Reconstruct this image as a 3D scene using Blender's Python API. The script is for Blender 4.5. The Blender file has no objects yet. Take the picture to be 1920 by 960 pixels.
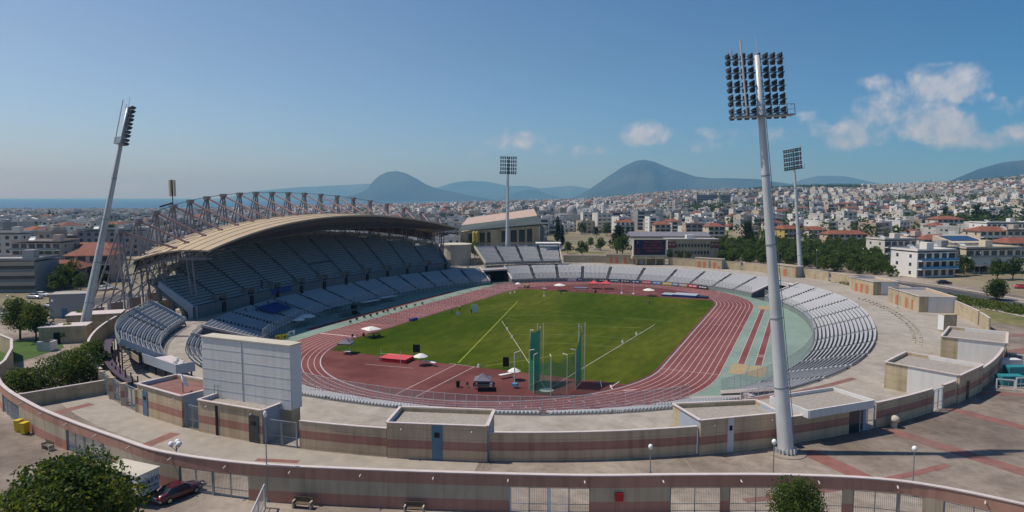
import bpy, bmesh, math, random
import numpy as np
from mathutils import Vector, Matrix, noise as mnoise
random.seed(7); rng = np.random.default_rng(7)
S = bpy.context.scene; COL = S.collection
PI = math.pi

# ------------------------------------------------------------------ camera
F, PITCH, ROLL, YAW = 1256.69, .0866, .0017, -.4168
CAM = np.array([61.997, -172.446, 33.434])
_r = np.array([math.cos(YAW), -math.sin(YAW), 0.0])
FW = np.array([math.sin(YAW)*math.cos(PITCH), math.cos(YAW)*math.cos(PITCH), -math.sin(PITCH)])
_u = np.cross(_r, FW)
R2 = _r*math.cos(ROLL)+_u*math.sin(ROLL); U2 = -_r*math.sin(ROLL)+_u*math.cos(ROLL)
cd = bpy.data.cameras.new('camera'); cam = bpy.data.objects.new('camera', cd); COL.objects.link(cam)
cd.sensor_width = 36; cd.lens = F/1920*36; cd.clip_start = .5; cd.clip_end = 90000
m = Matrix(((R2[0], U2[0], -FW[0], CAM[0]), (R2[1], U2[1], -FW[1], CAM[1]), (R2[2], U2[2], -FW[2], CAM[2]), (0, 0, 0, 1)))
cam.matrix_world = m
S.camera = cam
# survey helpers: a point of the photograph on the level z, and ground coordinates seen from the mast (lateral, depth)
def P(px, py, z=5.0):
    d = FW+R2*(px-960)/F-U2*(py-480)/F
    q = CAM+d*((z-CAM[2])/d[2]); return (float(q[0]), float(q[1]))
FH = np.array([math.sin(YAW), math.cos(YAW)]); RH = np.array([math.cos(YAW), -math.sin(YAW)])
def W(px, D):                       # ground point at bearing px and depth D
    q = CAM[:2]+FH*D+RH*((px-960)/F*D); return (float(q[0]), float(q[1]))
def LD(x, y):
    dx = np.asarray(x)-CAM[0]; dy = np.asarray(y)-CAM[1]
    D = dx*FH[0]+dy*FH[1]; r = dx*RH[0]+dy*RH[1]
    return 960+F*r/np.maximum(D, 1.0), D

# ------------------------------------------------------------------ light
SUN_EL, SUN_DIR = math.radians(58), np.array([-.9656, -.26])
ls = bpy.data.lights.new('sun', 'SUN'); ls.energy = 4.2; ls.angle = math.radians(.55); ls.color = (1, .95, .87)
so = bpy.data.objects.new('sun', ls); COL.objects.link(so); so.location = (-60, -60, 120)
sv = Vector((SUN_DIR[0]*math.cos(SUN_EL), SUN_DIR[1]*math.cos(SUN_EL), math.sin(SUN_EL)))
so.rotation_euler = sv.to_track_quat('Z', 'Y').to_euler()
wd = bpy.data.worlds.new('World'); S.world = wd; wd.use_nodes = True
nt = wd.node_tree; nt.nodes.clear(); N = nt.nodes.new; L = nt.links.new
def mth(op, a, b=None, c=None, clamp=False):
    n = N('ShaderNodeMath'); n.operation = op; n.use_clamp = clamp
    for i, v in enumerate((a, b, c)):
        if v is None: continue
        if isinstance(v, (int, float)): n.inputs[i].default_value = v
        else: L(v, n.inputs[i])
    return n.outputs[0]
sky = N('ShaderNodeTexSky'); sky.sky_type = 'NISHITA'; sky.sun_disc = False
sky.sun_elevation = SUN_EL; sky.sun_rotation = math.atan2(SUN_DIR[0], SUN_DIR[1])
sky.altitude = 60; sky.air_density = 1.15; sky.dust_density = .35; sky.ozone_density = 3.0
tc = N('ShaderNodeTexCoord'); sx = N('ShaderNodeSeparateXYZ'); L(tc.outputs['Generated'], sx.inputs[0])
az = mth('ARCTAN2', sx.outputs[0], sx.outputs[1]); el = mth('ARCSINE', sx.outputs[2])
nz = N('ShaderNodeTexNoise'); nz.inputs['Scale'].default_value = 17; nz.inputs['Detail'].default_value = 9; nz.inputs['Roughness'].default_value = .58; nz.inputs['Distortion'].default_value = .25
L(tc.outputs['Generated'], nz.inputs['Vector'])
nzc = N('ShaderNodeTexNoise'); nzc.inputs['Scale'].default_value = 55; nzc.inputs['Detail'].default_value = 8; nzc.inputs['Roughness'].default_value = .62
L(tc.outputs['Generated'], nzc.inputs['Vector'])
CLOUDS = [(955, 262, 62, 26, .8), (1070, 282, 60, 14, .55), (1212, 252, 48, 22, .85), (1300, 275, 55, 16, .5), (1420, 262, 70, 18, .35), (1500, 220, 30, 14, .6), (1570, 245, 52, 26, .7),
          (1640, 158, 34, 16, .8), (1730, 165, 62, 34, .95), (1800, 158, 44, 30, 1.1), (1835, 185, 26, 14, .9), (1752, 235, 62, 34, 1.05), (1680, 250, 40, 20, .8),
          (1885, 200, 38, 18, .8), (1905, 246, 34, 16, .8), (1700, 200, 95, 48, .72), (1860, 262, 70, 18, .6), (1340, 250, 40, 12, .5), (1470, 250, 40, 16, .5), (900, 285, 60, 10, .4), (1620, 268, 60, 16, .6), (1760, 122, 30, 5, .55), (1580, 156, 12, 5, .5)]
tot = None
for px, py, rx, ry, s in CLOUDS:
    d = FW+R2*(px-960)/F-U2*(py-480)/F; d = d/np.linalg.norm(d)
    a0, e0 = math.atan2(d[0], d[1]), math.asin(d[2])
    a = mth('MULTIPLY', mth('SUBTRACT', az, a0), F/(rx*1.25)); e = mth('MULTIPLY', mth('SUBTRACT', el, e0), F/(ry*1.3))
    q = mth('MAXIMUM', mth('SUBTRACT', 1.0, mth('ADD', mth('MULTIPLY', a, a), mth('MULTIPLY', e, e))), 0.0)
    q = mth('MULTIPLY', q, s); tot = q if tot is None else mth('MAXIMUM', tot, q)
msk = mth('SUBTRACT', mth('ADD', mth('MULTIPLY', tot, .80), mth('MULTIPLY', nz.outputs[0], 2.0)), 1.22)
msk = mth('MULTIPLY', mth('MULTIPLY', mth('ADD', msk, mth('MULTIPLY', mth('SUBTRACT', nzc.outputs[0], .5), .9)), 2.0, clamp=True), mth('MULTIPLY', tot, 1.6, clamp=True), clamp=True)
msk = mth('MULTIPLY', msk, .85)
crc = N('ShaderNodeMix'); crc.data_type = 'RGBA'; L(mth('MULTIPLY', mth('SUBTRACT', nzc.outputs[0], .36), 2.8, clamp=True), crc.inputs[0])
crc.inputs[6].default_value = (5.4, 6.6, 8.6, 1); crc.inputs[7].default_value = (9.0, 9.4, 10.4, 1)
mx = N('ShaderNodeMix'); mx.data_type = 'RGBA'; L(msk, mx.inputs[0])
dp = mth('ADD', mth('MULTIPLY', sx.outputs[0], float(RH[0])), mth('MULTIPLY', sx.outputs[1], float(RH[1]))); lr = mth('ADD', mth('MULTIPLY', dp, .8), .5, clamp=True)
tn = N('ShaderNodeMix'); tn.data_type = 'RGBA'; L(lr, tn.inputs[0]); tn.inputs[6].default_value = (1.26, 1.24, 1.38, 1); tn.inputs[7].default_value = (.28, .66, 1.06, 1)
tm = N('ShaderNodeMix'); tm.data_type = 'RGBA'; tm.blend_type = 'MULTIPLY'; tm.inputs[0].default_value = 1; hz_ = mth('SUBTRACT', 1.0, mth('MULTIPLY', el, 5.0), clamp=True); hm = N('ShaderNodeMix'); hm.data_type = 'RGBA'; hm.blend_type = 'MULTIPLY'; L(hz_, hm.inputs[0]); L(sky.outputs[0], hm.inputs[6]); hm.inputs[7].default_value = (.86, 1.08, 1.40, 1); L(hm.outputs[2], tm.inputs[6]); L(tn.outputs[2], tm.inputs[7]); L(tm.outputs[2], mx.inputs[6])
L(crc.outputs[2], mx.inputs[7])
bg = N('ShaderNodeBackground'); bg.inputs[1].default_value = .075; L(mx.outputs[2], bg.inputs[0])
wo = N('ShaderNodeOutputWorld'); L(bg.outputs[0], wo.inputs[0])
S.view_settings.view_transform = 'Standard'; S.view_settings.look = 'None'; S.view_settings.exposure = -.06; S.view_settings.gamma = 1
S.render.engine = 'CYCLES'
S.cycles.use_denoising = True; S.cycles.max_bounces = 5; S.cycles.diffuse_bounces = 2; S.cycles.glossy_bounces = 2
S.cycles.transparent_max_bounces = 12; S.cycles.volume_bounces = 0; S.cycles.use_adaptive_sampling = True

# ------------------------------------------------------------------ materials
def mat(name, col, rough=.8, amt=.12, scale=.35, col2=None, big=None, bigamt=.0, metal=0.0, spec=.3, coord='pos', bands=None, joints=None, stretch=None, streak=0.0):
    m = bpy.data.materials.new(name); m.use_nodes = True; t = m.node_tree; b = t.nodes['Principled BSDF']
    n, l = t.nodes.new, t.links.new
    b.inputs['Roughness'].default_value = rough; b.inputs['Metallic'].default_value = metal; b.inputs['Specular IOR Level'].default_value = spec
    g = n('ShaderNodeNewGeometry'); vec = g.outputs['Position']
    if coord == 'obj': tcn = n('ShaderNodeTexCoord'); vec = tcn.outputs['Object']
    if stretch:
        mp = n('ShaderNodeMapping'); mp.inputs['Scale'].default_value = stretch; l(vec, mp.inputs[0]); vec = mp.outputs[0]
    def rgb(c): return (c[0], c[1], c[2], 1)
    def noise(s, det=4):
        q = n('ShaderNodeTexNoise'); q.inputs['Scale'].default_value = s; q.inputs['Detail'].default_value = det; l(vec, q.inputs['Vector']); return q.outputs[0]
    def remap(o, lo, hi):
        q = n('ShaderNodeMapRange'); q.inputs[1].default_value = lo; q.inputs[2].default_value = hi; l(o, q.inputs[0]); return q.outputs[0]
    def mix(f, a, bb, mode='MIX'):
        q = n('ShaderNodeMix'); q.data_type = 'RGBA'; q.blend_type = mode
        for i, v in ((0, f), (6, a), (7, bb)):
            if isinstance(v, (tuple, list)): q.inputs[i].default_value = rgb(v)
            elif isinstance(v, float): q.inputs[i].default_value = v
            else: l(v, q.inputs[i])
        return q.outputs[2]
    base = tuple(col)
    if bands:       # painted horizontal stripes: list of (z, colour) from the bottom up
        sp = n('ShaderNodeSeparateXYZ'); l(g.outputs['Position'], sp.inputs[0]); cur = tuple(bands[0][1])
        for z, c in bands[1:]:
            q = n('ShaderNodeMath'); q.operation = 'GREATER_THAN'; q.inputs[1].default_value = z; l(sp.outputs[2], q.inputs[0])
            cur = mix(q.outputs[0], cur, tuple(c))
        base = cur
    if col2: base = mix(remap(noise(big or .05, 5), .40, .62), base, tuple(col2))
    f = remap(noise(scale), .3, .7)
    out = mix(f, mix(1.0, base, (1-amt,)*3, 'MULTIPLY'), mix(1.0, base, (1+amt,)*3, 'MULTIPLY'))
    if bigamt: out = mix(remap(noise(big or .06, 5), .35, .65), mix(1.0, out, (1-bigamt,)*3, 'MULTIPLY'), out)
    if streak:      # rain streaks and grime running down the wall
        for sc_, lo, hi, k_ in ((Vector((1.6, 1.6, .10)), .48, .70, streak), (Vector((5.5, 5.5, .25)), .55, .72, streak*.7), (Vector((.35, .35, .35)), .50, .68, streak*.8)):
            mp2 = n('ShaderNodeMapping'); mp2.inputs['Scale'].default_value = sc_; l(g.outputs['Position'], mp2.inputs[0]); q = n('ShaderNodeTexNoise'); q.inputs['Scale'].default_value = 1.0; q.inputs['Detail'].default_value = 5; l(mp2.outputs[0], q.inputs['Vector'])
            out = mix(remap(q.outputs[0], lo, hi), out, mix(1.0, out, (1-k_, 1-k_*1.05, 1-k_*1.15), 'MULTIPLY'))
    if joints:      # faint grooves every `joints` metres of height
        sp = n('ShaderNodeSeparateXYZ'); l(g.outputs['Position'], sp.inputs[0])
        q = n('ShaderNodeMath'); q.operation = 'FRACT'; d2 = n('ShaderNodeMath'); d2.operation = 'DIVIDE'; d2.inputs[1].default_value = joints; l(sp.outputs[2], d2.inputs[0]); l(d2.outputs[0], q.inputs[0])
        q2 = n('ShaderNodeMath'); q2.operation = 'LESS_THAN'; q2.inputs[1].default_value = .05; l(q.outputs[0], q2.inputs[0])
        out = mix(q2.outputs[0], out, mix(1.0, out, (.72,)*3, 'MULTIPLY'))
    l(out, b.inputs['Base Color']); return m
CREAM, PINK = (.60, .46, .31), (.45, .23, .175)
M = {}
def mk(k, *a, **kw): M[k] = mat(k, *a, **kw)
mk('ground', (.25, .205, .135), .95, .2, .05, (.15, .145, .08), .012)
mk('concourse', (.45, .40, .34), .9, .12, .5, (.34, .295, .245), .09, .16, streak=.14)
mk('plaza', (.225, .178, .142), .92, .16, .6, (.36, .30, .245), .055, .24, streak=.18)
mk('lightplaza', (.40, .35, .29), .92, .12, .6, (.31, .27, .22), .10, .15)
mk('redpave', (.27, .12, .10), .9, .16, .9, (.21, .12, .10), .15, .1)
mk('track', (.185, .052, .048), .85, .12, .8, (.215, .072, .066), .06, .12)
mk('dzone', (.135, .036, .031), .88, .14, .5, (.17, .055, .047), .09, .16)
mk('apron', (.20, .275, .225), .85, .08, .6, (.225, .30, .25), .06, .10)
mk('white', (.72, .72, .70), .6, .04, 1)
mk('line', (.62, .50, .48), .7, .06, 1)
mk('yline', (.30, .33, .04), .7, .15, 1)
mk('gline', (.26, .33, .17), .8, .2, 2)
mk('grass', (.046, .080, .004), .95, .22, .5, (.080, .096, .010), .045, .22, spec=.05, stretch=(1, .35, 1))
mk('drygrass', (.23, .19, .09), .95, .2, .4, (.12, .13, .04), .08)
mk('lawn', (.06, .11, .02), .95, .2, .5)
mk('sand', (.36, .27, .15), .95, .10, 1)
mk('terrace', (.17, .175, .185), .85, .12, .8, None, .1, .12)
mk('seat', (.43, .435, .45), .45, .06, 3, spec=.4)
mk('seatdark', (.16, .21, .27), .5, .1, 3)
mk('aisle', (.10, .10, .11), .9, .1, 1)
mk('steel', (.26, .29, .31), .45, .12, .8, metal=.35)
mk('galv', (.56, .57, .57), .42, .10, .25, metal=.15, streak=.10)
mk('pinksteel', (.34, .215, .205), .5, .12, .6, metal=.1)
mk('truss', (.25, .235, .255), .5, .12, .6, metal=.2)
mk('roof', (.50, .375, .235), .6, .07, .3, None, .08, .08)
mk('roofline', (.62, .50, .36), .6, .05, 1)
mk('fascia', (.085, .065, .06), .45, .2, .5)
mk('wallband', CREAM, .9, .07, .7, None, .15, .10, bands=[(0, CREAM), (6.15, PINK), (7.12, CREAM)], joints=1.05, streak=.20)
mk('outerband', CREAM, .9, .07, .7, None, .12, .12, bands=[(0, PINK), (6.12, (.48, .40, .29)), (7.42, (.45, .25, .185))], streak=.18)
mk('cream', (.50, .41, .27), .9, .07, .6, None, .15, .10, joints=1.05, streak=.22)
mk('ivory', (.56, .50, .40), .85, .06, .6, None, .15, .08)
mk('greypaint', (.36, .40, .46), .8, .05, .6, None, .12, .06)
mk('coping', (.58, .50, .47), .85, .08, 1)
mk('gravel', (.33, .29, .25), .95, .18, 3)
mk('bluedoor', (.10, .20, .28), .6, .12, .8)
mk('orange', (.50, .17, .09), .7, .1, 1)
mk('red', (.42, .02, .025), .5, .08, 1)
mk('redtent', (.60, .08, .09), .6, .08, 1)
mk('yellow', (.62, .44, .03), .5, .08, 1)
mk('teal', (.03, .22, .24), .5, .1, 1)
mk('blue', (.025, .06, .22), .6, .1, 1)
mk('lightblue', (.09, .28, .50), .6, .1, 1)
mk('navy', (.012, .018, .045), .5, .1, 1)
mk('lampbody', (.055, .06, .07), .5, .3, 2)
mk('black', (.012, .012, .014), .6, .1, 1)
mk('darkglass', (.025, .035, .045), .15, .2, .3, spec=.6)
mk('canvas', (.74, .71, .66), .8, .05, 1)
mk('greycanvas', (.16, .15, .18), .8, .1, 1)
mk('panel', (.70, .69, .67), .55, .05, .35, None, .1, .08, streak=.10)
mk('panelgap', (.54, .54, .54), .6, .05, 1)
mk('wood', (.12, .09, .06), .8, .2, 3)
mk('globe', (.80, .80, .78), .3, .03, 1)
mk('carpaint', (.075, .008, .018), .22, .05, 1, spec=.8)
mk('tyre', (.02, .02, .02), .8, .1, 1)
mk('chrome', (.45, .45, .46), .25, .05, 1, metal=.8)
mk('asphalt', (.075, .075, .078), .9, .15, .3, None, .05, .12)
mk('kerb', (.40, .36, .30), .9, .1, 1)
mk('bark', (.10, .075, .05), .95, .2, 3)
mk('leafA', (.070, .10, .020), .7, .35, .9); mk('leafB', (.045, .075, .018), .75, .35, .5); mk('leafC', (.14, .15, .025), .7, .35, .9); mk('leafD', (.018, .032, .016), .85, .3, .3)
mk('mount', (.012, .030, .022), .95, .4, .0011, (.045, .05, .04), .0006, .25)
mk('cyp', (.014, .026, .013), .85, .3, .5)
for i, c in enumerate([(.60, .56, .50), (.50, .42, .32), (.72, .69, .64), (.43, .36, .29), (.49, .37, .30), (.33, .325, .32), (.56, .48, .35), (.30, .235, .20)]): mk('bw%d' % i, c, .88, .08, .2)
mk('tile', (.23, .088, .058), .85, .2, .4); mk('tile2', (.19, .085, .06), .85, .2, .4); mk('flatroof', (.36, .34, .32), .9, .15, .2); mk('win', (.045, .055, .07), .25, .3, .2, spec=.6); mk('awn', (.55, .52, .44), .8, .08, .5)
mk('solar', (.03, .05, .10), .2, .1, .5, spec=.7)
mk('purple', (.075, .055, .075), .7, .1, 1)
mk('skin', (.40, .23, .16), .6, .05, 3)
mk('hair', (.03, .02, .015), .7, .1, 3)
# see-through net of the throwing cage, screens with glowing writing, sea
for k_ in ('leafA', 'leafB', 'leafC', 'leafD', 'cyp'):
    t_ = M[k_].node_tree; b_ = t_.nodes['Principled BSDF']; tr_ = t_.nodes.new('ShaderNodeBsdfTranslucent'); mx_ = t_.nodes.new('ShaderNodeMixShader'); mx_.inputs[0].default_value = .38
    src = b_.inputs['Base Color'].links[0].from_socket; br_ = t_.nodes.new('ShaderNodeMix'); br_.data_type = 'RGBA'; br_.blend_type = 'MULTIPLY'; br_.inputs[0].default_value = 1; t_.links.new(src, br_.inputs[6]); br_.inputs[7].default_value = (1.7, 1.8, .9, 1)
    t_.links.new(br_.outputs[2], tr_.inputs[0]); t_.links.new(b_.outputs[0], mx_.inputs[1]); t_.links.new(tr_.outputs[0], mx_.inputs[2]); t_.links.new(mx_.outputs[0], t_.nodes['Material Output'].inputs[0])
def net(name, col, f):
    m = bpy.data.materials.new(name); m.use_nodes = True; t = m.node_tree; b = t.nodes['Principled BSDF']; b.inputs['Base Color'].default_value = (*col, 1); b.inputs['Roughness'].default_value = .8
    tr = t.nodes.new('ShaderNodeBsdfTransparent'); mx = t.nodes.new('ShaderNodeMixShader'); mx.inputs[0].default_value = f
    w = t.nodes.new('ShaderNodeTexNoise'); w.inputs['Scale'].default_value = .8; g = t.nodes.new('ShaderNodeNewGeometry'); t.links.new(g.outputs['Position'], w.inputs['Vector'])
    r = t.nodes.new('ShaderNodeMapRange'); r.inputs[3].default_value = f-.1; r.inputs[4].default_value = f+.12; t.links.new(w.outputs[0], r.inputs[0]); t.links.new(r.outputs[0], mx.inputs[0])
    t.links.new(tr.outputs[0], mx.inputs[1]); t.links.new(b.outputs[0], mx.inputs[2]); t.links.new(mx.outputs[0], t.nodes['Material Output'].inputs[0]); M[name] = m
net('net', (.006, .24, .14), .42); net('netdense', (.006, .30, .19), .9); net('mesh', (.30, .33, .34), .28)
def emis(name, col, st):
    m = bpy.data.materials.new(name); m.use_nodes = True; b = m.node_tree.nodes['Principled BSDF']; b.inputs['Base Color'].default_value = (*col, 1)
    b.inputs['Emission Color'].default_value = (*col, 1); b.inputs['Emission Strength'].default_value = st; M[name] = m
emis('led', (.30, .045, .02), .10); emis('ledwhite', (.4, .5, .6), .3)
m = bpy.data.materials.new('sea'); m.use_nodes = True; b = m.node_tree.nodes['Principled BSDF']; b.inputs['Base Color'].default_value = (.004, .065, .15, 1); b.inputs['Roughness'].default_value = .35; b.inputs['Specular IOR Level'].default_value = .35; M['sea'] = m
n_ = m.node_tree.nodes.new('ShaderNodeTexNoise'); n_.inputs['Scale'].default_value = .01; g_ = m.node_tree.nodes.new('ShaderNodeNewGeometry'); bp_ = m.node_tree.nodes.new('ShaderNodeBump'); bp_.inputs['Strength'].default_value = .3; bp_.inputs['Distance'].default_value = 20
m.node_tree.links.new(g_.outputs['Position'], n_.inputs['Vector']); m.node_tree.links.new(n_.outputs[0], bp_.inputs['Height']); m.node_tree.links.new(bp_.outputs[0], b.inputs['Normal'])

# ------------------------------------------------------------------ mesh helpers
def wloc(o):
    v = Vector((0, 0, 0))
    while o is not None: v += o.location; o = o.parent
    return v
class MB:
    def __init__(s): s.v = []; s.f = []; s.mi = []; s.cur = 0
    def add(s, vs, fs):
        o = len(s.v); s.v.extend([tuple(map(float, v)) for v in vs]); s.f.extend([tuple(i+o for i in f) for f in fs]); s.mi.extend([s.cur]*len(fs)); return s
    def box(s, c, d, rz=0.0, taper=1.0):
        cx, cy, cz = c; hx, hy, hz = d[0]/2, d[1]/2, d[2]/2; ca, sa = math.cos(rz), math.sin(rz); vs = []
        for z, k in ((-hz, 1), (hz, taper)):
            for x, y in ((-hx, -hy), (hx, -hy), (hx, hy), (-hx, hy)): x *= k; y *= k; vs.append((cx+x*ca-y*sa, cy+x*sa+y*ca, cz+z))
        return s.add(vs, [(3, 2, 1, 0), (4, 5, 6, 7), (0, 1, 5, 4), (1, 2, 6, 5), (2, 3, 7, 6), (3, 0, 4, 7)])
    def prism(s, poly, z0, z1):
        n = len(poly); a = sum(poly[i][0]*poly[(i+1) % n][1]-poly[(i+1) % n][0]*poly[i][1] for i in range(n))
        if a < 0: poly = poly[::-1]
        zs0 = z0 if hasattr(z0, '__len__') else [z0]*n; zs1 = z1 if hasattr(z1, '__len__') else [z1]*n
        return s.add([(p[0], p[1], z) for p, z in zip(poly, zs0)]+[(p[0], p[1], z) for p, z in zip(poly, zs1)], [tuple(range(n-1, -1, -1)), tuple(range(n, 2*n))]+[(i, (i+1) % n, n+(i+1) % n, n+i) for i in range(n)])
    def tube(s, p, q, r, r2=None, n=6, cap=True):
        p, q = Vector(p), Vector(q); d = (q-p).normalized(); a = Vector((0, 0, 1)) if abs(d.z) < .9 else Vector((1, 0, 0)); x = d.cross(a).normalized(); y = d.cross(x); r2 = r if r2 is None else r2; vs = []
        for c, k in ((p, r), (q, r2)):
            for i in range(n): t = 2*PI*i/n; vs.append(c+x*math.cos(t)*k+y*math.sin(t)*k)
        fs = [(i, n+i, n+(i+1) % n, (i+1) % n) for i in range(n)]
        if cap: fs += [tuple(range(n)), tuple(range(2*n-1, n-1, -1))]
        return s.add(vs, fs)
    def beam(s, p, q, w, h):
        p, q = Vector(p), Vector(q); d = (q-p); dh = Vector((d.x, d.y, 0)); x = Vector((-d.y, d.x, 0)).normalized() if dh.length > 1e-6 else Vector((1, 0, 0)); y = d.cross(x).normalized(); vs = []
        for c in (p, q):
            for i, j in ((-1, -1), (1, -1), (1, 1), (-1, 1)): vs.append(c+x*i*w/2+y*j*h/2)
        return s.add(vs, [(0, 1, 2, 3), (7, 6, 5, 4), (0, 4, 5, 1), (1, 5, 6, 2), (2, 6, 7, 3), (3, 7, 4, 0)])
    def lathe(s, c, prof, n=16):
        vs = []; fs = []
        for r, z in prof:
            for i in range(n): t = 2*PI*i/n; vs.append((c[0]+r*math.cos(t), c[1]+r*math.sin(t), c[2]+z))
        for k in range(len(prof)-1):
            for i in range(n): fs.append((k*n+i, k*n+(i+1) % n, (k+1)*n+(i+1) % n, (k+1)*n+i))
        fs.append(tuple(range(n-1, -1, -1))); fs.append(tuple(range((len(prof)-1)*n, len(prof)*n))); return s.add(vs, fs)
    def grid(s, rows, close=False):
        nr, nc = len(rows), len(rows[0]); fs = []
        for i in range(nr-1):
            for j in range(nc if close else nc-1): fs.append((i*nc+j, i*nc+(j+1) % nc, (i+1)*nc+(j+1) % nc, (i+1)*nc+j))
        return s.add([p for r in rows for p in r], fs)
    def strip(s, path, w, z, close=False):     # flat ribbon lying on level z
        n = len(path); l, r = [], []
        for i in range(n):
            a = path[(i-1) % n] if (close or i > 0) else path[i]; b = path[(i+1) % n] if (close or i < n-1) else path[i]
            dx, dy = b[0]-a[0], b[1]-a[1]; k = math.hypot(dx, dy) or 1; nx, ny = -dy/k*w/2, dx/k*w/2
            l.append((path[i][0]+nx, path[i][1]+ny, z)); r.append((path[i][0]-nx, path[i][1]-ny, z))
        if close: l.append(l[0]); r.append(r[0])
        return s.grid([r, l])
    def build(s, name, mats, parent=None, smooth=False, bevel=0):
        me = bpy.data.meshes.new(name); o = wloc(parent) if parent is not None else Vector((0, 0, 0))
        me.from_pydata([(v[0]-o.x, v[1]-o.y, v[2]-o.z) for v in s.v], [], s.f)
        if not isinstance(mats, (list, tuple)): mats = [mats]
        for k in mats: me.materials.append(M[k])
        if len(mats) > 1: me.polygons.foreach_set('material_index', s.mi)
        if smooth: me.polygons.foreach_set('use_smooth', [True]*len(s.f))
        me.update(); ob = bpy.data.objects.new(name, me); COL.objects.link(ob)
        if parent is not None: ob.parent = parent
        if bevel: bm_ = ob.modifiers.new('bevel', 'BEVEL'); bm_.width = bevel; bm_.segments = 2
        return ob
def tag(o, label=None, cat=None, group=None, kind=None):
    if label: o['label'] = label
    if cat: o['category'] = cat
    if group: o['group'] = group
    if kind: o['kind'] = kind
    return o
def T(name, label, cat, loc=(0, 0, 0), group=None):
    o = bpy.data.objects.new(name, None); COL.objects.link(o); o.location = loc; o.empty_display_size = .2
    return tag(o, label, cat, group)
def struct(name, mb, mt): return tag(mb.build(name, mt), kind='structure')
def copy_tree(o, parent=None):
    kids = list(o.children)
    c = o.copy(); COL.objects.link(c)
    if parent is not None: c.parent = parent
    for k in kids: copy_tree(k, c)
    return c
def npmesh(name, V, faces, mats, mi=None, parent=None):     # faces: (n,4) array
    V = np.asarray(V, dtype=np.float64).copy(); o = wloc(parent) if parent is not None else Vector((0, 0, 0)); V -= np.array([o.x, o.y, o.z])
    me = bpy.data.meshes.new(name); nf = len(faces); k = faces.shape[1]
    me.vertices.add(len(V)); me.vertices.foreach_set('co', V.astype(np.float32).ravel()); me.loops.add(nf*k); me.loops.foreach_set('vertex_index', faces.astype(np.int32).ravel())
    me.polygons.add(nf); me.polygons.foreach_set('loop_start', np.arange(0, nf*k, k, dtype=np.int32)); me.polygons.foreach_set('loop_total', np.full(nf, k, dtype=np.int32))
    if not isinstance(mats, (list, tuple)): mats = [mats]
    for q in mats: me.materials.append(M[q])
    if mi is not None: me.polygons.foreach_set('material_index', np.asarray(mi, dtype=np.int32))
    me.update(calc_edges=True); me.validate(); ob = bpy.data.objects.new(name, me); COL.objects.link(ob)
    if parent is not None: ob.parent = parent
    return ob

# ================================================================== THE SETTING
G0 = 5.0                                  # street level; the arena floor is level 0
NEXP = 2.25
def se(a, b, th, n=NEXP):
    c, s = math.cos(th), math.sin(th); return (a*math.copysign(abs(c)**(2/n), c), b*math.copysign(abs(s)**(2/n), s))
def bowl(r, th):                          # r 0 = inner edge, 1 = top edge of the lower stands
    a = 64+12.3*r
    if math.cos(th) < 0: a = 64+11.3*r
    return se(a, 86+12.6*r, th)
def ring(th, k=1.0): return (98*k*math.cos(th), 115*k*math.sin(th))
D2R = math.radians
# terrain heights beyond the stadium
SKX = np.array([-400, 0, 300, 500, 640, 800, 960, 1080, 1120, 1200, 1280, 1340, 1430, 1560, 1640, 1700, 1800, 1920, 2200])
SKY = np.array([400, 400, 399, 395, 391, 388, 384, 381, 378, 371, 364, 361, 355, 352, 352, 347, 341, 331, 322])
def terr(x, y):
    px, D = LD(x, y); zr = 33.4-(np.interp(px, SKX, SKY)-371)*2600/1257
    t = np.clip((D-380)/2220, 0, 1); z = 5+(zr-5)*t**1.15
    z = z+np.sin(np.asarray(x)*.006+1)*np.sin(np.asarray(y)*.005)*7*np.clip((D-600)/800, 0, 1)*np.clip((px-900)/500, 0, 1)
    t2 = np.clip((D-2750)/700, 0, 1); z = z*(1-t2)+(-32.5)*t2
    return np.where(D < 380, 5.0, z)
NA = 288
ang = [2*PI*i/NA for i in range(NA)]
def rings(ks): return ks
# concourse between the bowl and the inner ring wall, and the slab of the arena
rows = [[(*bowl(1.0, t), G0) for t in ang], [(*ring(t, .93), G0) for t in ang], [(*ring(t, 1.0), G0) for t in ang]]
mb = MB(); mb.grid(rows, close=True); struct('concourse', mb, 'concourse')
mb = MB(); outer_k = [1.0, 1.06, 1.12, 1.2, 1.35]
mb.grid([[(*ring(t, k), G0-.004) for t in ang] for k in outer_k], close=True); struct('plaza', mb, 'plaza')
ks = [1.34]; step = .12
while ks[-1] < 120: ks.append(ks[-1]*1.055)
rowsg = []
for k in ks:
    xy = np.array([ring(t, k) for t in ang]); z = terr(xy[:, 0], xy[:, 1]); rowsg.append([(a[0], a[1], b-.01) for a, b in zip(xy, z)])
mb = MB(); mb.grid(rowsg, close=True); struct('ground', mb, 'ground')
mb = MB(); mb.add([(-30500, -17500, -30), (22500, -17500, -30), (22500, 35500, -30), (-30500, 35500, -30)], [(0, 1, 2, 3)]); struct('sea', mb, 'sea')
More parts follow.
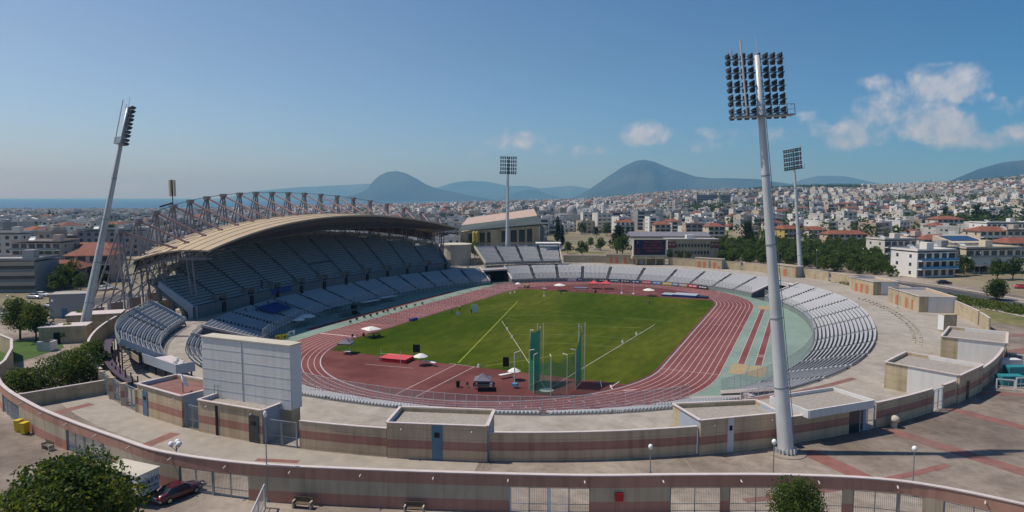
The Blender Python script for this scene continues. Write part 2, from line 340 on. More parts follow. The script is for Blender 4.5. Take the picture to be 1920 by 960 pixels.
# arena floor
mb = MB(); mb.grid([[(*bowl(-.0, t), 0) for t in ang], [(*se(20, 25, t), 0) for t in ang]], close=True); mb.add([(*se(20, 25, t), 0) for t in ang], [tuple(range(NA-1, -1, -1))]); struct('apron_floor', mb, 'apron')
HS = 42.195
def oval(R, n=40):
    p = []
    for i in range(13): p.append((R, -HS+2*HS*i/12))
    for i in range(1, n): t = PI*i/n; p.append((R*math.cos(t), HS+R*math.sin(t)))
    for i in range(13): p.append((-R, HS-2*HS*i/12))
    for i in range(1, n): t = PI*i/n; p.append((-R*math.cos(t), -HS-R*math.sin(t)))
    return p
LW, NL = 1.22, 9; RO = 36.5+LW*NL
mb = MB(); mb.grid([[(*q, .008) for q in oval(RO+.1)], [(*q, .008) for q in oval(36.5)]], close=True)
mb.add([(-RO-.1, HS+1, .0085), (-36.5, HS+1, .0085), (-36.5, 84, .0085), (-RO-.1, 80, .0085)], [(0, 1, 2, 3)])
mb.add([(-54.4, -40, .008), (-52.2, -40, .008), (-52.2, 36, .008), (-54.4, 36, .008)], [(0, 1, 2, 3)])
struct('running_track', mb, 'track')
mb = MB()
for k in range(NL+1): mb.strip(oval(36.5+LW*k), .10 if k else .16, .016+(.002 if k == 0 else 0), True)
for k in range(NL+1): mb.strip([(-36.5-LW*k, HS), (-36.5-LW*k, 80)], .09, .022)
mb.strip([(-36.5, -HS), (-RO, -HS)], .55, .024); mb.strip([(36.5, -HS), (RO, -HS)], .12, .024); mb.strip([(36.5, 10), (RO, 10.6)], .12, .024); mb.strip([(36.5, HS), (RO, HS)], .10, .024)
for k in range(9):      # staggered marks in the bend
    for off, w in ((0, .12), (9, .10)):
        R = 36.5+LW*k; t = -PI*.27+k*.052-off*.028; c = [(q*math.cos(t), -HS+q*math.sin(t)) for q in (R, R+LW)]; mb.strip(c, w, .025)
        t = PI*.08+k*.045+off*.02; c = [(q*math.cos(t), HS+q*math.sin(t)) for q in (R, R+LW)]; mb.strip(c, w, .025)
for v in range(-36, 40, 9): mb.strip([(-36.5, v), (-RO, v)], .10, .024)
struct('track_lines', mb, 'line')
kb = MB(); inner = oval(36.3, 60); kb.grid([[(*q, .0) for q in oval(36.42, 60)], [(*q, .06) for q in oval(36.42, 60)], [(*q, .06) for q in oval(36.28, 60)], [(*q, .0) for q in oval(36.28, 60)]], close=True)
tag(kb.build('track_kerb', 'steel'), kind='structure')
def clipoval(R, v0, v1, n=60):
    return [p for p in oval(R, n) if v0-1e-6 <= p[1] <= v1+1e-6]
def cap_poly(R, vcut_fn, sign, n=64):
    p = [(R*math.cos(PI*i/n), sign*(HS+R*math.sin(PI*i/n))) for i in range(n+1)]
    return p
def infield(R, z, inside):               # fine strips across the oval, kept where inside(u, v)
    mb = MB(); vs = np.linspace(-HS-R, HS+R, 480)
    for a, b in zip(vs[:-1], vs[1:]):
        def hw(v): d = max(0, abs(v)-HS); return math.sqrt(max(0, R*R-d*d))
        mid = (a+b)/2
        if inside(mid): mb.add([(-hw(a), a, z), (hw(a), a, z), (hw(b), b, z), (-hw(b), b, z)], [(0, 1, 2, 3)])
    return mb
EN, EF = -56.0, 53.4
struct('grass', infield(35.6, .014, lambda v: EN < v < EF), 'grass')
struct('infield_surface', infield(36.28, .006, lambda v: True), 'dzone')
mb = MB()
mb.strip([(-1.3, -78.2), (-1.9, -55.9)], .13, .030); mb.strip([(2.5, -78.0), (2.3, -56.0)], .13, .030); mb.strip([(-3.6, -55.7), (3.6, -56.1)], .13, .030); mb.strip([(-18.5, -63.2), (-8, -62.0)], .12, .030)
mb.strip([(9, 57), (16, 56.6)], .12, .03); mb.strip([(-2, 55), (4, 66)], .14, .03); mb.strip([(3, 55), (8, 65)], .10, .03)
HC = (21.2, -65.3)
mb.strip([(HC[0], HC[1]), (-13.5, -8.7)], .11, .031); mb.strip([(HC[0], HC[1]), (25.6, 3.5)], .11, .031)
mb.strip([(33.5, -60.2), (35.4, -58.5)], .3, .03); mb.strip([(30.5, -57.6), (31.5, -60)], .3, .03)
struct('painted_lines', mb, 'line')
mb = MB()
for R in (38, 48, 62, 75):
    mb.strip([(HC[0]+R*math.cos(t), HC[1]+R*math.sin(t)) for t in np.linspace(D2R(84), D2R(121), 20)], .10, .0305)
mb.strip([(-30, 50), (-8, 49)], .12, .03)
struct('sector_arcs', mb, 'gline')
mb = MB(); mb.strip([(-2.1, -54.5), (-23.4, 25.1)], .22, .032); mb.strip([(4, -54.6), (17, -36)], .16, .032); mb.strip([(-20, 14), (9, 10)], .10, .032); mb.strip([(8, -8), (24, -2)], .1, .032); mb.strip([(-21, -2), (-9, -6)], .08, .032)
struct('yellow_lines', mb, 'yline')
# jump runways and sand pits beside the back straight
mb = MB()
for u in (50.45, 53.7): mb.strip([(u, -31.5), (u-.2, 41)], 1.3, .010)
struct('jump_runways', mb, 'track')
mb = MB()
for u in (50.45, 53.7):
    for s in (-.68, .68): mb.strip([(u+s, -31.5), (u-.2+s, 41)], .09, .018)
mb.strip([(52.9, -22), (54.5, -22)], .3, .02); mb.strip([(52.9, -23.6), (54.5, -23.6)], .3, .02)
struct('runway_lines', mb, 'line')
mb = MB()
for (u, v, w, l) in ((50.4, -36.2, 3.1, 8.5), (53.9, -36.6, 3.1, 8.5), (50.2, 45, 3.2, 7), (53.6, 45.5, 3.2, 7)): mb.add([(u-w/2, v-l/2, .02), (u+w/2, v-l/2, .02), (u+w/2, v+l/2, .02), (u-w/2, v+l/2, .02)], [(0, 1, 2, 3)])
struct('sand_pits', mb, 'sand')
# paving: red bands, light slabs, joints on the plaza, joints on the concourse
mb = MB()
for a, b, w in (((1510, 845), (1650, 910), 2.4), ((1665, 806), (1960, 898), 2.3), ((1780, 766), (1960, 812), 1.9), ((1795, 735), (1960, 742), 1.5), ((1840, 668), (1960, 652), 3), ((1830, 632), (1960, 627), 2),
                ((78, 782), (172, 757), 1.6), ((262, 840), (330, 812), 1.6), ((480, 862), (560, 866), .8)):
    mb.strip([P(*a), P(*b)], w, G0+.008)
mb.strip([ring(D2R(t), .855) for t in range(-52, -33)], 1.1, G0+.006)
mb.strip([ring(D2R(t), 1.105) for t in range(-58, -44)], .9, G0+.01)
struct('red_paving', mb, 'redpave')
mb = MB(); mb.grid([[(*ring(D2R(t), 1.002), G0+.003) for t in range(-114, -71)], [(*ring(D2R(t), 1.045 if t > -82 else 1.05), G0+.003) for t in range(-114, -71)]])
struct('light_paving', mb, 'lightplaza')
mb = MB()
for t in np.arange(-150, 118, 4.2): mb.strip([bowl(1.02, D2R(t)), ring(D2R(t), .995)], .05, G0+.005)
for k in (.80, .87, .94): mb.strip([ring(D2R(t), k+.02*(abs(math.sin(D2R(t))))) for t in range(-60, 60, 2)], .06, G0+.007)
for t in np.arange(-112, -20, 3.1): mb.strip([ring(D2R(t), 1.004), ring(D2R(t), 1.19)], .06, G0+.006)
struct('paving_joints', mb, 'gravel')

# ================================================================== LOWER STANDS
NR, Z0, Z1 = 15, 1.0, 5.0
PROF = np.array([(0, .34), (0, .43), (.36, .43), (.40, .82), (.47, .82), (.44, .34)])   # seat profile: outward, up
def seats_arrays(rowdefs):
    """rowdefs: list of (polyline pts (n,2), outward normals (n,2), z) -> V, F"""
    Vs, Fs = [], []; base = 0; K = len(PROF)
    for pts, nrm, z in rowdefs:
        n = len(pts)
        if n < 1: continue
        tg = np.stack([-nrm[:, 1], nrm[:, 0]], 1)
        for side in (-.22, .22):
            p = pts[:, None, :]+nrm[:, None, :]*PROF[None, :, 0:1]+tg[:, None, :]*side
            zz = np.full((n, K, 1), z)+PROF[None, :, 1:2]; q = np.concatenate([p, zz], 2)
            Vs.append(q) if side < 0 else None
            if side < 0: A = q
            else: Bq = q
        Vs[-1] = np.concatenate([A, Bq], 1).reshape(-1, 3)
        idx = base+np.arange(n)[:, None]*(2*K)
        f = []
        for i in range(K):
            j = (i+1) % K; f.append(np.concatenate([idx+i, idx+j, idx+K+j, idx+K+i], 1))
        f.append(np.concatenate([idx+0, idx+5, idx+2, idx+1], 1)); f.append(np.concatenate([idx+2, idx+5, idx+4, idx+3], 1))
        f.append(np.concatenate([idx+K+0, idx+K+1, idx+K+2, idx+K+5], 1)); f.append(np.concatenate([idx+K+2, idx+K+3, idx+K+4, idx+K+5], 1))
        Fs.append(np.concatenate(f, 0)); base += n*2*K
    return np.concatenate(Vs, 0), np.concatenate(Fs, 0)
def row_points(fn, t0, t1, sp=.52, trim=.75, gapfn=None):
    ts = np.linspace(t0, t1, 40); c = np.array([fn(t) for t in ts]); d = np.hypot(*np.diff(c, axis=0).T); s = np.concatenate([[0], np.cumsum(d)])
    q = np.arange(trim, s[-1]-trim+1e-6, sp)
    if len(q) < 2: return np.zeros((0, 2)), np.zeros((0, 2))
    q += (s[-1]-trim-q[-1])/2; x = np.interp(q, s, c[:, 0]); y = np.interp(q, s, c[:, 1])
    x2 = np.interp(q+.2, s, c[:, 0]); y2 = np.interp(q+.2, s, c[:, 1]); x1 = np.interp(q-.2, s, c[:, 0]); y1 = np.interp(q-.2, s, c[:, 1])
    tx, ty = x2-x1, y2-y1; k = np.hypot(tx, ty); return np.stack([x, y], 1), np.stack([ty/k, -tx/k], 1)
def fence(name, path, z, h, parent, post=1.9, mat_='galv', rails=(1.0, .5)):
    mb = MB(); pts = []
    for a, b in zip(path[:-1], path[1:]):
        L_ = math.hypot(b[0]-a[0], b[1]-a[1]); n = max(1, round(L_/post))
        for i in range(n): pts.append((a[0]+(b[0]-a[0])*i/n, a[1]+(b[1]-a[1])*i/n))
        for r_ in rails: mb.beam((*a, z+h*r_), (*b, z+h*r_), .05, .05)
    for p in pts+[path[-1]]: mb.box((p[0], p[1], z+h/2), (.07, .07, h))
    o = mb.build(name, mat_, parent); mm = MB(); mm.grid([[(*p, z+.05) for p in path], [(*p, z+h) for p in path]]); k = mm.build('mesh_infill', 'mesh', o); return o
def lower_stand(a0, a1, label, nsec, rail_top=False):
    t = T('seating_stand', label, 'seating stand', (*bowl(.5, D2R((a0+a1)/2)), 0)); n = 60
    ths = [D2R(a0+(a1-a0)*i/n) for i in range(n+1)]
    rows = []
    for k in range(NR+1):
        z = Z0+(Z1-Z0)*k/NR; r = k/NR
        if k == 0: rows.append([(*bowl(0, q), 0) for q in ths])
        rows.append([(*bowl(r, q), z) for q in ths]);
        if k < NR: rows.append([(*bowl((k+1)/NR, q), z) for q in ths])
    rows[-1] = [(x, y, z-.006) for x, y, z in rows[-1]]
    mb = MB(); mb.grid([r[::-1] for r in rows])
    for th in (ths[0], ths[-1]):       # end walls
        pr = [(*bowl(r, th), 0) for r in (0, 1)]
        poly = [(*bowl(0, th), -.01)]+[(*bowl(k/NR, th), Z0+(Z1-Z0)*k/NR+.35) for k in range(NR+1)]+[(*bowl(1, th), -.01)]
        q2 = [(*bowl(0, th+(.006 if th == ths[0] else -.006)), 0)]
        mb.add(poly, [tuple(range(len(poly)))])
    mb.build('terrace', 'terrace', t)
    mb = MB()
    for th in (ths[0], ths[-1]):
        for k in range(NR): mb.beam((*bowl(k/NR, th), Z0+(Z1-Z0)*k/NR+.5), (*bowl((k+1)/NR, th), Z0+(Z1-Z0)*(k+1)/NR+.5), .5, .5)
    mb.build('end_wall', 'coping', t)
    for s in range(nsec):
        b0, b1 = D2R(a0+(a1-a0)*s/nsec), D2R(a0+(a1-a0)*(s+1)/nsec); rd = []
        for k in range(NR):
            f = lambda q, k=k: bowl((k+.32)/NR, q); p, nn = row_points(f, b0, b1); rd.append((p, nn, Z0+(Z1-Z0)*k/NR))
        V, Fc = seats_arrays(rd); npmesh('seat_block', V, Fc, 'seat', parent=t)
        mb = MB()
        if s:
            for k in range(NR):
                z = Z0+(Z1-Z0)*k/NR; p = bowl((k+.3)/NR, b0); q = bowl((k+.9)/NR, b0); mb.beam((*p, z+.08), (*q, z+.08), 1.15, .16)
            mb.build('aisle_steps', 'aisle', t)
    fp = [bowl(-.012, q) for q in ths]; fence('front_fence', fp, 0, 3.7, t)
    mb = MB(); mb.grid([[(*bowl(-.008, q), 0) for q in ths], [(*bowl(-.008, q), 1.15) for q in ths], [(*bowl(.01, q), 1.15) for q in ths]]); mb.build('front_wall', 'apron', t)
    return t
lower_stand(-41, 41, 'curved lower stand of pale seats along the jump pits, right of the pitch', 11)
lower_stand(47.5, 131, 'curved lower stand of grey seats behind the far bend, below the big screen', 10)
lower_stand(139, 221, 'shaded lower stand of grey blue seats below the roofed grandstand', 13)
lower_stand(-132.5, -47, 'lower stand at the near bend, its seat backs just showing above the concourse edge', 12)
# four tunnels between the stands
for i, (a0, a1, lab) in enumerate(((41, 47.5, 'dark vehicle tunnel between the far stand and the stand by the jump pits'), (131, 139, 'dark tunnel mouth between the roofed grandstand and the far bend stand'),
                                   (221, 227.5, 'ramp opening between the shaded lower stand and the near bend stand'), (-47, -41, 'sunken ramp with pale steps between the near bend and the jump pit stand'))):
    t = T('tunnel', lab, 'tunnel', (*bowl(.5, D2R((a0+a1)/2)), 0)); q0, q1 = D2R(a0), D2R(a1); mid = (q0+q1)/2
    mb = MB(); mb.add([(*bowl(-.01, q0), .012), (*bowl(-.01, q1), .012), (*bowl(1.0, q1), .012), (*bowl(1.0, q0), .012)], [(0, 1, 2, 3)]); mb.build('floor', 'asphalt' if i < 2 else 'concourse', t)
    kk = .55 if i in (1,) else (.7 if i == 0 else .97); mb = MB()
    mb.add([(*bowl(kk, q0), 4.99), (*bowl(kk, q1), 4.99), (*bowl(1.001, q1), 4.99), (*bowl(1.001, q0), 4.99), (*bowl(kk, q0), 4.4), (*bowl(kk, q1), 4.4), (*bowl(1.001, q1), 4.4), (*bowl(1.001, q0), 4.4)], [(0, 1, 2, 3), (7, 6, 5, 4), (0, 4, 5, 1)]); mb.build('deck', 'coping', t)
    mb = MB(); mb.add([(*bowl(1.0, q0), 0), (*bowl(1.0, q1), 0), (*bowl(1.0, q1), 5), (*bowl(1.0, q0), 5)], [(0, 1, 2, 3)]); mb.build('back_wall', 'terrace' if i > 1 else 'black', t)  # far tunnels: shade of the mouth is painted in as a black back wall
    fence('guard_rail', [bowl(kk, q0), bowl(kk, q1)], 5, 1.1, t, 1.2)
    if i == 3:
        for j in range(8): MB().box((*bowl(.35+.06*j, mid), .3+.55*j), (1.6, .9, .6), rz=mid).build('step', 'coping', t)

# ================================================================== ROOFED GRANDSTAND
gs = T('roofed_grandstand', 'main grandstand under a tan shell roof hung from a row of steel masts', 'grandstand', (-84, 0, G0))
def fr(s, k=0.0):     # plan curve of upper-tier row k (0.81 m rows going outwards)
    return (-75.6+6.6*s*s-.80*k+.15*k*s*s*.5, s*(60+.42*k))
NU = 22; ZU0, DZ = 6.9, .62
def zrear(s): return 20.4-7.6*abs(s)**2
def kmax(s): return min(NU, int((zrear(s)-ZU0)/DZ)+1)
NSEC = 11
for i in range(NSEC):
    s0, s1 = -1+2*i/NSEC, -1+2*(i+1)/NSEC; sm = (s0+s1)/2; km = kmax(sm); ss = [s0+(s1-s0)*j/5 for j in range(6)]
    mb = MB(); rows = [[(*fr(s, 0), G0) for s in ss]]
    for k in range(km+1):
        z = ZU0+DZ*k; rows.append([(*fr(s, k), z) for s in ss]);
        if k < km: rows.append([(*fr(s, k+1), z) for s in ss])
    mb.grid(rows)
    for s in (s0, s1):
        poly = [(*fr(s, 0), ZU0)]+[p for k in range(km) for p in ((*fr(s, k+1), ZU0+DZ*k), (*fr(s, k+1), ZU0+DZ*(k+1)))]+[(*fr(s, km), ZU0+DZ*km-1.2), (*fr(s, 0), ZU0-.9)]
        mb.add(poly, [tuple(range(len(poly)))])
    mb.add([(*fr(s0, km), ZU0+DZ*km-1.2), (*fr(s1, km), ZU0+DZ*km-1.2), (*fr(s1, 0), ZU0-.9), (*fr(s0, 0), ZU0-.9)], [(0, 1, 2, 3)])
    mb.build('upper_terrace', 'terrace', gs)
    rd = []
    for k in range(km):
        if i == 5 and 8 <= k < 9: continue
        f = lambda s, k=k: fr(s, k+.35); p, nn = row_points(f, s0, s1, .55, .7); rd.append((p, -nn, ZU0+DZ*k))
    V, Fc = seats_arrays(rd); npmesh('seat_block', V, Fc, 'seat' if i != 5 else 'seat', parent=gs)
    mb = MB()
    for k in range(km): p, q = fr(s1, k+.2), fr(s1, k+.9); mb.beam((*p, ZU0+DZ*k+.12), (*q, ZU0+DZ*k+.12), 1.2, .24)
    mb.build('aisle_steps', 'aisle', gs)
    # stair mouth in the front rows
    p = fr(s1, 2.4); mb = MB(); d = .12; a = 0
    for dy in (-1.5, 1.5): mb.box((p[0], p[1]+dy, ZU0+1.4), (3.6, .22, 1.9))
    mb.box((p[0]-1.8, p[1], ZU0+1.5), (.22, 3.2, 2.1))
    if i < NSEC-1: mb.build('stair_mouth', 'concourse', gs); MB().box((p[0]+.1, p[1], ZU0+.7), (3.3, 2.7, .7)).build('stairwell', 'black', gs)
ss = [-1.02+2.04*j/44 for j in range(45)]
mb = MB(); mb.grid([[(fr(s, -.45)[0], fr(s, -.45)[1], G0) for s in ss], [(fr(s, -.45)[0], fr(s, -.45)[1], 7.9) for s in ss], [(fr(s, -.15)[0], fr(s, -.15)[1], 7.9) for s in ss], [(fr(s, -.15)[0], fr(s, -.15)[1], G0) for s in ss]]); mb.build('front_parapet', 'terrace', gs)
for j in range(NSEC):
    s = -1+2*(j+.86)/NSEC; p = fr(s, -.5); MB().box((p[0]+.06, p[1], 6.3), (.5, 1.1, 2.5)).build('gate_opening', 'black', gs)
for sg in (-1, 1):        # sloping side walls
    mb = MB(); poly = []
    for k, z in ((-.6, 5.0), (-.6, 8.0), (0, 8.0), (9, 14.0), (9.2, 12.6), (1.5, 6.6), (1.5, 5.0)): x, y = fr(sg*1.0, k); poly.append((x, y+sg*.25, z))
    n = len(poly); mb.add(poly+[(x, y+sg*.45, z) for x, y, z in poly], [tuple(range(n)), tuple(range(2*n-1, n-1, -1))]+[(i, n+i, n+(i+1) % n, (i+1) % n) for i in range(n)]); mb.build('side_wall', 'greypaint', gs)
for j in range(12):
    s = -1+2*j/11; p0 = fr(s, 6); km = kmax(s*.97); p1 = fr(s, km-1); mb = MB()
    mb.beam((*p1, ZU0+DZ*km-1.8), (*fr(s, 1), ZU0-1.0), .5, .9); mb.box((p1[0]+.5, p1[1], (5+ZU0+DZ*km-2)/2), (.6, .6, ZU0+DZ*km-7)); mb.box((p0[0], p0[1], (5+9.4)/2), (.6, .6, 4.4)); mb.build('raker_frame', 'terrace', gs)
mb = MB(); cr = [(fr(s, kmax(s*.97)+.3), ZU0+DZ*kmax(s*.97)) for s in ss]
for (a, za), (b, zb) in zip(cr[:-1], cr[1:]): mb.beam((*a, (za+zb)/2+.6), (*b, (za+zb)/2+.6), .2, 1.3)
mb.build('rear_parapet', 'concourse', gs)
mb = MB(); rows = [[(fr(s, 3)[0], fr(s, 3)[1], G0) for s in ss], [(fr(s, 3)[0], fr(s, 3)[1], 8.0) for s in ss]]; mb.grid(rows); mb.build('undercroft_wall', 'cream', gs)
# roof shell
def rf(s): return np.array([-70.3+6.8*s*s, 60.5*s, 27.7-6.4*abs(s)**2.05])
def rb(s): return np.array([-93.6+13.4*s*s, 67*s, 26.7-7.7*abs(s)**2.1])
def rp(s, t): return rf(s)*(1-t)+rb(s)*t+np.array([0, 0, 1.0*math.sin(PI*t)])
SS = np.linspace(-1, 1, 61)
mb = MB(); top = [[tuple(rp(s, t)) for s in SS] for t in np.linspace(0, 1, 9)]; bot = [[tuple(rp(s, t)-np.array([0, 0, .35])) for s in SS] for t in np.linspace(0, 1, 9)]
mb.grid([r[::-1] for r in top]); mb.grid(bot); mb.grid([top[0], bot[0]]); mb.grid([bot[-1], top[-1]])
for e in (0, -1): mb.grid([[r[e] for r in top], [r[e] for r in bot]])
roof = mb.build('roof', 'roof', gs, smooth=False)
mb = MB()
for t in (.0, .125, .26, .40, .55, .70, .85, 1.0):
    for a, b in zip(SS[:-1], SS[1:]): mb.beam(tuple(rp(a, t)+np.array([0, 0, .05])), tuple(rp(b, t)+np.array([0, 0, .05])), .13 if 0 < t < 1 else .3, .12 if 0 < t < 1 else .3)
mb.build('roof_seam', 'roofline', roof)
mb = MB(); bv = [rp(s, .985)-np.array([0, 0, .3]) for s in SS]; vh = lambda s: 4.4-1.6*abs(s); mb.grid([[tuple(p) for p in bv], [tuple(p-np.array([.4, 0, vh(s)])) for p, s in zip(bv, SS)], [tuple(p-np.array([.7, 0, vh(s)])) for p, s in zip(bv, SS)], [tuple(p-np.array([.3, 0, 0])) for p in bv]]); mb.build('added_sun_screen', 'fascia', gs)  # screen added below the rear roof edge to keep sun off the upper seats
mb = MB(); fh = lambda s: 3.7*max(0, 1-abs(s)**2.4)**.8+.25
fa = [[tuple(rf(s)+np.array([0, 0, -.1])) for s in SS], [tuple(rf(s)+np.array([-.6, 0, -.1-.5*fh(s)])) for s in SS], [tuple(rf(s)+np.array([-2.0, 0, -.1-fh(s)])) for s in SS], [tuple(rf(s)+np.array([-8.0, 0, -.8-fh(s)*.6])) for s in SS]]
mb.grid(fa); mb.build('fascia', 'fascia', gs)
mb = MB()
for s in np.linspace(-.94, .94, 26): mb.tube(tuple(rf(s)+np.array([.08, 0, -.2])), tuple(rf(s+.012)+np.array([-1.9, 0, -.05-fh(s)])), .07, n=5)
for k in (.33, .66, 1.0):
    for a, b in zip(SS[:-1:2], SS[2::2]): mb.tube(tuple(rf(a)+np.array([-1.9*k+.08, 0, -.1-k*fh(a)])), tuple(rf(b)+np.array([-1.9*k+.08, 0, -.1-k*fh(b)])), .06, n=5)
mb.build('fascia_rib', 'truss', gs)
def zm(v): return 34.5-9.3*(abs(v+2)/71)**2.3
MV = [-71.5+7.45*i for i in range(20)]
for i, v in enumerate(MV):
    top_ = np.array([-97.5+.0038*v*v, v, zm(v)]); s = max(-.985, min(.985, v/72)); an = rp(max(-.97, min(.97, v*.87/62)), .52)
    mb = MB()
    for d in (-1.0, 1.0):
        mb.tube(tuple(top_+np.array([0, .35*d, 0])), (top_[0]+2.2, v+1.15*d, G0), .23, n=6)
    for z in np.arange(8, top_[2]-3, 3.6):
        f = (top_[2]-z)/(top_[2]-5); g = (top_[2]-z-3.6)/(top_[2]-5); x0, x1 = top_[0]+2.2*f, top_[0]+2.2*g; w0, w1 = .35+.8*f, .35+.8*g
        mb.tube((x0, v-w0, z), (x1, v+w1, z+3.6), .09, n=4); mb.tube((x0, v-w0, z), (x0, v+w0, z), .09, n=4)
    mb.box(tuple(top_+np.array([0, 0, .25])), (1.1, 1.7, 1.0)); mast = mb.build('roof_mast', 'truss', gs)
    mb = MB()
    for d in (-1.0, 1.0): mb.tube(tuple(top_+np.array([-.3, .35*d, 0])), (top_[0]-9.5, v+1.3*d, G0+3), .19, n=6)
    mb.tube((top_[0]-9.5, v, G0+3), (top_[0]+2.2, v, 17 if abs(v) < 60 else 14), .18, n=6); mb.box((top_[0]-9.5, v, G0+1.5), (1.2, 3.2, 3)); mb.tube((top_[0]-6.4, v, (G0+3+top_[2])/2-2.6), (top_[0]+1, v, 12), .14, n=6); mb.build('back_stay', 'truss', mast)
    mb = MB(); mb.tube(tuple(top_+np.array([.4, 0, .1])), tuple(an+np.array([0, 0, .15])), .24, n=8); mb.box(tuple(an+np.array([0, 0, .2])), (.9, .7, .5)); mb.build('roof_strut', 'pinksteel', mast)
    e = rb(s); mb = MB()
    mb.tube((top_[0]+1, v, e[2]-2.2), tuple(e+np.array([0, 0, -.3])), .16, n=6); mb.tube((top_[0]+1.6, v, e[2]-8), tuple(e+np.array([0, 0, -.4])), .16, n=6)
    kk = kmax(s*.97); b = fr(s, kk-.5); mb.tube((*b, ZU0+DZ*kk), tuple(rp(s, .93)-np.array([0, 0, .4])), .2, n=6); mb.tube((*fr(s, kk-3), ZU0+DZ*(kk-3)), tuple(rp(s, .80)-np.array([0, 0, .6])), .15, n=6)
    f0 = rf(s)+np.array([-1.5, 0, -fh(s)]);
    for t0, t1 in ((.07, .3), (.3, .55), (.55, .8), (.8, 1)):
        a_, b_ = rp(s, t0)-np.array([0, 0, .3]), rp(s, t1)-np.array([0, 0, .3]); dz = np.array([0, 0, -2.2]); mb.tube(tuple(a_+dz), tuple(b_+dz), .13, n=5); mb.tube(tuple(a_), tuple(b_+dz), .08, n=5); mb.tube(tuple(b_), tuple(b_+dz), .08, n=5)
    mb.build('roof_truss', 'truss', gs)
    if i:
        w = MV[i-1]; pt = np.array([-97.5+.0038*w*w, w, zm(w)]); mb = MB(); mb.tube(tuple(pt+np.array([0, 0, .5])), tuple(top_+np.array([0, 0, .5])), .09, n=5)
        mb.tube((pt[0]+1.6, w, pt[2]*.45), (top_[0]+.9, v, top_[2]*.72), .10, n=5) if i % 2 else mb.tube((pt[0]+.9, w, pt[2]*.72), (top_[0]+1.6, v, top_[2]*.45), .10, n=5)
        mb.tube((pt[0]+1, w, 16), (top_[0]+1, v, 16), .12, n=5)
        mb.build('tie_rod', 'truss', gs)
for sg in (-1, 1):      # end trusses of the shell
    mb = MB()
    for t0, t1 in zip(np.linspace(0, .9, 8), np.linspace(.13, 1.03, 8)):
        a, b = rp(sg*.985, t0), rp(sg*.985, min(1, t1)); dz = np.array([0, 0, -1.9]); a = a+np.array([0, 0, -.3]); b = b+np.array([0, 0, -.3]); mb.tube(tuple(a+dz), tuple(b+dz), .15, n=5); mb.tube(tuple(a), tuple(b+dz), .1, n=5); mb.tube(tuple(b), tuple(b+dz), .1, n=5)
    a = rp(sg*.985, .12); mb.tube(tuple(rf(sg*.8)+np.array([-2, 0, -3])), tuple(rb(sg)+np.array([-2, sg*2, -4])), .16, n=6)
    for t in (.35, .42, .75): q = rp(sg*.95, t); mb.tube((q[0], q[1], q[2]-2.3), (q[0], q[1]-sg*1, 10), .2, n=6)
    mb.build('end_truss', 'truss', gs)
an = T('phone_antenna', 'mobile phone antenna cluster on top of a roof mast, against the sea', 'antenna', (-97.5+.0038*49*49, -49.2, zm(-49.2)+.7))
mb = MB(); ax, ay, az_ = an.location; mb.tube((ax, ay, az_), (ax, ay, az_+6.4), .12); mb.tube((ax, ay, az_+.4), (ax-2.4, ay-2, az_-.6), .25); mb.build('pole', 'black', an)
for k in range(3): t = k*2.1+.4; MB().box((ax+.65*math.cos(t), ay+.65*math.sin(t), az_+4.2), (.3, .55, 4.2), rz=t).build('panel_aerial', 'ivory', an)

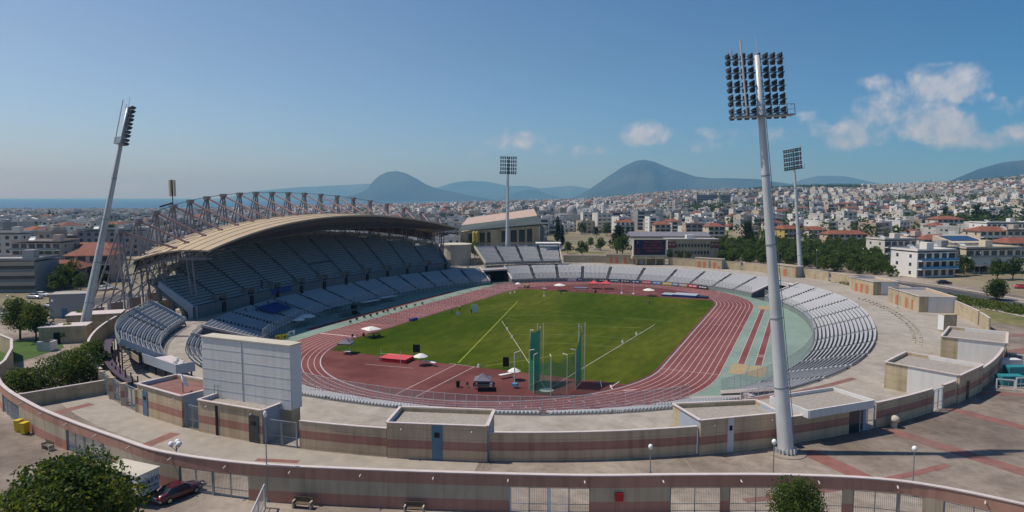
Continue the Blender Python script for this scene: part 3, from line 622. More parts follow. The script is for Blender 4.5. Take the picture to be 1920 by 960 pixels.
# ================================================================== RAISED STANDS ON THE CONCOURSE
def upper_block(a0, a1, label, nrow, nsec, z0=6.6, off0=.0, dz=.5, dr=.82):
    def cv(k, th):
        x, y = bowl(1.0, th); e = 1e-3; x2, y2 = bowl(1.0, th+e); nx, ny = (y2-y), -(x2-x); q = math.hypot(nx, ny); return (x+nx/q*(1.6+off0+dr*k), y+ny/q*(1.6+off0+dr*k))
    A0, A1 = D2R(a0), D2R(a1); t = T('raised_stand', label, 'raised stand', (*cv(nrow/2, (A0+A1)/2), G0))
    ths = np.linspace(A0, A1, 31); mb = MB(); rows = []
    for k in range(nrow+1):
        rows.append([(*cv(k, q), z0+dz*k) for q in ths])
        if k < nrow: rows.append([(*cv(k+1, q), z0+dz*k) for q in ths])
    mb.grid([r[::-1] for r in rows]); mb.grid([[(*cv(nrow, q), z0+dz*nrow) for q in ths], [(*cv(nrow, q), z0+dz*nrow-.5) for q in ths], [(*cv(0, q), z0-.5) for q in ths], [(*cv(0, q), z0) for q in ths]])
    for q in (ths[0], ths[-1]):
        poly = [(*cv(0, q), z0-.5)]+[p for k in range(nrow) for p in ((*cv(k, q), z0+dz*k), (*cv(k+1, q), z0+dz*k))]+[(*cv(nrow, q), z0+dz*nrow), (*cv(nrow, q), z0+dz*nrow-.5)]; mb.add(poly, [tuple(range(len(poly)))])
    mb.build('deck', 'terrace', t)
    for s in range(nsec):
        b0, b1 = A0+(A1-A0)*s/nsec, A0+(A1-A0)*(s+1)/nsec; rd = []
        for k in range(nrow): p, nn = row_points(lambda q, k=k: cv(k+.3, q), b0, b1); rd.append((p, nn, z0+dz*k))
        V, Fc = seats_arrays(rd); npmesh('seat_block', V, Fc, 'seat', parent=t)
    for k in (0, nrow):
        fence('rail', [cv(k, q) for q in ths], z0+dz*k, 1.1, t, 1.6)
    for e in (0, -1):
        mb = MB(); mb.beam((*cv(0, ths[e]), z0+.3), (*cv(nrow, ths[e]), z0+dz*nrow+.5), .35, .9); mb.build('side_panel', 'ivory' if a0 < 180 else 'greypaint', t)
    mb = MB()
    for q in ths[::3]:
        for k in (0, nrow/2, nrow-.3): p = cv(k, q); mb.box((p[0], p[1], (G0+z0+dz*k-.4)/2), (.14, .14, z0+dz*k-.4-G0))
        mb.beam((*cv(0, q), G0+.2), (*cv(nrow-.3, q), z0+dz*nrow-.6), .1, .1); mb.beam((*cv(nrow-.3, q), G0+.2), (*cv(0, q), z0-.4), .08, .08); mb.beam((*cv(nrow-.3, q), G0+.3), (*cv(nrow/2, q), z0+dz*nrow/2-.5), .1, .1)
    mb.build('scaffold_frame', 'purple' if a0 > 180 else 'steel', t); return cv, ths, t
upper_block(112.5, 136.5, 'long raised stand of grey seats in front of the sports hall', 12, 4)
cvn, thn, tn = upper_block(219, 246, 'raised stand of white seats beside the near left mast', 9, 3, 6.0, off0=2.5, dz=.43, dr=.76)
# small platform with white chairs at its near end
pt = T('platform', 'pale wheelchair platform with white chairs at the near end of the raised stand', 'platform', (*cvn(2, D2R(250)), G0))
a_, b_ = D2R(246.6), D2R(254.5)
MB().prism([cvn(-.6, a_), cvn(5.0, a_), cvn(3.0, b_), cvn(-.6, b_)], 6.7, 7.1).build('floor', 'coping', pt)
mb = MB(); mb.beam((*cvn(5.1, a_), 7.3), (*cvn(3.1, b_), 7.3), .12, 1.5); mb.beam((*cvn(3.1, b_), 7.3), (*cvn(-.6, b_), 7.3), .12, 1.5); mb.build('side_panel', 'greypaint', pt)
mb = MB()
for k in (-.3, 4.2):
    for q in np.linspace(a_, b_-.01, 4): p = cvn(k if k < 0 else k-1.8*(q-a_)/(b_-a_), q); mb.box((p[0], p[1], 5.85), (.16, .16, 1.7))
mb.build('leg_frame', 'black', pt)
for k in range(7): MB().box((*cvn(-.1+.55*(k % 3), a_+(b_-a_)*(.42+.08*k)), 7.32), (.42, .42, .44)).build('chair', 'white', pt)
pt2 = T('access_ramp', 'dark scaffold ramp with cream side boards behind the raised stand', 'ramp', (*cvn(11, D2R(240)), G0))
mb = MB(); r_ = [cvn(11.4-.12*i, D2R(233+1.8*i)) for i in range(12)]
for i, (a, b) in enumerate(zip(r_[:-1], r_[1:])): mb.beam((*a, 6.9-.09*i), (*b, 6.9-.09*(i+1)), 1.3, .2)
mb.build('deck', 'purple', pt2); mb = MB()
r2_ = [cvn(9.3-.28*i, D2R(233+1.8*i)) for i in range(10)]
for i, (a, b) in enumerate(zip(r2_[:-1], r2_[1:])):
    for z in (0, .38, .76): mb.beam((*a, 8.6-.12*i+z), (*b, 8.5-.12*i+z), .08, .26)
mb.build('side_board', 'cream', pt2); mb = MB()
for i, a in enumerate(r_): mb.box((a[0], a[1], 5.9), (.14, .14, 1.8)); mb.box((a[0]+.5, a[1]+.5, 5.9), (.14, .14, 1.8))
mb.build('trestle', 'black', pt2)

# ================================================================== FLOODLIGHT MASTS
def flood_proto(label, detail=True):
    """built upright at the origin, lamps facing +Y; local height 46"""
    t = T('floodlight_mast', label, 'floodlight mast', (0, 0, 0), 'floodlight masts at the corners of the arena')
    mb = MB(); prof = [(1.28, 0), (1.28, .12), (1.16, .2), (1.05, 6)]; n = 16
    mb.lathe((0, 0, 0), [(.95, 0), (.95, .12), (.90, .5), (.74, 12), (.56, 23), (.39, 38), (.29, 46)], 16); pole = mb.build('pole', 'galv', t, smooth=True)
    mb = MB()
    for z in (.1,):
        for k in range(16): a = 2*PI*k/16; mb.box((1.08*math.cos(a), 1.08*math.sin(a), .3), (.28, .08, .6), rz=a)
    mb.build('base_flange', 'galv', t)
    mb = MB(); mb.tube((.95, -.4, 1), (.36, -.16, 45), .045, n=4)
    for z in (7.5, 15.5, 24, 32): r_ = .90-.0140*z; mb.lathe((0, 0, z), [(r_+.01, 0), (r_+.05, .02), (r_+.05, .14), (r_+.01, .16)], 16)
    mb.build('cable_ladder', 'steel', t)
    mb = MB()
    for r in range(5): z = 39.4+r*1.58; mb.beam((-3.6, .45, z), (3.6, .45, z), .14, .14)
    for x in (-3.55, 3.55): mb.beam((x, .4, 39.2), (x, .4, 39.6), .1, .1)
    for x in (-1.6, 1.5): mb.beam((x, .3, 39.2), (x, .3, 46.4), .12, .12)
    mb.build('lamp_frame', 'steel', t)
    mb = MB(); mb.box((.1, -.35, 38.9), (7.4, .9, .14)); 
    for x in np.linspace(-3.75, 3.75, 9): mb.box((x, -.8, 39.5), (.06, .06, 1.2))
    for z in (39.5, 40.1): mb.beam((-3.75, -.8, z), (3.75, -.8, z), .05, .05)
    for x in (-3.75, 3.75): mb.beam((x, -.8, 40.1), (x, .0, 40.1), .05, .05)
    mb.build('service_platform', 'steel', t)
    mb = MB(); mb.tube((0, 0, 46), (0, 0, 48.2), .035, n=4); mb.tube((-2.2, -.8, 39), (-2.35, -.8, 47.6), .10, .09, n=6); mb.tube((-3.3, 0, 46), (-3.3, 0, 47), .05, n=4); mb.tube((-3.05, 0, 46), (-3.05, 0, 46.8), .05, n=4); mb.build('aerial', 'coping', t)
    lmb = MB(); lmb.add([(-.27, .14, .25), (.27, .14, .25), (.27, .14, -.25), (-.27, .14, -.25), (-.2, -.30, .16), (.2, -.30, .16), (.2, -.30, -.2), (-.2, -.30, -.2)], [(0, 1, 2, 3), (7, 6, 5, 4), (0, 4, 5, 1), (1, 5, 6, 2), (2, 6, 7, 3), (3, 7, 4, 0)]); lmb.box((0, -.42, 0), (.2, .26, .22)); first = None
    for r in range(5):
        for q in (0, 1):
            for c in range(8):
                x = -3.25+c*.93; z = 39.75+r*1.58-q*.72
                if first is None: o = first = lmb.build('floodlight', 'lampbody', t)
                else: o = first.copy(); COL.objects.link(o)
                o.location = (x, .75 if q else .7, z); o.rotation_euler = (-.45, 0, 0)
    return t
def place_mast(t, base, top, face):
    b, q = Vector(base), Vector(top); z = (q-b).normalized(); f = Vector((face[0]-b.x, face[1]-b.y, 0)); y = (f-z*f.dot(z)).normalized(); x = y.cross(z)
    t.matrix_world = Matrix(((x.x, y.x, z.x, b.x), (x.y, y.y, z.y, b.y), (x.z, y.z, z.z, b.z), (0, 0, 0, 1)))
mast0 = flood_proto('huge grey floodlight mast in the right foreground, on the plaza by the near wall')
lab = ['tall floodlight mast leaning inward at the left, beside the roofed grandstand', 'slender floodlight mast standing before the far sports hall', 'thin floodlight mast at the far right corner, in front of the citrus grove']
others = []
for l in lab: c = copy_tree(mast0); c['label'] = l; others.append(c)
def top_of(px, py, base):
    d = np.array([*base])-CAM; D = float(d@FW); dd = FW+R2*(px-960)/F-U2*(py-480)/F; q = CAM+dd*D
    k = 1.0; v = q-np.array(base); return tuple(q)
for o, b, tp in ((mast0, (60.6, -93.2, G0), (1419, 104)), (others[0], (-74, -84, G0-1), (240, 203)), (others[1], (-57, 91, G0), (953, 295)), (others[2], (60, 93.5, G0), (1487, 281))):
    q = Vector(top_of(*tp, b)); place_mast(o, b, q, (-28, 0) if b[0] < -70 else (0, 0)); k = (q-Vector(b)).length/46; o.scale = (k, k, k)
mb = MB(); mb.lathe((60.6, -93.2, G0), [(2.1, 0), (2.1, .07)], 20); tag(mb.build('mast_footing', 'plaza'), 'round concrete footing under the huge foreground floodlight mast', 'footing')

# ================================================================== INNER RING WALL, KIOSKS, GATES
def arc(a0, a1, k=1.0, n=None):
    n = n or max(2, int(abs(a1-a0)/1.5)+1); return [ring(D2R(a0+(a1-a0)*i/n), k) for i in range(n+1)]
def ring_wall(a0, a1, label, h=3.12, th=.3, name='perimeter_wall', cat='wall', banded=True, group=None):
    o_, i_ = arc(a0, a1, 1.0), arc(a0, a1, 1-.003*1); n = len(o_)
    i_ = [(x-(x/98)*th*.9, y-(y/115)*th*.9) for x, y in o_]
    mb = MB(); mb.cur = 0; mb.grid([[(*p, G0-.01) for p in o_], [(*p, G0+h) for p in o_]])
    mb.cur = 1; mb.grid([[(*p, G0+h) for p in i_], [(*p, G0-.01) for p in i_]])
    for e, w in ((0, 1), (-1, 0)):
        q = [(*o_[e], G0), (*i_[e], G0), (*i_[e], G0+h), (*o_[e], G0+h)]; mb.add(q if w == 0 else q[::-1], [(0, 1, 2, 3)])
    w = mb.build(name, ['wallband' if banded else 'cream', 'cream']); tag(w, label, cat, group)
    cp = MB(); oo = [(x*1.0004+x/98*.04, y+y/115*.04) for x, y in o_]; ii = [(x-x/98*.06, y-y/115*.06) for x, y in i_]
    cp.grid([[(*p, G0+h) for p in oo], [(*p, G0+h+.10) for p in oo], [(*p, G0+h+.10) for p in ii], [(*p, G0+h) for p in ii]]); c = cp.build('coping', 'coping', w); return w
def gate(a0, a1, label, k=1.0, h=2.9, bars='steel', leaves=2, group=None):
    a, b = ring(D2R(a0), k), ring(D2R(a1), k); return flat_gate(a, b, G0, h, label, leaves, bars, group)
def flat_gate(a, b, z, h, label, leaves=2, bars='steel', group=None, posts=True, name='metal_gate', cat='gate', vbars=.14):
    t = T(name, label, cat, ((a[0]+b[0])/2, (a[1]+b[1])/2, z), group); L_ = math.hypot(b[0]-a[0], b[1]-a[1]); u = ((b[0]-a[0])/L_, (b[1]-a[1])/L_)
    if posts:
        mb = MB()
        for d in (0, L_): mb.box((a[0]+u[0]*d, a[1]+u[1]*d, z+h/2), (.14, .14, h))
        mb.beam((*a, z+h), (*b, z+h), .1, .12); mb.build('frame', bars, t)
    for i in range(leaves):
        d0, d1 = L_*i/leaves+.08, L_*(i+1)/leaves-.08; mb = MB(); p, q = (a[0]+u[0]*d0, a[1]+u[1]*d0), (a[0]+u[0]*d1, a[1]+u[1]*d1)
        for zz in (.12, h*.38, h*.92): mb.beam((*p, z+zz), (*q, z+zz), .05, .06)
        mb.box((*p, z+h*.5), (.07, .07, h*.9)); mb.box((*q, z+h*.5), (.07, .07, h*.9))
        n = max(2, int((d1-d0)/vbars)) 
        for j in range(1, n): d = d0+(d1-d0)*j/n; mb.box((a[0]+u[0]*d, a[1]+u[1]*d, z+h*.52), (.022, .022, h*.8))
        mb.build('leaf', bars, t)
    return t
def kiosk(a0, a1, depth, label, h=3.95, doors=(), inner_doors=(), roofmat='gravel', roof_over=0.0, front_out=.35, side='greypaint', split=.25):
    """building on the ring: outer face between the angles, side walls running inwards"""
    A, B = ring(D2R(a0), 1.0), ring(D2R(a1), 1.0); mid = D2R((a0+a1)/2); e = 1e-3; m0, m1 = ring(mid-e), ring(mid+e); tx, ty = m1[0]-m0[0], m1[1]-m0[1]; k = math.hypot(tx, ty); tx, ty = tx/k, ty/k; nx, ny = ty, -tx   # outward
    if isinstance(depth, (int, float)): depth = (depth, depth)
    A = (A[0]+nx*front_out, A[1]+ny*front_out); B = (B[0]+nx*front_out, B[1]+ny*front_out); Cc = (B[0]-nx*depth[1], B[1]-ny*depth[1]); Dd = (A[0]-nx*depth[0], A[1]-ny*depth[0])
    t = T('kiosk', label, 'kiosk', ((A[0]+Cc[0])/2, (A[1]+Cc[1])/2, G0)); zt = G0+h
    def wall(p, q, mt, nm='wall', z0=G0-.01, thick=.25, zt_=zt):
        L_ = math.hypot(q[0]-p[0], q[1]-p[1]); ux, uy = (q[0]-p[0])/L_, (q[1]-p[1])/L_; ix, iy = -uy*thick, ux*thick
        return MB().prism([p, q, (q[0]+ix, q[1]+iy), (p[0]+ix, p[1]+iy)], z0, zt_).build(nm, mt, t)
    f = wall(A, B, 'wallband'); 
    def lerp(p, q, s): return (p[0]+(q[0]-p[0])*s, p[1]+(q[1]-p[1])*s)
    wi = [lerp(B, Cc, .03), lerp(B, Cc, 1-split), lerp(B, Cc, 1)]; wall(wi[0], wi[1], side); wall(wi[1], wi[2], 'cream')
    wall(lerp(Cc, Dd, .012), lerp(Cc, Dd, .988), 'cream'); wj = [lerp(A, Dd, .03), lerp(A, Dd, 1-split), lerp(A, Dd, 1)]
    wall(wj[1], wj[0], side); wall(wj[2], wj[1], 'cream')
    poly = [lerp(A, Cc, .02), lerp(B, Dd, .02), lerp(Cc, A, .02), lerp(Dd, B, .02)]
    MB().prism(poly, zt-.75, zt-.45).build('roof', roofmat, t)
    mb = MB(); o = .07; cs = [A, B, Cc, Dd]
    for i in range(4):
        p, q = cs[i], cs[(i+1) % 4]; mb.beam((*lerp(p, q, .004), zt+.05), (*lerp(p, q, .996), zt+.05), .34, .10+.003*i)
    mb.build('coping', 'coping', t)
    def door(p, q, s, w, hh, mt, nm, outv, zz=G0+.02):
        c = lerp(p, q, s); L_ = math.hypot(q[0]-p[0], q[1]-p[1]); ang_ = math.atan2(q[1]-p[1], q[0]-p[0]); o = MB(); o.box((c[0]+outv[0]*.03, c[1]+outv[1]*.03, zz+hh/2), (w, .12, hh), rz=ang_); d = o.build(nm, mt, t); return d, c, ang_
    for s, w, hh, mt in doors:
        d, c, an_ = door(A, B, s, w, hh, mt, 'door', (nx, ny)); MB().box((c[0]+nx*.1, c[1]+ny*.1, G0+hh*.72), (w*.5, .05, hh*.14), rz=an_).build('vent', 'black', d)
    for s, w, hh, mt in inner_doors:
        d, c, an_ = door(Cc, Dd, s, w, hh, mt, 'door', (-nx, -ny))
    mb = MB()
    for s in (.15, .85): c = lerp(A, B, s); mb.tube((c[0]+nx*.05, c[1]+ny*.05, zt-.5), (c[0]+nx*.4, c[1]+ny*.4, zt-.62), .06, n=5)
    mb.build('rain_spout', 'coping', t)
    return t
BD = 'bluedoor'
kiosk(-100.6, -94.7, (5.5, 6.5), 'striped kiosk with brown roof terrace and satellite dish, left of the tall white box', doors=((.18, 1.1, 3.3, BD),), roofmat='redpave')
kiosk(-92.9, -87.0, (4.6, 4.6), 'striped kiosk with an open dark doorway in front of the tall white box', doors=((.88, 1.5, 3.2, 'darkglass'), (.3, .35, 3.6, 'black')))
kiosk(-77.9, -71.5, (5.6, 5.6), 'striped kiosk with gravel roof and narrow blue door, centre of the near wall', doors=((.505, 1.15, 3.92, BD),))
kiosk(-58.2, -52.4, (6.2, 5.0), 'striped kiosk with pale roof just left of the huge floodlight mast', doors=((.36, .75, 3.9, 'panel'),))
kiosk(-33.6, -28.6, (9.8, 10.6), 'long kiosk with blue grey side wall at the right, near the rubbish containers', doors=((.35, .9, 2.6, 'wood'),), side='panel', split=.32)
kiosk(-18.2, -12.2, (9.4, 9.0), 'long kiosk with pale roof behind the one by the containers, far right', doors=((.3, .9, 2.4, 'wood'),), side='panel', split=.27)
kiosk(11.6, 20.6, (8.6, 9.6), 'tan kiosk with purple banner and two orange doors facing the stands', inner_doors=((.62, 1.2, 2.6, 'orange'), (.8, .8, 2.6, 'orange'), (.3, 1.2, 2.6, 'orange')), side='panel', split=.25)
kiosk(27.6, 34.0, (8.0, 8.2), 'tan kiosk with grey side wall beside the road, orange doors in shade', inner_doors=((.3, 1.2, 2.6, 'orange'), (.52, 1.2, 2.6, 'orange'), (.75, 1.2, 2.6, 'orange')), side='panel', split=.3)
kiosk(51.8, 58.4, (4, 4), 'tan kiosk with orange doors at the foot of the far right floodlight mast', inner_doors=((.3, 1.2, 2.6, 'orange'), (.6, 1.2, 2.6, 'orange')), side='greypaint', split=.4)
kiosk(71.3, 78.0, (3, 3), 'tan kiosk with four orange doors between the big screen and the far mast', inner_doors=((.15, 1.2, 2.6, 'orange'), (.35, 1.0, 2.5, 'orange'), (.55, .5, 3.2, BD), (.72, 1.0, 2.5, 'orange'), (.88, .8, 1.2, 'orange')))
kiosk(94.6, 101.0, (3, 3), 'tan kiosk with orange doors left of the big screen', inner_doors=((.2, 1.2, 2.6, 'orange'), (.42, 1.2, 2.6, 'orange'), (.75, 1.2, 2.6, 'orange')))
ring_wall(-84.2, -78.0, 'striped wall section between the tall white box and the central kiosk')
ring_wall(-71.4, -58.3, 'long striped wall section curving between two gravel roofed kiosks')
ring_wall(-52.3, -46.6, 'striped wall section right behind the huge floodlight mast')
ring_wall(-44.0, -37.3, 'striped wall section right of the blue canopied doorway')
ring_wall(-35.7, -33.7, 'short striped wall stub beside the long kiosk with the blue grey side')
ring_wall(-28.5, -18.3, 'striped wall section running behind the rubbish containers')
ring_wall(3.2, 11.4, 'plain tan wall beside the dry grass lot at the far right')
ring_wall(-1.6, 2.7, 'short tan wall piece at the right end of the dry grass lot')
ring_wall(20.8, 27.4, 'tan wall between two grey sided kiosks facing the reed ditch')
ring_wall(34.2, 44.6, 'tan wall curving behind the upper right concourse')
ring_wall(45.2, 51.6, 'tan wall with a railing, right of the far floodlight mast')
ring_wall(58.6, 66.6, 'tan wall with white cabinets before it, below the citrus grove')
ring_wall(67.2, 71.2, 'tan wall bay right of the kiosk with four orange doors')
ring_wall(78.2, 85.4, 'tan wall with a yellow bin, right of the big screen')
ring_wall(101.2, 112, 'tan wall behind the far bend, left of the orange door kiosk')
ring_wall(112.5, 150, 'tan wall behind the far raised stand', h=2.6)
ring_wall(150.5, 215, 'tan street wall behind the roofed grandstand', h=2.6)
ring_wall(215.5, 250.5, 'yellowish wall curving round the near left raised stand', banded=False)
for i in range(3):
    a = -108.4+i*2.6; gate(a, a+2.1, ['slatted gate left of three beside the brown roofed kiosk', 'slatted gate, middle of three beside the brown roofed kiosk', 'slatted gate right of three beside the brown roofed kiosk'][i], h=3.0, leaves=2)
    p = ring(D2R(a+2.32)); tag(MB().box((p[0], p[1], G0+1.56), (.7, .6, 3.12), rz=.25).build('gate_pier', 'wallband'), ['striped pier between the left and middle slatted gates', 'striped pier between the middle and right slatted gates', 'striped pier where the three slatted gates meet the kiosk'][i], 'pier')
p = ring(D2R(-108.9)); tag(MB().box((p[0], p[1], G0+1.56), (.7, .6, 3.12), rz=.25).build('gate_pier', 'wallband'), 'striped pier at the left end of the three slatted gates', 'pier')
gate(-94.5, -93.1, 'tall grey gate between the two kiosks by the white box')
gate(-86.8, -84.4, 'open grey gate right of the kiosk with the dark doorway')
gate(-45.6, -44.2, 'open white framed gate beside the blue canopied doorway', bars='greypaint')
gate(-37.2, -35.8, 'light grey gate in the striped wall at the right', bars='greypaint')
gate(2.7, 3.2, 'narrow grey door between two tan walls at the far right', leaves=1)
# canopied entrance
A, B = ring(D2R(-50.6)), ring(D2R(-44.9)); en = T('entrance', 'entrance with thick pale blue canopy and dark doorway right of the foreground mast', 'entrance', (*ring(D2R(-47.5), .99), G0))
mid = D2R(-47.7); nx, ny = math.cos(mid)/98, math.sin(mid)/115; k = math.hypot(nx, ny); nx, ny = nx/k, ny/k
def off(p, d): return (p[0]+nx*d, p[1]+ny*d)
MB().prism([off(A, .6), off(B, .6), off(B, -5), off(A, -5)], 8.35, 8.6).build('roof', 'gravel', en)
mb = MB(); cs = [off(A, .8), off(B, .8), off(B, -5.2), off(A, -5.2)]
for i in range(4): p, q = cs[i], cs[(i+1) % 4]; mb.beam((*p, 8.55), (*q, 8.55), .2, .95+.003*i)
mb.build('canopy_fascia', 'panel', en)
q = ring(D2R(-46.6)); q2 = ring(D2R(-45.3)); MB().prism([off(q, -.1), off(q2, -.1), off(q2, -3), off(q, -3)], G0, 8.3).build('lobby', 'bluedoor', en)
MB().prism([off(q, .02), off(q2, .02), off(q2, -.12), off(q, -.12)], G0+.02, 8.0).build('doorway', 'darkglass', en)
q3 = ring(D2R(-45.0)); MB().prism([off(q2, .0), off(q3, .0), off(q3, -3), off(q2, -3)], G0, 8.3).build('side_wall', 'greypaint', en)
# free standing board near the far right kiosks
x, y = P(1778, 622); t = T('notice_board', 'upright tan block with white poster board, on the concourse at the far right', 'notice board', (x, y, G0))
MB().box((x, y, G0+1.9), (2.9, .9, 3.8), rz=.5).build('block', 'cream', t); MB().box((x-1.52, y-.55, G0+2.0), (.06, 1.7, 3.2), rz=.5).build('poster', 'white', t)

# ================================================================== SCOREBOARDS
t = T('blank_scoreboard', 'tall white panelled back of a scoreboard box above the near striped wall', 'scoreboard', (0, -111.3, G0))
c0, c1 = (-7.1, -112.5), (6.8, -112.2)
MB().prism([c0, c1, (6.85, -110.4), (-7.05, -110.7)], 8.3, 16).build('casing', 'panel', t)
mb = MB()
for z in np.arange(9.55, 16, 1.28): mb.beam((c0[0]+.02, c0[1]-.02, z), (c1[0]-.02, c1[1]-.02, z), .02, .03)
mb.beam((-.6, -112.40, 8.3), (-.6, -112.40, 16), .05, .06); mb.build('panel_seam', 'panelgap', t)
MB().prism([(-7.2, -112.62), (6.9, -112.32), (6.95, -110.3), (-7.15, -110.6)], 16.0, 16.16).build('top_cap', 'ivory', t)
MB().prism([(-6.9, -112.3), (6.6, -112.0), (6.7, -110.6), (-6.8, -110.9)], 5, 8.3).build('plinth', 'cream', t)
mb = MB(); [mb.tube((x, -112.75, 8.4), (x, -112.75, 10.2), .04, n=5) for x in (-4.9, -4.3)]; [mb.beam((-4.9, -112.75, z), (-4.3, -112.75, z), .04, .04) for z in (8.8, 9.2, 9.6, 10.0, 10.2)]; mb.build('ladder', 'steel', t)
mb = MB(); mb.beam((3.0, -112.55, 8.6), (2.4, -112.55, 9.9), .06, .06); mb.build('bracket', 'white', t)
t = T('video_scoreboard', 'big dark electronic scoreboard with orange lines of writing above the far stand', 'scoreboard', (.7, 111, G0))
a, b = P(1187, 497), P(1250, 497); ux, uy = b[0]-a[0], b[1]-a[1]; k = math.hypot(ux, uy); ux, uy = ux/k, uy/k; wx, wy = uy, -ux; W_ = 14.2
def sb(s, d, z): return (a[0]+ux*s-wx*d, a[1]+uy*s-wy*d, z)
def sbox(nm, mt, s0, s1, d0, d1, z0, z1, par=None): return MB().prism([sb(s0, d0, 0)[:2], sb(s1, d0, 0)[:2], sb(s1, d1, 0)[:2], sb(s0, d1, 0)[:2]], z0, z1).build(nm, mt, par or t)
sbox('casing', 'ivory', 0, W_, 0, 2.2, 8.8, 16.1); scr = sbox('screen', 'navy', .35, W_-.5, -.05, .02, 9.3, 15.75)
sbox('support_beam', 'cream', -.4, W_+.4, -.3, 3.6, 7.6, 8.8)
for s in (1.2, 5.2, 9.4, 13): sbox('column', 'cream', s, s+.7, .2, 1.2, G0, 7.6)
sbox('back_wall', 'cream', .2, W_, 2.6, 2.9, G0, 7.6); sbox('door', 'panel', 3.3, 4.9, 2.45, 2.6, G0, 7.2)
def text(s, mt, parent, loc, xdir, updir, size, name='lettering', ext=.01, align='CENTER'):
    cu = bpy.data.curves.new(name, 'FONT'); cu.body = s; cu.size = size; cu.extrude = ext; cu.align_x = align; cu.align_y = 'CENTER'; cu.space_line = 1.1
    o = bpy.data.objects.new(name, cu); COL.objects.link(o); dg = bpy.context.evaluated_depsgraph_get(); me = bpy.data.meshes.new_from_object(o.evaluated_get(dg)); bpy.data.objects.remove(o)
    me.materials.clear(); me.materials.append(M[mt]); ob = bpy.data.objects.new(name, me); COL.objects.link(ob); x = Vector(xdir).normalized(); y = Vector(updir).normalized(); z = x.cross(y)
    ob.parent = parent; pl = wloc(parent) if parent is not None else Vector((0, 0, 0)); l = Vector(loc)-pl
    ob.matrix_basis = Matrix(((x.x, y.x, z.x, l.x), (x.y, y.y, z.y, l.y), (x.z, y.z, z.z, l.z), (0, 0, 0, 1))); return ob
for i, s in enumerate(('ΠΑΝΕΛΛΗΝΙΟ', 'ΠΡΩΤΑΘΛΗΜΑ ΣΤΙΒΟΥ', 'ΣΤΑΔΙΟ', 'ΠΑΤΡΑ 2020')[:4]):
    s = ('ΠΡΩΤΑΘΛΗΜΑ', 'Κ/Γ   ΣΤΙΒΟΥ   Α', 'ΑΓΩΝΕΣ ΠΑΤΡΑΣ', 'ΣΤΙΒΟΣ 2020')[i]
    text(s, 'led', scr, sb(8.3, -.09, 14.75-i*1.25), (ux, uy, 0), (0, 0, 1), 1.05)
text('1', 'ledwhite', scr, sb(1.8, -.09, 14.6), (ux, uy, 0), (0, 0, 1), 1.3)
for i in range(3): sbox('row_dots', 'led', 1.0, 3.0, -.08, -.06, 12.1-i*.85, 12.22-i*.85, scr)

# ================================================================== OUTER WALL WITH GATES
OW = [(-75, -104), (-50, -113.5), (-35.6, -120.1), (-22.5, -123.9), (-12.7, -125.8), (-2.8, -127.2), (4.6, -128), (14.5, -126.8), (23.5, -124.1), (34.2, -120.4), (44.6, -116.4), (53.3, -112.3), (62.1, -108.5), (70.7, -106.2), (78.9, -107.3), (90, -111), (104, -117)]
OX = np.array([p[0] for p in OW]); OY = np.array([p[1] for p in OW])
def cr(u):
    i = int(np.clip(np.searchsorted(OX, u)-1, 1, len(OX)-3)); x0, x1, x2, x3 = OX[i-1:i+3]; y0, y1, y2, y3 = OY[i-1:i+3]; t = (u-x1)/(x2-x1); m1 = (y2-y0)/(x2-x0)*(x2-x1); m2 = (y3-y1)/(x3-x1)*(x2-x1)
    return (2*t**3-3*t*t+1)*y1+(t**3-2*t*t+t)*m1+(-2*t**3+3*t*t)*y2+(t**3-t*t)*m2
def opath(u0, u1, d=0.0, st=1.2):
    n = max(1, int(abs(u1-u0)/st)); r = []
    for i in range(n+1):
        u = u0+(u1-u0)*i/n; e = .2; ty = (cr(u+e)-cr(u-e))/(2*e); k = math.hypot(1, ty); r.append((u-ty/k*d*-1*-1, cr(u)+d/k))
    return r
OPEN = [(-35.0, -27.3, 'left'), (-13.6, -4.1, 'grey slatted gate in the outer wall behind the bushy tree'), (6.9, 14.7, 'tall black barred gate behind the dark red car'), (38.1, 44.8, ''), (51.4, 55.6, ''), (56.3, 60.8, ''), (61.4, 65.7, ''), (66.5, 72.0, ''), (73.5, 80.0, '')]
ow = T('outer_wall', 'long outer boundary wall with pink and grey stripes and gate openings', 'wall', (20, cr(20), G0)); HT, HO = 8.5, 7.42
def owseg(u0, u1, z0, z1, nm):
    o_, i_ = opath(u0, u1, 0), opath(u0, u1, .32); mb = MB(); mb.grid([[(*p, z0) for p in o_], [(*p, z1) for p in o_], [(*p, z1) for p in i_], [(*p, z0) for p in i_], [(*p, z0) for p in o_]])
    for e in (0, -1): q = [(*o_[e], z0), (*i_[e], z0), (*i_[e], z1), (*o_[e], z1)]; mb.add(q if e else q[::-1], [(0, 1, 2, 3)])
    return mb.build(nm, 'outerband', ow)
cur = -60.0
for u0, u1, _l in OPEN+[(100, 100, None)]:
    owseg(cur, u0, G0-.01, HO, 'wall_panel')
    cur = u1
owseg(-60, 100, HO+.002, HT, 'top_beam')
mb = MB(); o_, i_ = opath(-60, 100, -.06), opath(-60, 100, .38); mb.grid([[(*p, HT) for p in o_], [(*p, HT+.1) for p in o_], [(*p, HT+.1) for p in i_], [(*p, HT) for p in i_]]); mb.build('coping', 'coping', ow)
GL = ['slatted grey gate at the far left end of the outer wall', 'slatted grey gate in the outer wall behind the bushy foreground tree', 'tall dark barred gate behind the dark red car', 'gate with white framed doors in the outer wall, bottom centre',
      'barred gate just right of the red cabinet on the outer wall', 'barred gate left of the round foreground bush', 'barred gate partly hidden by the round foreground bush', 'barred gate right of the round foreground bush', 'barred gate at the bottom right corner']
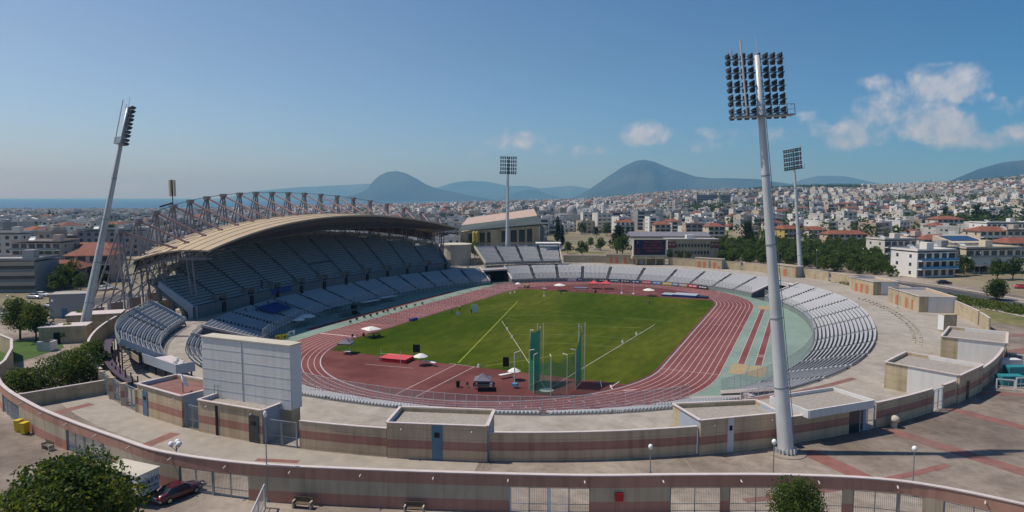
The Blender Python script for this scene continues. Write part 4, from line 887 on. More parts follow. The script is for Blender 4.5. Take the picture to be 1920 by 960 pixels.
for (u0, u1, _), l in zip(OPEN, GL):
    t = T('wall_gate', l, 'gate', ((u0+u1)/2, cr((u0+u1)/2), G0)); n = max(2, round((u1-u0)/1.9)); pts = opath(u0, u1, .16, (u1-u0)/n*.999)
    for j, (p, q) in enumerate(zip(pts[:-1], pts[1:])):
        mb = MB(); mb.box((*p, G0+1.2), (.09, .09, 2.4) if j % 2 else (.28, .12, 2.4)); L_ = math.hypot(q[0]-p[0], q[1]-p[1])
        for z in (.15, .8, 2.3): mb.beam((*p, G0+z), (*q, G0+z), .04, .05)
        nb = int(L_/.15)
        if u0 < 0:
            for z in np.arange(.25, 2.3, .16): mb.beam((*p, G0+z), (*q, G0+z), .03, .035)
        for i in range(1, nb): f = i/nb; mb.box((p[0]+(q[0]-p[0])*f, p[1]+(q[1]-p[1])*f, G0+1.25), (.02, .02, 2.1))
        mb.build('panel', 'white' if (u0 == 38.1 and j % 2 == 0) else 'steel', t)
for u in np.arange(-26, 86, 6.4):      # rain spouts under the coping, with the stain below
    mb = MB(); e = .2; ty = (cr(u+e)-cr(u-e))/(2*e); k = math.hypot(1, ty); nx_, ny_ = ty/k, -1/k; mb.tube((u, cr(u), 8.12), (u+nx_*.42, cr(u)+ny_*.42, 8.02), .07, n=6); mb.build('rain_spout', 'coping', ow)
u = 47.3; t = T('fire_cabinet', 'small bright red fire cabinet on the outer wall, bottom centre', 'cabinet', (u, cr(u)-.15, G0+1.5)); MB().box((u, cr(u)-.14, G0+1.65), (.75, .26, .75), rz=.4).build('box', 'red', t); MB().box((u-.08, cr(u)-.29, G0+1.65), (.5, .02, .5), rz=.4).build('door', 'redtent', t)
# wall links and dark rails
def straight_wall(a, b, h, label, mt='cream', th=.3, z0=G0):
    mb = MB(); dx, dy = b[0]-a[0], b[1]-a[1]; k = math.hypot(dx, dy); px_, py_ = -dy/k*th/2, dx/k*th/2
    mb.prism([(a[0]+px_, a[1]+py_), (b[0]+px_, b[1]+py_), (b[0]-px_, b[1]-py_), (a[0]-px_, a[1]-py_)], z0-.01, z0+h); w = mb.build('garden_wall', mt); tag(w, label, 'wall')
    mb = MB(); mb.beam((*a, z0+h+.05), (*b, z0+h+.05), th+.1, .1); mb.build('coping', 'coping', w); return w
straight_wall((-34.9, -119.6), (-30.4, -108.2), 1.9, 'low tan wall joining the outer wall to the ring wall at the left')
pts = [(-46, -116), (-52, -110.5), (-60, -105), (-68, -100.5), (-78, -98)]
for i, (a, b) in enumerate(zip(pts[:-1], pts[1:])): straight_wall(a, b, 3.0, ['tan retaining wall behind the shrubs at the left edge, nearest stretch', 'tan retaining wall behind the shrubs at the left edge, second stretch', 'tan retaining wall below the lawn at the left edge, third stretch', 'tan retaining wall below the lawn at the left edge, farthest stretch'][i])

# ================================================================== TRACK AND FIELD EQUIPMENT
def umbrella(pt, label, r=1.9, h=2.5, z=0.0, mt='canvas', n=8, tilt=(0, 0), grp='garden umbrellas over the judges tables', square=False):
    t = T('umbrella', label, 'umbrella', (pt[0], pt[1], z), grp)
    mb = MB(); mb.tube((0, 0, 0), (0, 0, h+.05), .035, n=6); mb.lathe((0, 0, 0), [(.28, 0), (.28, .06), (.06, .1)], 10); p = mb.build('pole', 'steel'); p.parent = t
    mb = MB(); 
    pr = [(r, h-.62), (r*.62, h-.30), (r*.28, h-.08), (.05, h)]; m_ = 4 if square else n; rows = []
    for rr, zz in pr+[(.05, h-.03), (r*.62, h-.34), (r*.99, h-.66)]: rows.append([(rr*math.cos(2*PI*i/m_+.4), rr*math.sin(2*PI*i/m_+.4), zz) for i in range(m_)])
    mb.grid(rows, close=True); c = mb.build('canopy', mt); c.parent = t; t.rotation_euler = (tilt[0], tilt[1], 0); return t
def canopy_tent(pt, label, w=3.0, h=2.2, top=3.2, mt='greycanvas', rz=.3, z=0.0, grp=None):
    t = T('canopy_tent', label, 'canopy tent', (pt[0], pt[1], z), grp); mb = MB()
    for sx_, sy_ in ((-1, -1), (1, -1), (1, 1), (-1, 1)): mb.box((sx_*w/2*.95, sy_*w/2*.95, h/2), (.06, .06, h))
    f = mb.build('frame', 'coping'); f.parent = t; mb = MB(); rows = [[(sx_*w/2*k, sy_*w/2*k, zz) for sx_, sy_ in ((-1, -1), (1, -1), (1, 1), (-1, 1))] for k, zz in ((1.01, h-.25), (1.02, h), (.55, h+(top-h)*.33), (.2, h+(top-h)*.75), (.02, top))]
    mb.grid(rows, close=True); c = mb.build('roof', mt); c.parent = t; t.rotation_euler.z = rz; return t
def table(pt, label, l=1.9, w=.75, h=.75, rz=0.0, mt='white', z=0.0, grp='folding tables on the field'):
    t = T('folding_table', label, 'table', (pt[0], pt[1], z), grp); o = MB().box((0, 0, h), (l, w, .05)).build('tabletop', mt); o.parent = t
    mb = MB()
    for sx_ in (-1, 1):
        for sy_ in (-1, 1): mb.tube((sx_*l*.36, sy_*w*.4, h), (sx_*l*.44, sy_*w*.44, 0), .025, n=4)
    o = mb.build('leg_frame', 'steel'); o.parent = t; t.rotation_euler.z = rz; return t
def chair(pt, label, rz=0.0, mt='black', z=0.0, grp='chairs by the judges tables'):
    t = T('chair', label, 'chair', (pt[0], pt[1], z), grp); o = MB().box((0, 0, .45), (.45, .45, .05)).build('seat', mt); o.parent = t; o = MB().box((0, .22, .7), (.45, .04, .5)).build('backrest', mt); o.parent = t
    mb = MB(); [mb.tube((a*.2, b*.2, .45), (a*.22, b*.22, 0), .02, n=4) for a in (-1, 1) for b in (-1, 1)]; o = mb.build('leg_frame', 'steel'); o.parent = t; t.rotation_euler.z = rz
umbrella((-33.3, -40.8), 'large square white umbrella at the track edge, nearest the finish line', 2.6, 2.6, square=True)
umbrella((-8.1, -59.2), 'white round umbrella behind the red high jump mat', 1.5, 2.4)
umbrella((13.4, -61.6), 'small white umbrella close to the green throwing cage', 1.25, 2.3)
umbrella((-19.6, 54.3), 'white umbrella at the far grass corner near the water jump', 2.2, 2.6)
umbrella((12.6, 54.9), 'white umbrella left of the blue pole vault mats', 2.1, 2.6)
umbrella((-36.5, 55.5), 'small white umbrella at the far left corner of the grass', 1.1, 2.0)
umbrella((-57.8, -38.2), 'pale blue shaded umbrella in front of the lower stand', 1.7, 2.5)
umbrella((-58.6, -34.3), 'wide flat umbrella half in shade in front of the lower stand', 2.4, 2.7)
canopy_tent((-28.3, -56.8), 'grey peaked canopy tent at the left corner of the red infield', 2.9, 2.3, 3.4)
canopy_tent((9.4, -66.5), 'low grey canopy tent on the red infield left of the throwing cage', 3.0, 1.0, 2.1, rz=.42)
canopy_tent((-9.9, 64.8), 'left of the two red canopy tents on the far bend', 3.4, 2.1, 3.3, mt='redtent', rz=.2, grp='red canopy tents on the far bend')
canopy_tent((-5.7, 66.2), 'right of the two red canopy tents on the far bend', 3.4, 2.1, 3.3, mt='redtent', rz=.2, grp='red canopy tents on the far bend')
table((-6.4, -58.6), 'long white table under the umbrella behind the high jump mat', 3.2, rz=-.25); table((11.3, -61.0), 'white table between the grey low tent and the small white umbrella', 2.6, rz=1.05)
table((-33.5, -39.6), 'table with dark chairs under the large square umbrella', 2.4, rz=.4, mt='greycanvas'); table((11.0, -69.3), 'dark table in front of the low grey tent', 3.4, rz=.42, mt='black'); table((-27.2, -57.9), 'pale table beneath the grey peaked tent', 1.8, mt='canvas'); table((-25, 53), 'small white table by the far grass edge', 1.6)
for i, (x, y) in enumerate([(-35.2, -41.5), (-34.2, -42.3), (-33.0, -42.0), (-32.1, -41.2), (-31.3, -40.5), (-36, -43), (-36.6, -43.8)]): chair((x, y), 'dark folding chair crowded around the table under the large square umbrella', i*1.1, 'black', grp='dark chairs beneath the square umbrella')
chair((7.9, -69.6), 'tan folding chair left of the dark table on the red infield', .6, 'wood'); chair((9.2, -69.5), 'dark blue chair at the left end of the dark table', .4, 'navy', grp='seats'); chair((11.9, -68.4), 'white chair behind the dark table', .2, 'white', grp='seats')
t = T('tarpaulin', 'dark cloth rail hanging in front of the dark table', 'barrier', (12, -70.6, 0)); MB().box((12.2, -70.5, .45), (3.2, .1, .8), rz=.42).build('cloth', 'black', t)
t = T('green_bin', 'small dark green bin left of the tan folding chair on the infield', 'bin', (6.2, -70, 0)); MB().lathe((6.2, -70, 0), [(.28, 0), (.36, 1.0), (.40, 1.02), (.38, 1.12)], 10).build('body', 'leafD', t)
def mat_block(name, label, parts, cat):
    t = T(name, label, cat, (parts[0][0][0], parts[0][0][1], 0))
    for c, d, rz, mt, nm in parts: MB().box(c, d, rz=rz).build(nm, mt, t, bevel=.04)
    return t
hj = mat_block('high_jump_mat', 'bright red high jump mat on the red infield', [((-14.6, -57.9, .38), (6.0, 3.9, .74), .08, 'red', 'cushion'), ((-14.6, -57.9, .79), (6.1, 4.0, .08), .08, 'redtent', 'cover')], 'jump mat')
t = T('high_jump_bar', 'thin white high jump uprights and bar before the red mat', 'uprights', (-14.5, -60.5, 0)); mb = MB(); [mb.tube((x, y, 0), (x, y, 2.6), .04, n=5) for x, y in ((-16.8, -60.4), (-12.3, -60.1))]; mb.build('upright', 'canvas', t); MB().tube((-16.8, -60.4, 1.8), (-12.3, -60.1, 1.8), .02, n=4).build('bar', 'canvas', t)
mat_block('pole_vault_mat', 'large blue and pale grey pole vault landing mats on the far bend', [((24.6, 58.6, .4), (7.6, 5.2, .8), -.05, 'blue', 'cushion'), ((24.6, 58.6, .84), (7.7, 5.3, .08), -.05, 'greypaint', 'cover'), ((18.6, 58.6, .3), (3.6, 4.6, .6), -.05, 'blue', 'front_cushion'), ((18.6, 58.6, .64), (3.7, 4.7, .08), -.05, 'greypaint', 'front_cover'), ((30.2, 58.1, .25), (3.2, 3.4, .5), -.05, 'navy', 'side_cushion')], 'jump mat')
t = T('vault_uprights', 'pair of tall thin pole vault uprights left of the blue mats', 'uprights', (6, 57, 0)); mb = MB(); [mb.tube((x, y, 0), (x, y, 4.6), .07, n=5) for x, y in ((2.6, 57.2), (6.8, 57.0))]; [mb.box((x, 57.1, .1), (.6, 1.6, .2)) for x in (2.6, 6.8)]; mb.build('upright', 'canvas', t)
t = T('water_jump', 'steeplechase water jump with dark bar at the far edge of the grass', 'water jump', (-10, 54.6, 0)); MB().box((-9.6, 54.4, .45), (7.2, .18, .16)).build('hurdle_beam', 'wood', t); MB().box((-6.1, 54.6, .5), (.5, .5, 1.0)).build('end_box', 'black', t); mb = MB(); [mb.box((x, 54.4, .22), (.1, .8, .44)) for x in (-13, -9.6, -6.4)]; mb.build('leg_frame', 'steel', t)
mat_block('grey_mat', 'flat grey landing mat on the far bend beside the red tents', [((-14.4, 63.2, .22), (5.0, 2.2, .44), .1, 'seatdark', 'cushion')], 'jump mat')
t = T('javelin_cart', 'yellow and white equipment cart at the far left corner of the grass', 'cart', (-34, 57, 0)); MB().box((-33.6, 57, .7), (1.8, 1.2, .9)).build('body', 'sand', t); mb = MB(); [mb.tube((-34.3+a, 56.3, .25), (-34.3+a, 57.7, .25), .25, n=10) for a in (0, 1.3)]; mb.build('wheel', 'tyre', t); MB().tube((-32.8, 57, 1), (-31.8, 57, 2.0), .06).build('handle', 'orange', t)
# flags, distance boards, speakers
def board(pt, w, h, label, mt, rz=0.0, z=0.0, name='distance_board', cat='sign', leg=.3):
    t = T(name, label, cat, (pt[0], pt[1], z)); MB().box((pt[0], pt[1], z+leg+h/2), (w, .12, h), rz=rz).build('panel', mt, t); mb = MB(); [mb.box((pt[0]+s*w*.38*math.cos(rz), pt[1]+s*w*.38*math.sin(rz), z+leg/2), (.08, .5, leg), rz=rz) for s in (-1, 1)]; mb.build('foot', 'steel', t); return t
board((-26.4, .2), 1.9, 2.2, 'upright light grey panel near the hurdle lanes on the grass', 'panel', .45, leg=.1)
board((-28.6, -6), 1.0, .9, 'small light grey box standing on the grass edge', 'panel', .3, leg=.1)
board((-13.9, -51.5), 1.5, 1.7, 'black display board on the grass behind the high jump mat', 'black', .3, leg=.4)
board((8.6, -54.7), 1.2, 1.9, 'black display board on the grass edge near the throwing cage', 'black', .3, leg=.4)
for i, (px, py, l) in enumerate([(951, 619, 'white distance marker on the left sector line, farther one'), (960, 634, 'white distance marker on the left sector line, nearer one'), (1193, 628, 'white distance marker on the right sector line, farther one'), (1167, 643, 'white distance marker on the right sector line, nearer one'), (1020, 556, 'white marker post standing alone in the far grass'), (957, 551, 'tiny white marker on the far left grass, left one'), (965, 549, 'tiny white marker on the far left grass, right one'), (897, 689, 'small white cone on the edge of the red infield')]):
    x, y = P(px, py, 0); t = T('distance_marker', l, 'marker', (x, y, 0)); MB().box((x, y, .35), (.5, .3, .7), taper=.6).build('body', 'canvas', t)
    if i == 4: MB().tube((x, y, 0), (x, y, 3.6), .05, n=5).build('pole', 'canvas', t)
# throwing cage
HCt = T('throwing_cage', 'green netted hammer and discus cage with tall silver posts', 'throwing cage', (21.2, -65, 0))
pp = [(17.9, -60.2), (17.4, -63.6), (18.3, -66.2), (20.0, -68.3), (23.1, -68.2), (25.2, -66.0), (25.6, -62.6), (25.0, -57.6)]
hh = [9.6, 9.6, 6.6, 6.4, 6.4, 6.4, 6.6, 9.8]
for i, ((x, y), h_) in enumerate(zip(pp, hh)):
    mb = MB(); mb.tube((x, y, 0), (x, y, h_+.4), .065, n=6); dx, dy = HC[0]-x, HC[1]-y; k = math.hypot(dx, dy); mb.tube((x, y, h_+.4), (x+dx/k*.9, y+dy/k*.9, h_+.55), .09, n=6); mb.build('post', 'coping', HCt)
    if i in (0, 7): mb = MB(); mb.tube((x-.6, y+.3, 0), (x-.6, y+.3, h_+.9), .08, n=6); mb.tube((x+.5, y+.5, 0), (x+.5, y+.5, h_+1.1), .08, n=6); mb.build('gate_post', 'galv', HCt)
for i in range(7):
    (x0, y0), (x1, y1) = pp[i], pp[i+1]; h0, h1 = hh[i], hh[i+1]; rows = []
    sag = .9 if 2 <= i <= 4 else .25
    for f in np.linspace(0, 1, 9): 
        s = 4*f*(1-f); rows.append([(x0+(x1-x0)*f+.25*s*(HC[0]-x0)/5*q*(1-q)*4, y0+(y1-y0)*f+.25*s*(HC[1]-y0)/5*q*(1-q)*4, .1+((h0+(h1-h0)*f)-.1-sag*s)*q) for q in np.linspace(0, 1, 6)])
    mb = MB(); mb.grid(rows); mb.build('net_panel', 'netdense' if i in (0, 1, 6) else 'net', HCt)
MB().lathe((HC[0], HC[1], 0.02), [(1.25, 0), (1.25, .05)], 24).build('throwing_circle', 'canvas', HCt)
t = T('net_frame', 'spare silver frame leaning at the left of the green cage', 'frame', (15.6, -65.2, 0)); mb = MB(); mb.tube((15.4, -66, 0), (15.4, -66, 6.3), .1, n=6); mb.tube((15.4, -66, 6.2), (16.5, -65.6, 6.7), .08, n=6); mb.tube((15.4, -66, 5.3), (16.5, -65.6, 5.7), .08, n=6); mb.build('post', 'galv', t); MB().box((15.6, -66.2, .6), (.9, .9, .5)).build('ballast', 'lightblue', t)
t = T('gate_wheel_frame', 'small v shaped white frame lying right of the green cage', 'frame', (31, -58, 0)); mb = MB(); mb.tube((28.6, -57.6, .7), (29.6, -60, .1), .08, n=5); mb.tube((32.0, -57.3, .7), (31.0, -59.8, .1), .08, n=5); mb.build('tube', 'canvas', t)
# hurdles on the home straight
mb = MB(); mb.box((0, 0, 1.0), (1.16, .05, .12)); [mb.box((s*.52, 0, .52), (.05, .05, .95)) for s in (-1, 1)]; [mb.box((s*.52, -.3, .03), (.06, .66, .06)) for s in (-1, 1)]
h0 = mb.build('hurdle', 'line'); tag(h0, 'low hurdle standing in a lane of the home straight', 'hurdle', 'hurdles set out on the home straight'); first = True
mbd = MB(); mbd.box((0, 0, 1.0), (.34, .055, .125)); bd = mbd.build('hurdle_board', 'black', h0)
for r in range(11):
    for l in range(9):
        if r > 9 and l > 4: continue
        if first: o, q = h0, bd; first = False
        else: o = h0.copy(); COL.objects.link(o); q = bd.copy(); q.parent = o; COL.objects.link(q)
        o.location = (-37.1-LW*l, -24+r*8.6+(.3*((l*7+r*3) % 5)-.6), 0.02)
# officials' stools on the pale strip
mb = MB(); mb.box((-49.9, -3, 0.012), (3.9, 92, .012)); tag(mb.build('pale_strip', 'apron'), kind='structure')
k = 0
for px, py in [(657, 606), (669, 601), (683, 597), (695, 594), (707, 591), (719, 587), (727, 585), (740, 582), (752, 580), (762, 577), (778, 574), (792, 571)]:
    x, y = P(px, py, 0); t = T('timing_stool', 'small dark lane judge stool on the pale strip beside the hurdle lanes', 'stool', (x, y, 0), 'judge stools along the home straight'); MB().box((x, y, .5), (.45, .5, .45)).build('seat', 'leafD', t); mb = MB(); [mb.tube((x, y, .4), (x+a*.3, y+b*.3, 0), .03, n=4) for a in (-1, 1) for b in (-1, 1)]; mb.build('leg_frame', 'black', t)
t = T('team_bench', 'low blue covered bench on the grass edge beside the hurdle lanes', 'bench', (-34.9, -22, 0)); x, y = P(775, 601, 0); MB().box((x, y, .35), (1.0, 2.6, .6), rz=-.1).build('cover', 'blue', t); MB().box((x, y, .05), (.9, 2.4, .1), rz=-.1).build('foot', 'black', t)
for i, (px, py) in enumerate([(695, 573), (727, 565), (655, 592), (622, 588)]):
    x, y = P(px, py, 0); t = T('dugout', ['pale roofed dugout on the shaded apron, second from the left', 'pale roofed dugout on the shaded apron, farthest one', 'dark bench shelter on the shaded apron', 'low dark bench shelter nearest the flat umbrella'][i], 'dugout', (x, y, 0)); MB().box((x, y, 1.5), (2.4, 7.2, .12), rz=-.12).build('roof', 'panel' if i < 2 else 'aisle', t); mb = MB(); [mb.box((x+.8*a, y+3*b, .75), (.08, .08, 1.5)) for a in (-1, 1) for b in (-1, 0, 1)]; mb.build('post', 'steel', t); MB().box((x-.9, y, .6), (.5, 6.6, .1), rz=-.12).build('bench_seat', 'black', t)
x, y = P(664, 588, 0); t = T('clock_stand', 'tall black photo finish cabinet on the shaded apron', 'cabinet', (x, y, 0)); MB().box((x, y, 1.3), (1.2, 1.4, 2.6)).build('body', 'black', t); MB().box((x+1, y, .3), (1.2, 1.0, .6)).build('plinth', 'black', t)
# advertising boards: far bend and finish
AD = [(1064, 1081, 'panel', 'pale grey'), (1083, 1092, 'blue', 'small blue'), (1122, 1141, 'black', 'black'), (1143, 1161, 'teal', 'teal'), (1163, 1181, 'navy', 'dark'), (1184, 1200, 'blue', 'navy blue'), (1203, 1221, 'redtent', 'pink and white'), (1223, 1240, 'lightblue', 'sky blue'), (1242, 1260, 'yellow', 'yellow'), (1261, 1271, 'lightblue', 'small sky blue'), (1273, 1289, 'sand', 'pale yellow'), (1290, 1308, 'red', 'red and white'), (1309, 1326, 'black', 'black framed white')]
thA = np.linspace(D2R(40), D2R(140), 900); bxy = np.array([bowl(-.035, q) for q in thA]); pxA = LD(bxy[:, 0], bxy[:, 1])[0]; 
def pxat(x, y, z): d = np.array([x, y, z])-CAM; return 960+F*float(d@R2)/float(d@FW)
pxB = np.array([pxat(x, y, .8) for x, y in bxy])
for i, (x0, x1, mt, nm) in enumerate(AD):
    a, b = bxy[np.abs(pxB-x0).argmin()], bxy[np.abs(pxB-x1).argmin()]; t = T('advertising_board', '%s advertising board along the far bend fence, number %d from the left' % (nm, i+1) if False else '%s advertising board below the far stand, %s' % (nm, ['leftmost of the row', 'just right of the leftmost', 'above the left red tent', 'right of the red tents', 'fifth from the left', 'sixth from the left', 'middle of the row', 'right of the pink one', 'right of the sky blue one', 'between the two yellow ones', 'left of the red one', 'second from the right end', 'rightmost of the row'][i]), 'advertising board', ((a[0]+b[0])/2, (a[1]+b[1])/2, 0))
    mb = MB(); mb.beam((*a, .78), (*b, .78), .1, 1.15); mb.build('panel', mt, t); u = (b-a)/np.hypot(*(b-a)); nn = np.array([u[1], -u[0]]); nn = nn if nn@(np.array([0, 0])-a) > 0 else -nn
    mb = MB(); L_ = np.hypot(*(b-a)); rr = random.Random(i)
    for s0, s1 in (((.12, .42), (.5, .88)) if i % 2 else ((.1, .3), (.36, .62), (.68, .9))): p, q = a+(b-a)*s0+nn*.07, a+(b-a)*s1+nn*.07; mb.beam((*p, .8), (*q, .8), .04, .42)
    mb.build('white_mark', 'white', t)
for i, (x0, x1, y0, mt, l) in enumerate([(516, 527, 639, 'yellow', 'yellow advertising board at the finish, left one'), (529, 540, 637, 'yellow', 'yellow advertising board at the finish, right one'), (540, 553, 631, 'panel', 'pale blue advertising board at the finish')]):
    a, b = P(x0, y0, 0), P(x1, y0-3, 0); t = T('advertising_board', l, 'advertising board', (*a, 0)); mb = MB(); mb.beam((*a, .6), (*b, .6), .1, 1.1); mb.build('panel', mt, t); mb = MB(); mb.beam((a[0]*.7+b[0]*.3+.05, a[1]*.7+b[1]*.3-.08, .6), (a[0]*.3+b[0]*.7+.05, a[1]*.3+b[1]*.7-.08, .6), .04, .4); mb.build('mark', 'aisle', t)
# spectators and blue covers in the shade
def person(loc, label, rz, shirt, pants='aisle', sit=True, grp=None):
    """continuous skinned figure"""
    J = {'hip': (0, 0, .48), 'chest': (0, .02, .86), 'neck': (0, .02, 1.02), 'head': (0, 0, 1.16), 'top': (0, 0, 1.28)}
    if sit: legs = [((.1, 0, .46), (.12, -.44, .48), (.12, -.46, .06), (.12, -.62, .03)), ((-.1, 0, .46), (-.12, -.44, .48), (-.12, -.46, .06), (-.12, -.62, .03))]; dz = 0
    else: legs = [((.1, 0, .44), (.11, -.02, 0.0), (.12, .02, -.40), (.12, -.14, -.43)), ((-.1, 0, .44), (-.11, -.02, 0), (-.12, .05, -.40), (-.12, -.12, -.43))]; dz = .45
    vs = [J['hip'], J['chest'], J['neck'], J['head'], J['top']]; es = [(0, 1), (1, 2), (2, 3), (3, 4)]; rad = [.15, .15, .06, .10, .07]
    for lg in legs:
        b = len(vs); vs += list(lg); es += [(0, b), (b, b+1), (b+1, b+2), (b+2, b+3)]; rad += [.10, .075, .05, .04]
    for s in (-1, 1):
        b = len(vs); vs += [(s*.2, .02, .92), (s*.26, -.05, .68), (s*.2, -.26, .56), (s*.18, -.36, .54)]; es += [(1, b), (b, b+1), (b+1, b+2), (b+2, b+3)]; rad += [.065, .05, .038, .035]
    me = bpy.data.meshes.new('person'); me.from_pydata([(x, y, z+dz) for x, y, z in vs], es, []); o = bpy.data.objects.new('person', me); COL.objects.link(o); o.modifiers.new('s', 'SKIN'); sv_ = me.skin_vertices[0].data
    for i_, r_ in enumerate(rad): sv_[i_].radius = (r_, r_)
    sv_[0].use_root = True; sb_ = o.modifiers.new('u', 'SUBSURF'); sb_.levels = 1; sb_.render_levels = 1
    dg = bpy.context.evaluated_depsgraph_get(); m2 = bpy.data.meshes.new_from_object(o.evaluated_get(dg)); bpy.data.objects.remove(o)
    for k_ in (shirt, pants, 'skin', 'hair'): m2.materials.append(M[k_])
    for p_ in m2.polygons:
        c = p_.center; z = c.z-dz; p_.material_index = 3 if z > 1.2 or (z > 1.08 and c.y > .03) else 2 if z > 1.0 or (abs(c.x) > .12 and c.y < -.2 and .5 < z < .65 and not (sit and z < .52)) else 0 if z > .5 else 1
        p_.use_smooth = True
    o = bpy.data.objects.new('person', m2); COL.objects.link(o); o.location = loc; o.rotation_euler.z = rz; return tag(o, label, 'person', grp)
SH = ['white', 'blue', 'red', 'black', 'greycanvas', 'lightblue']
k = 0; P0 = None; protos = {}
for i, (px, py, z) in enumerate([(437, 570, 8.6), (441, 566, 9.2), (445, 563, 9.8), (449, 568, 9.2), (453, 561, 9.8), (446, 573, 8), (458, 566, 9.2), (452, 577, 4.4), (457, 580, 4.1), (462, 573, 4.8), (466, 578, 4.4), (459, 586, 3.6), (470, 570, 5.0), (424, 590, 4.6), (428, 594, 4.3)]):
    s = -.62+.02*i if z > 6 else 0
    if z > 6: kk = (i % 4)+1; x, y = fr(-.56+.022*i, kk+.3); zz = ZU0+DZ*kk+.02
    else: r = .55+.08*(i % 5); th = D2R(196+1.4*(i-7)); kk = int(r*NR); x, y = bowl((kk+.3)/NR, th); zz = Z0+(Z1-Z0)*kk/NR+.02
    sh = SH[i % 6]
    if sh not in protos: protos[sh] = o = person((x, y, zz), '', 0, sh)
    else: o = protos[sh].copy(); COL.objects.link(o)
    o.location = (x, y, zz); o.rotation_euler.z = PI/2; tag(o, 'spectator in a %s top sitting in the shaded stand by the blue covers' % {'white': 'white', 'blue': 'blue', 'red': 'red', 'black': 'black', 'greycanvas': 'grey', 'lightblue': 'light blue'}[sh], 'person', 'spectators in %s tops' % sh)
for i, (s, k0) in enumerate(((-.43, 0),)):
    a, b = fr(-.52, -.7), fr(-.38, -.7); t = T('blue_banner', 'deep blue cover hung over the upper tier parapet', 'banner', (*a, 7)); MB().beam((*a, 7.3), (*b, 7.3), .1, 1.5).build('cloth', 'blue', t)
a, b = bowl(.8, D2R(197.5)), bowl(.8, D2R(204)); c, d = bowl(.42, D2R(204)), bowl(.42, D2R(197.5)); t = T('blue_cover', 'deep blue tarpaulin spread over lower stand seats', 'tarpaulin', (*a, 4)); zf = lambda r: Z0+(Z1-Z0)*r+.95; MB().add([(*a, zf(.8)), (*b, zf(.8)), (*c, zf(.42)), (*d, zf(.42)), (*a, zf(.8)-.1), (*b, zf(.8)-.1), (*c, zf(.42)-.1), (*d, zf(.42)-.1)], [(0, 1, 2, 3), (7, 6, 5, 4), (0, 4, 5, 1), (1, 5, 6, 2), (2, 6, 7, 3), (3, 7, 4, 0)]).build('cloth', 'blue', t)
for px, py, l, sh in ((884, 590, 'judge standing beside the light grey panel on the grass', 'black'), (847, 589, 'judge standing at the grass edge near the small grey box', 'greycanvas'), (1052, 553, 'official in dark clothes under the far left umbrella', 'black'), (1217, 570, 'official standing under the umbrella by the blue mats', 'redtent'), (862, 582, 'judge bending over equipment at the grass edge', 'white')):
    x, y = P(px, py, 0); o = person((x, y, 0), l, .5, sh, sit=False); o.location.z = .02

# ================================================================== STREET FURNITURE AND VEHICLES
def lamp_post(pt, label, h=3.6, z=G0, heads=1, globe=True, r=.25):
    t = T('street_lamp', label, 'street lamp', (pt[0], pt[1], z), 'lamp posts on the plaza'); mb = MB(); mb.lathe((0, 0, 0), [(.14, 0), (.12, .3), (.06, .4), (.045, h)], 8); o = mb.build('post', 'steel'); o.parent = t
    for i in range(heads):
        a = 2*PI*i/max(1, heads); d = 0 if heads == 1 else .42; mb = MB(); n = 8; mb.lathe((d*math.cos(a), d*math.sin(a), h), [(.08, -.06), (.1, 0), (r*.7, .06), (r, .25), (r*.93, .36), (r*.6, .5), (r*.15, .55)], 12); o = mb.build('globe', 'globe', smooth=True); o.parent = t
        if heads > 1: mb = MB(); mb.tube((0, 0, h-.5), (d*math.cos(a), d*math.sin(a), h), .03); q = mb.build('arm', 'steel'); q.parent = t
    return t
lamp_post(P(1219, 888), 'lone globe lamp post between wall and outer wall, bottom centre', 2.6)
lamp_post(P(1449, 906), 'globe lamp post just left of the foot of the huge mast', 4.0)
lamp_post(P(1710, 930), 'globe lamp post at the lower right of the plaza', 4.4)
lamp_post(P(502, 941), 'tall thin lamp post in front of the outer wall, left of centre', 8.2, r=.18)
lamp_post(P(333, 903), 'cluster of three white lamp heads above the corner of the outer wall', 3.7, heads=3, r=.3)
for i, (px, py) in enumerate([(38, 605), (100, 600), (17, 590)]): lamp_post(P(px, py), ['globe lamp by the street at the left edge', 'globe lamp behind the round street trees', 'globe lamp farther left by the street fence'][i], 4.2)
for i, (px, py, h) in enumerate([(1683, 578, 8), (1530, 512, 8.5), (1617, 505, 8), (1733, 527, 8), (1836, 515, 8)]): lamp_post(P(px, py), ['thin tall lamp pole at the edge of the reed ditch', 'thin lamp pole in front of the citrus grove, left one', 'thin lamp pole in front of the citrus grove, right one', 'lamp pole before the white balcony house', 'lamp pole before the house with a white awning'][i], h, r=.15)
def bench(pt, rz, label):
    t = T('bench', label, 'bench', (pt[0], pt[1], G0), 'wooden benches along the outer wall')
    for nm, c, d in (('seat', (0, 0, .45), (1.9, .5, .07)), ('backrest', (0, .26, .75), (1.9, .06, .4))): o = MB().box(c, d).build(nm, 'wood'); o.parent = t
    for s in (-1, 1): o = MB().box((s*.85, .02, .35), (.12, .6, .7)).build('leg', 'ivory'); o.parent = t
    t.rotation_euler.z = rz
bench((-15.8, cr(-15.8)-1.1), -.15, 'bench near the yellow bins at the left'); bench((20.4, cr(20.4)-.8), .25, 'bench left of the diagonal fence, bottom left centre'); bench((30.3, cr(30.3)-.8), .34, 'bench cut by the bottom edge of the picture, centre')
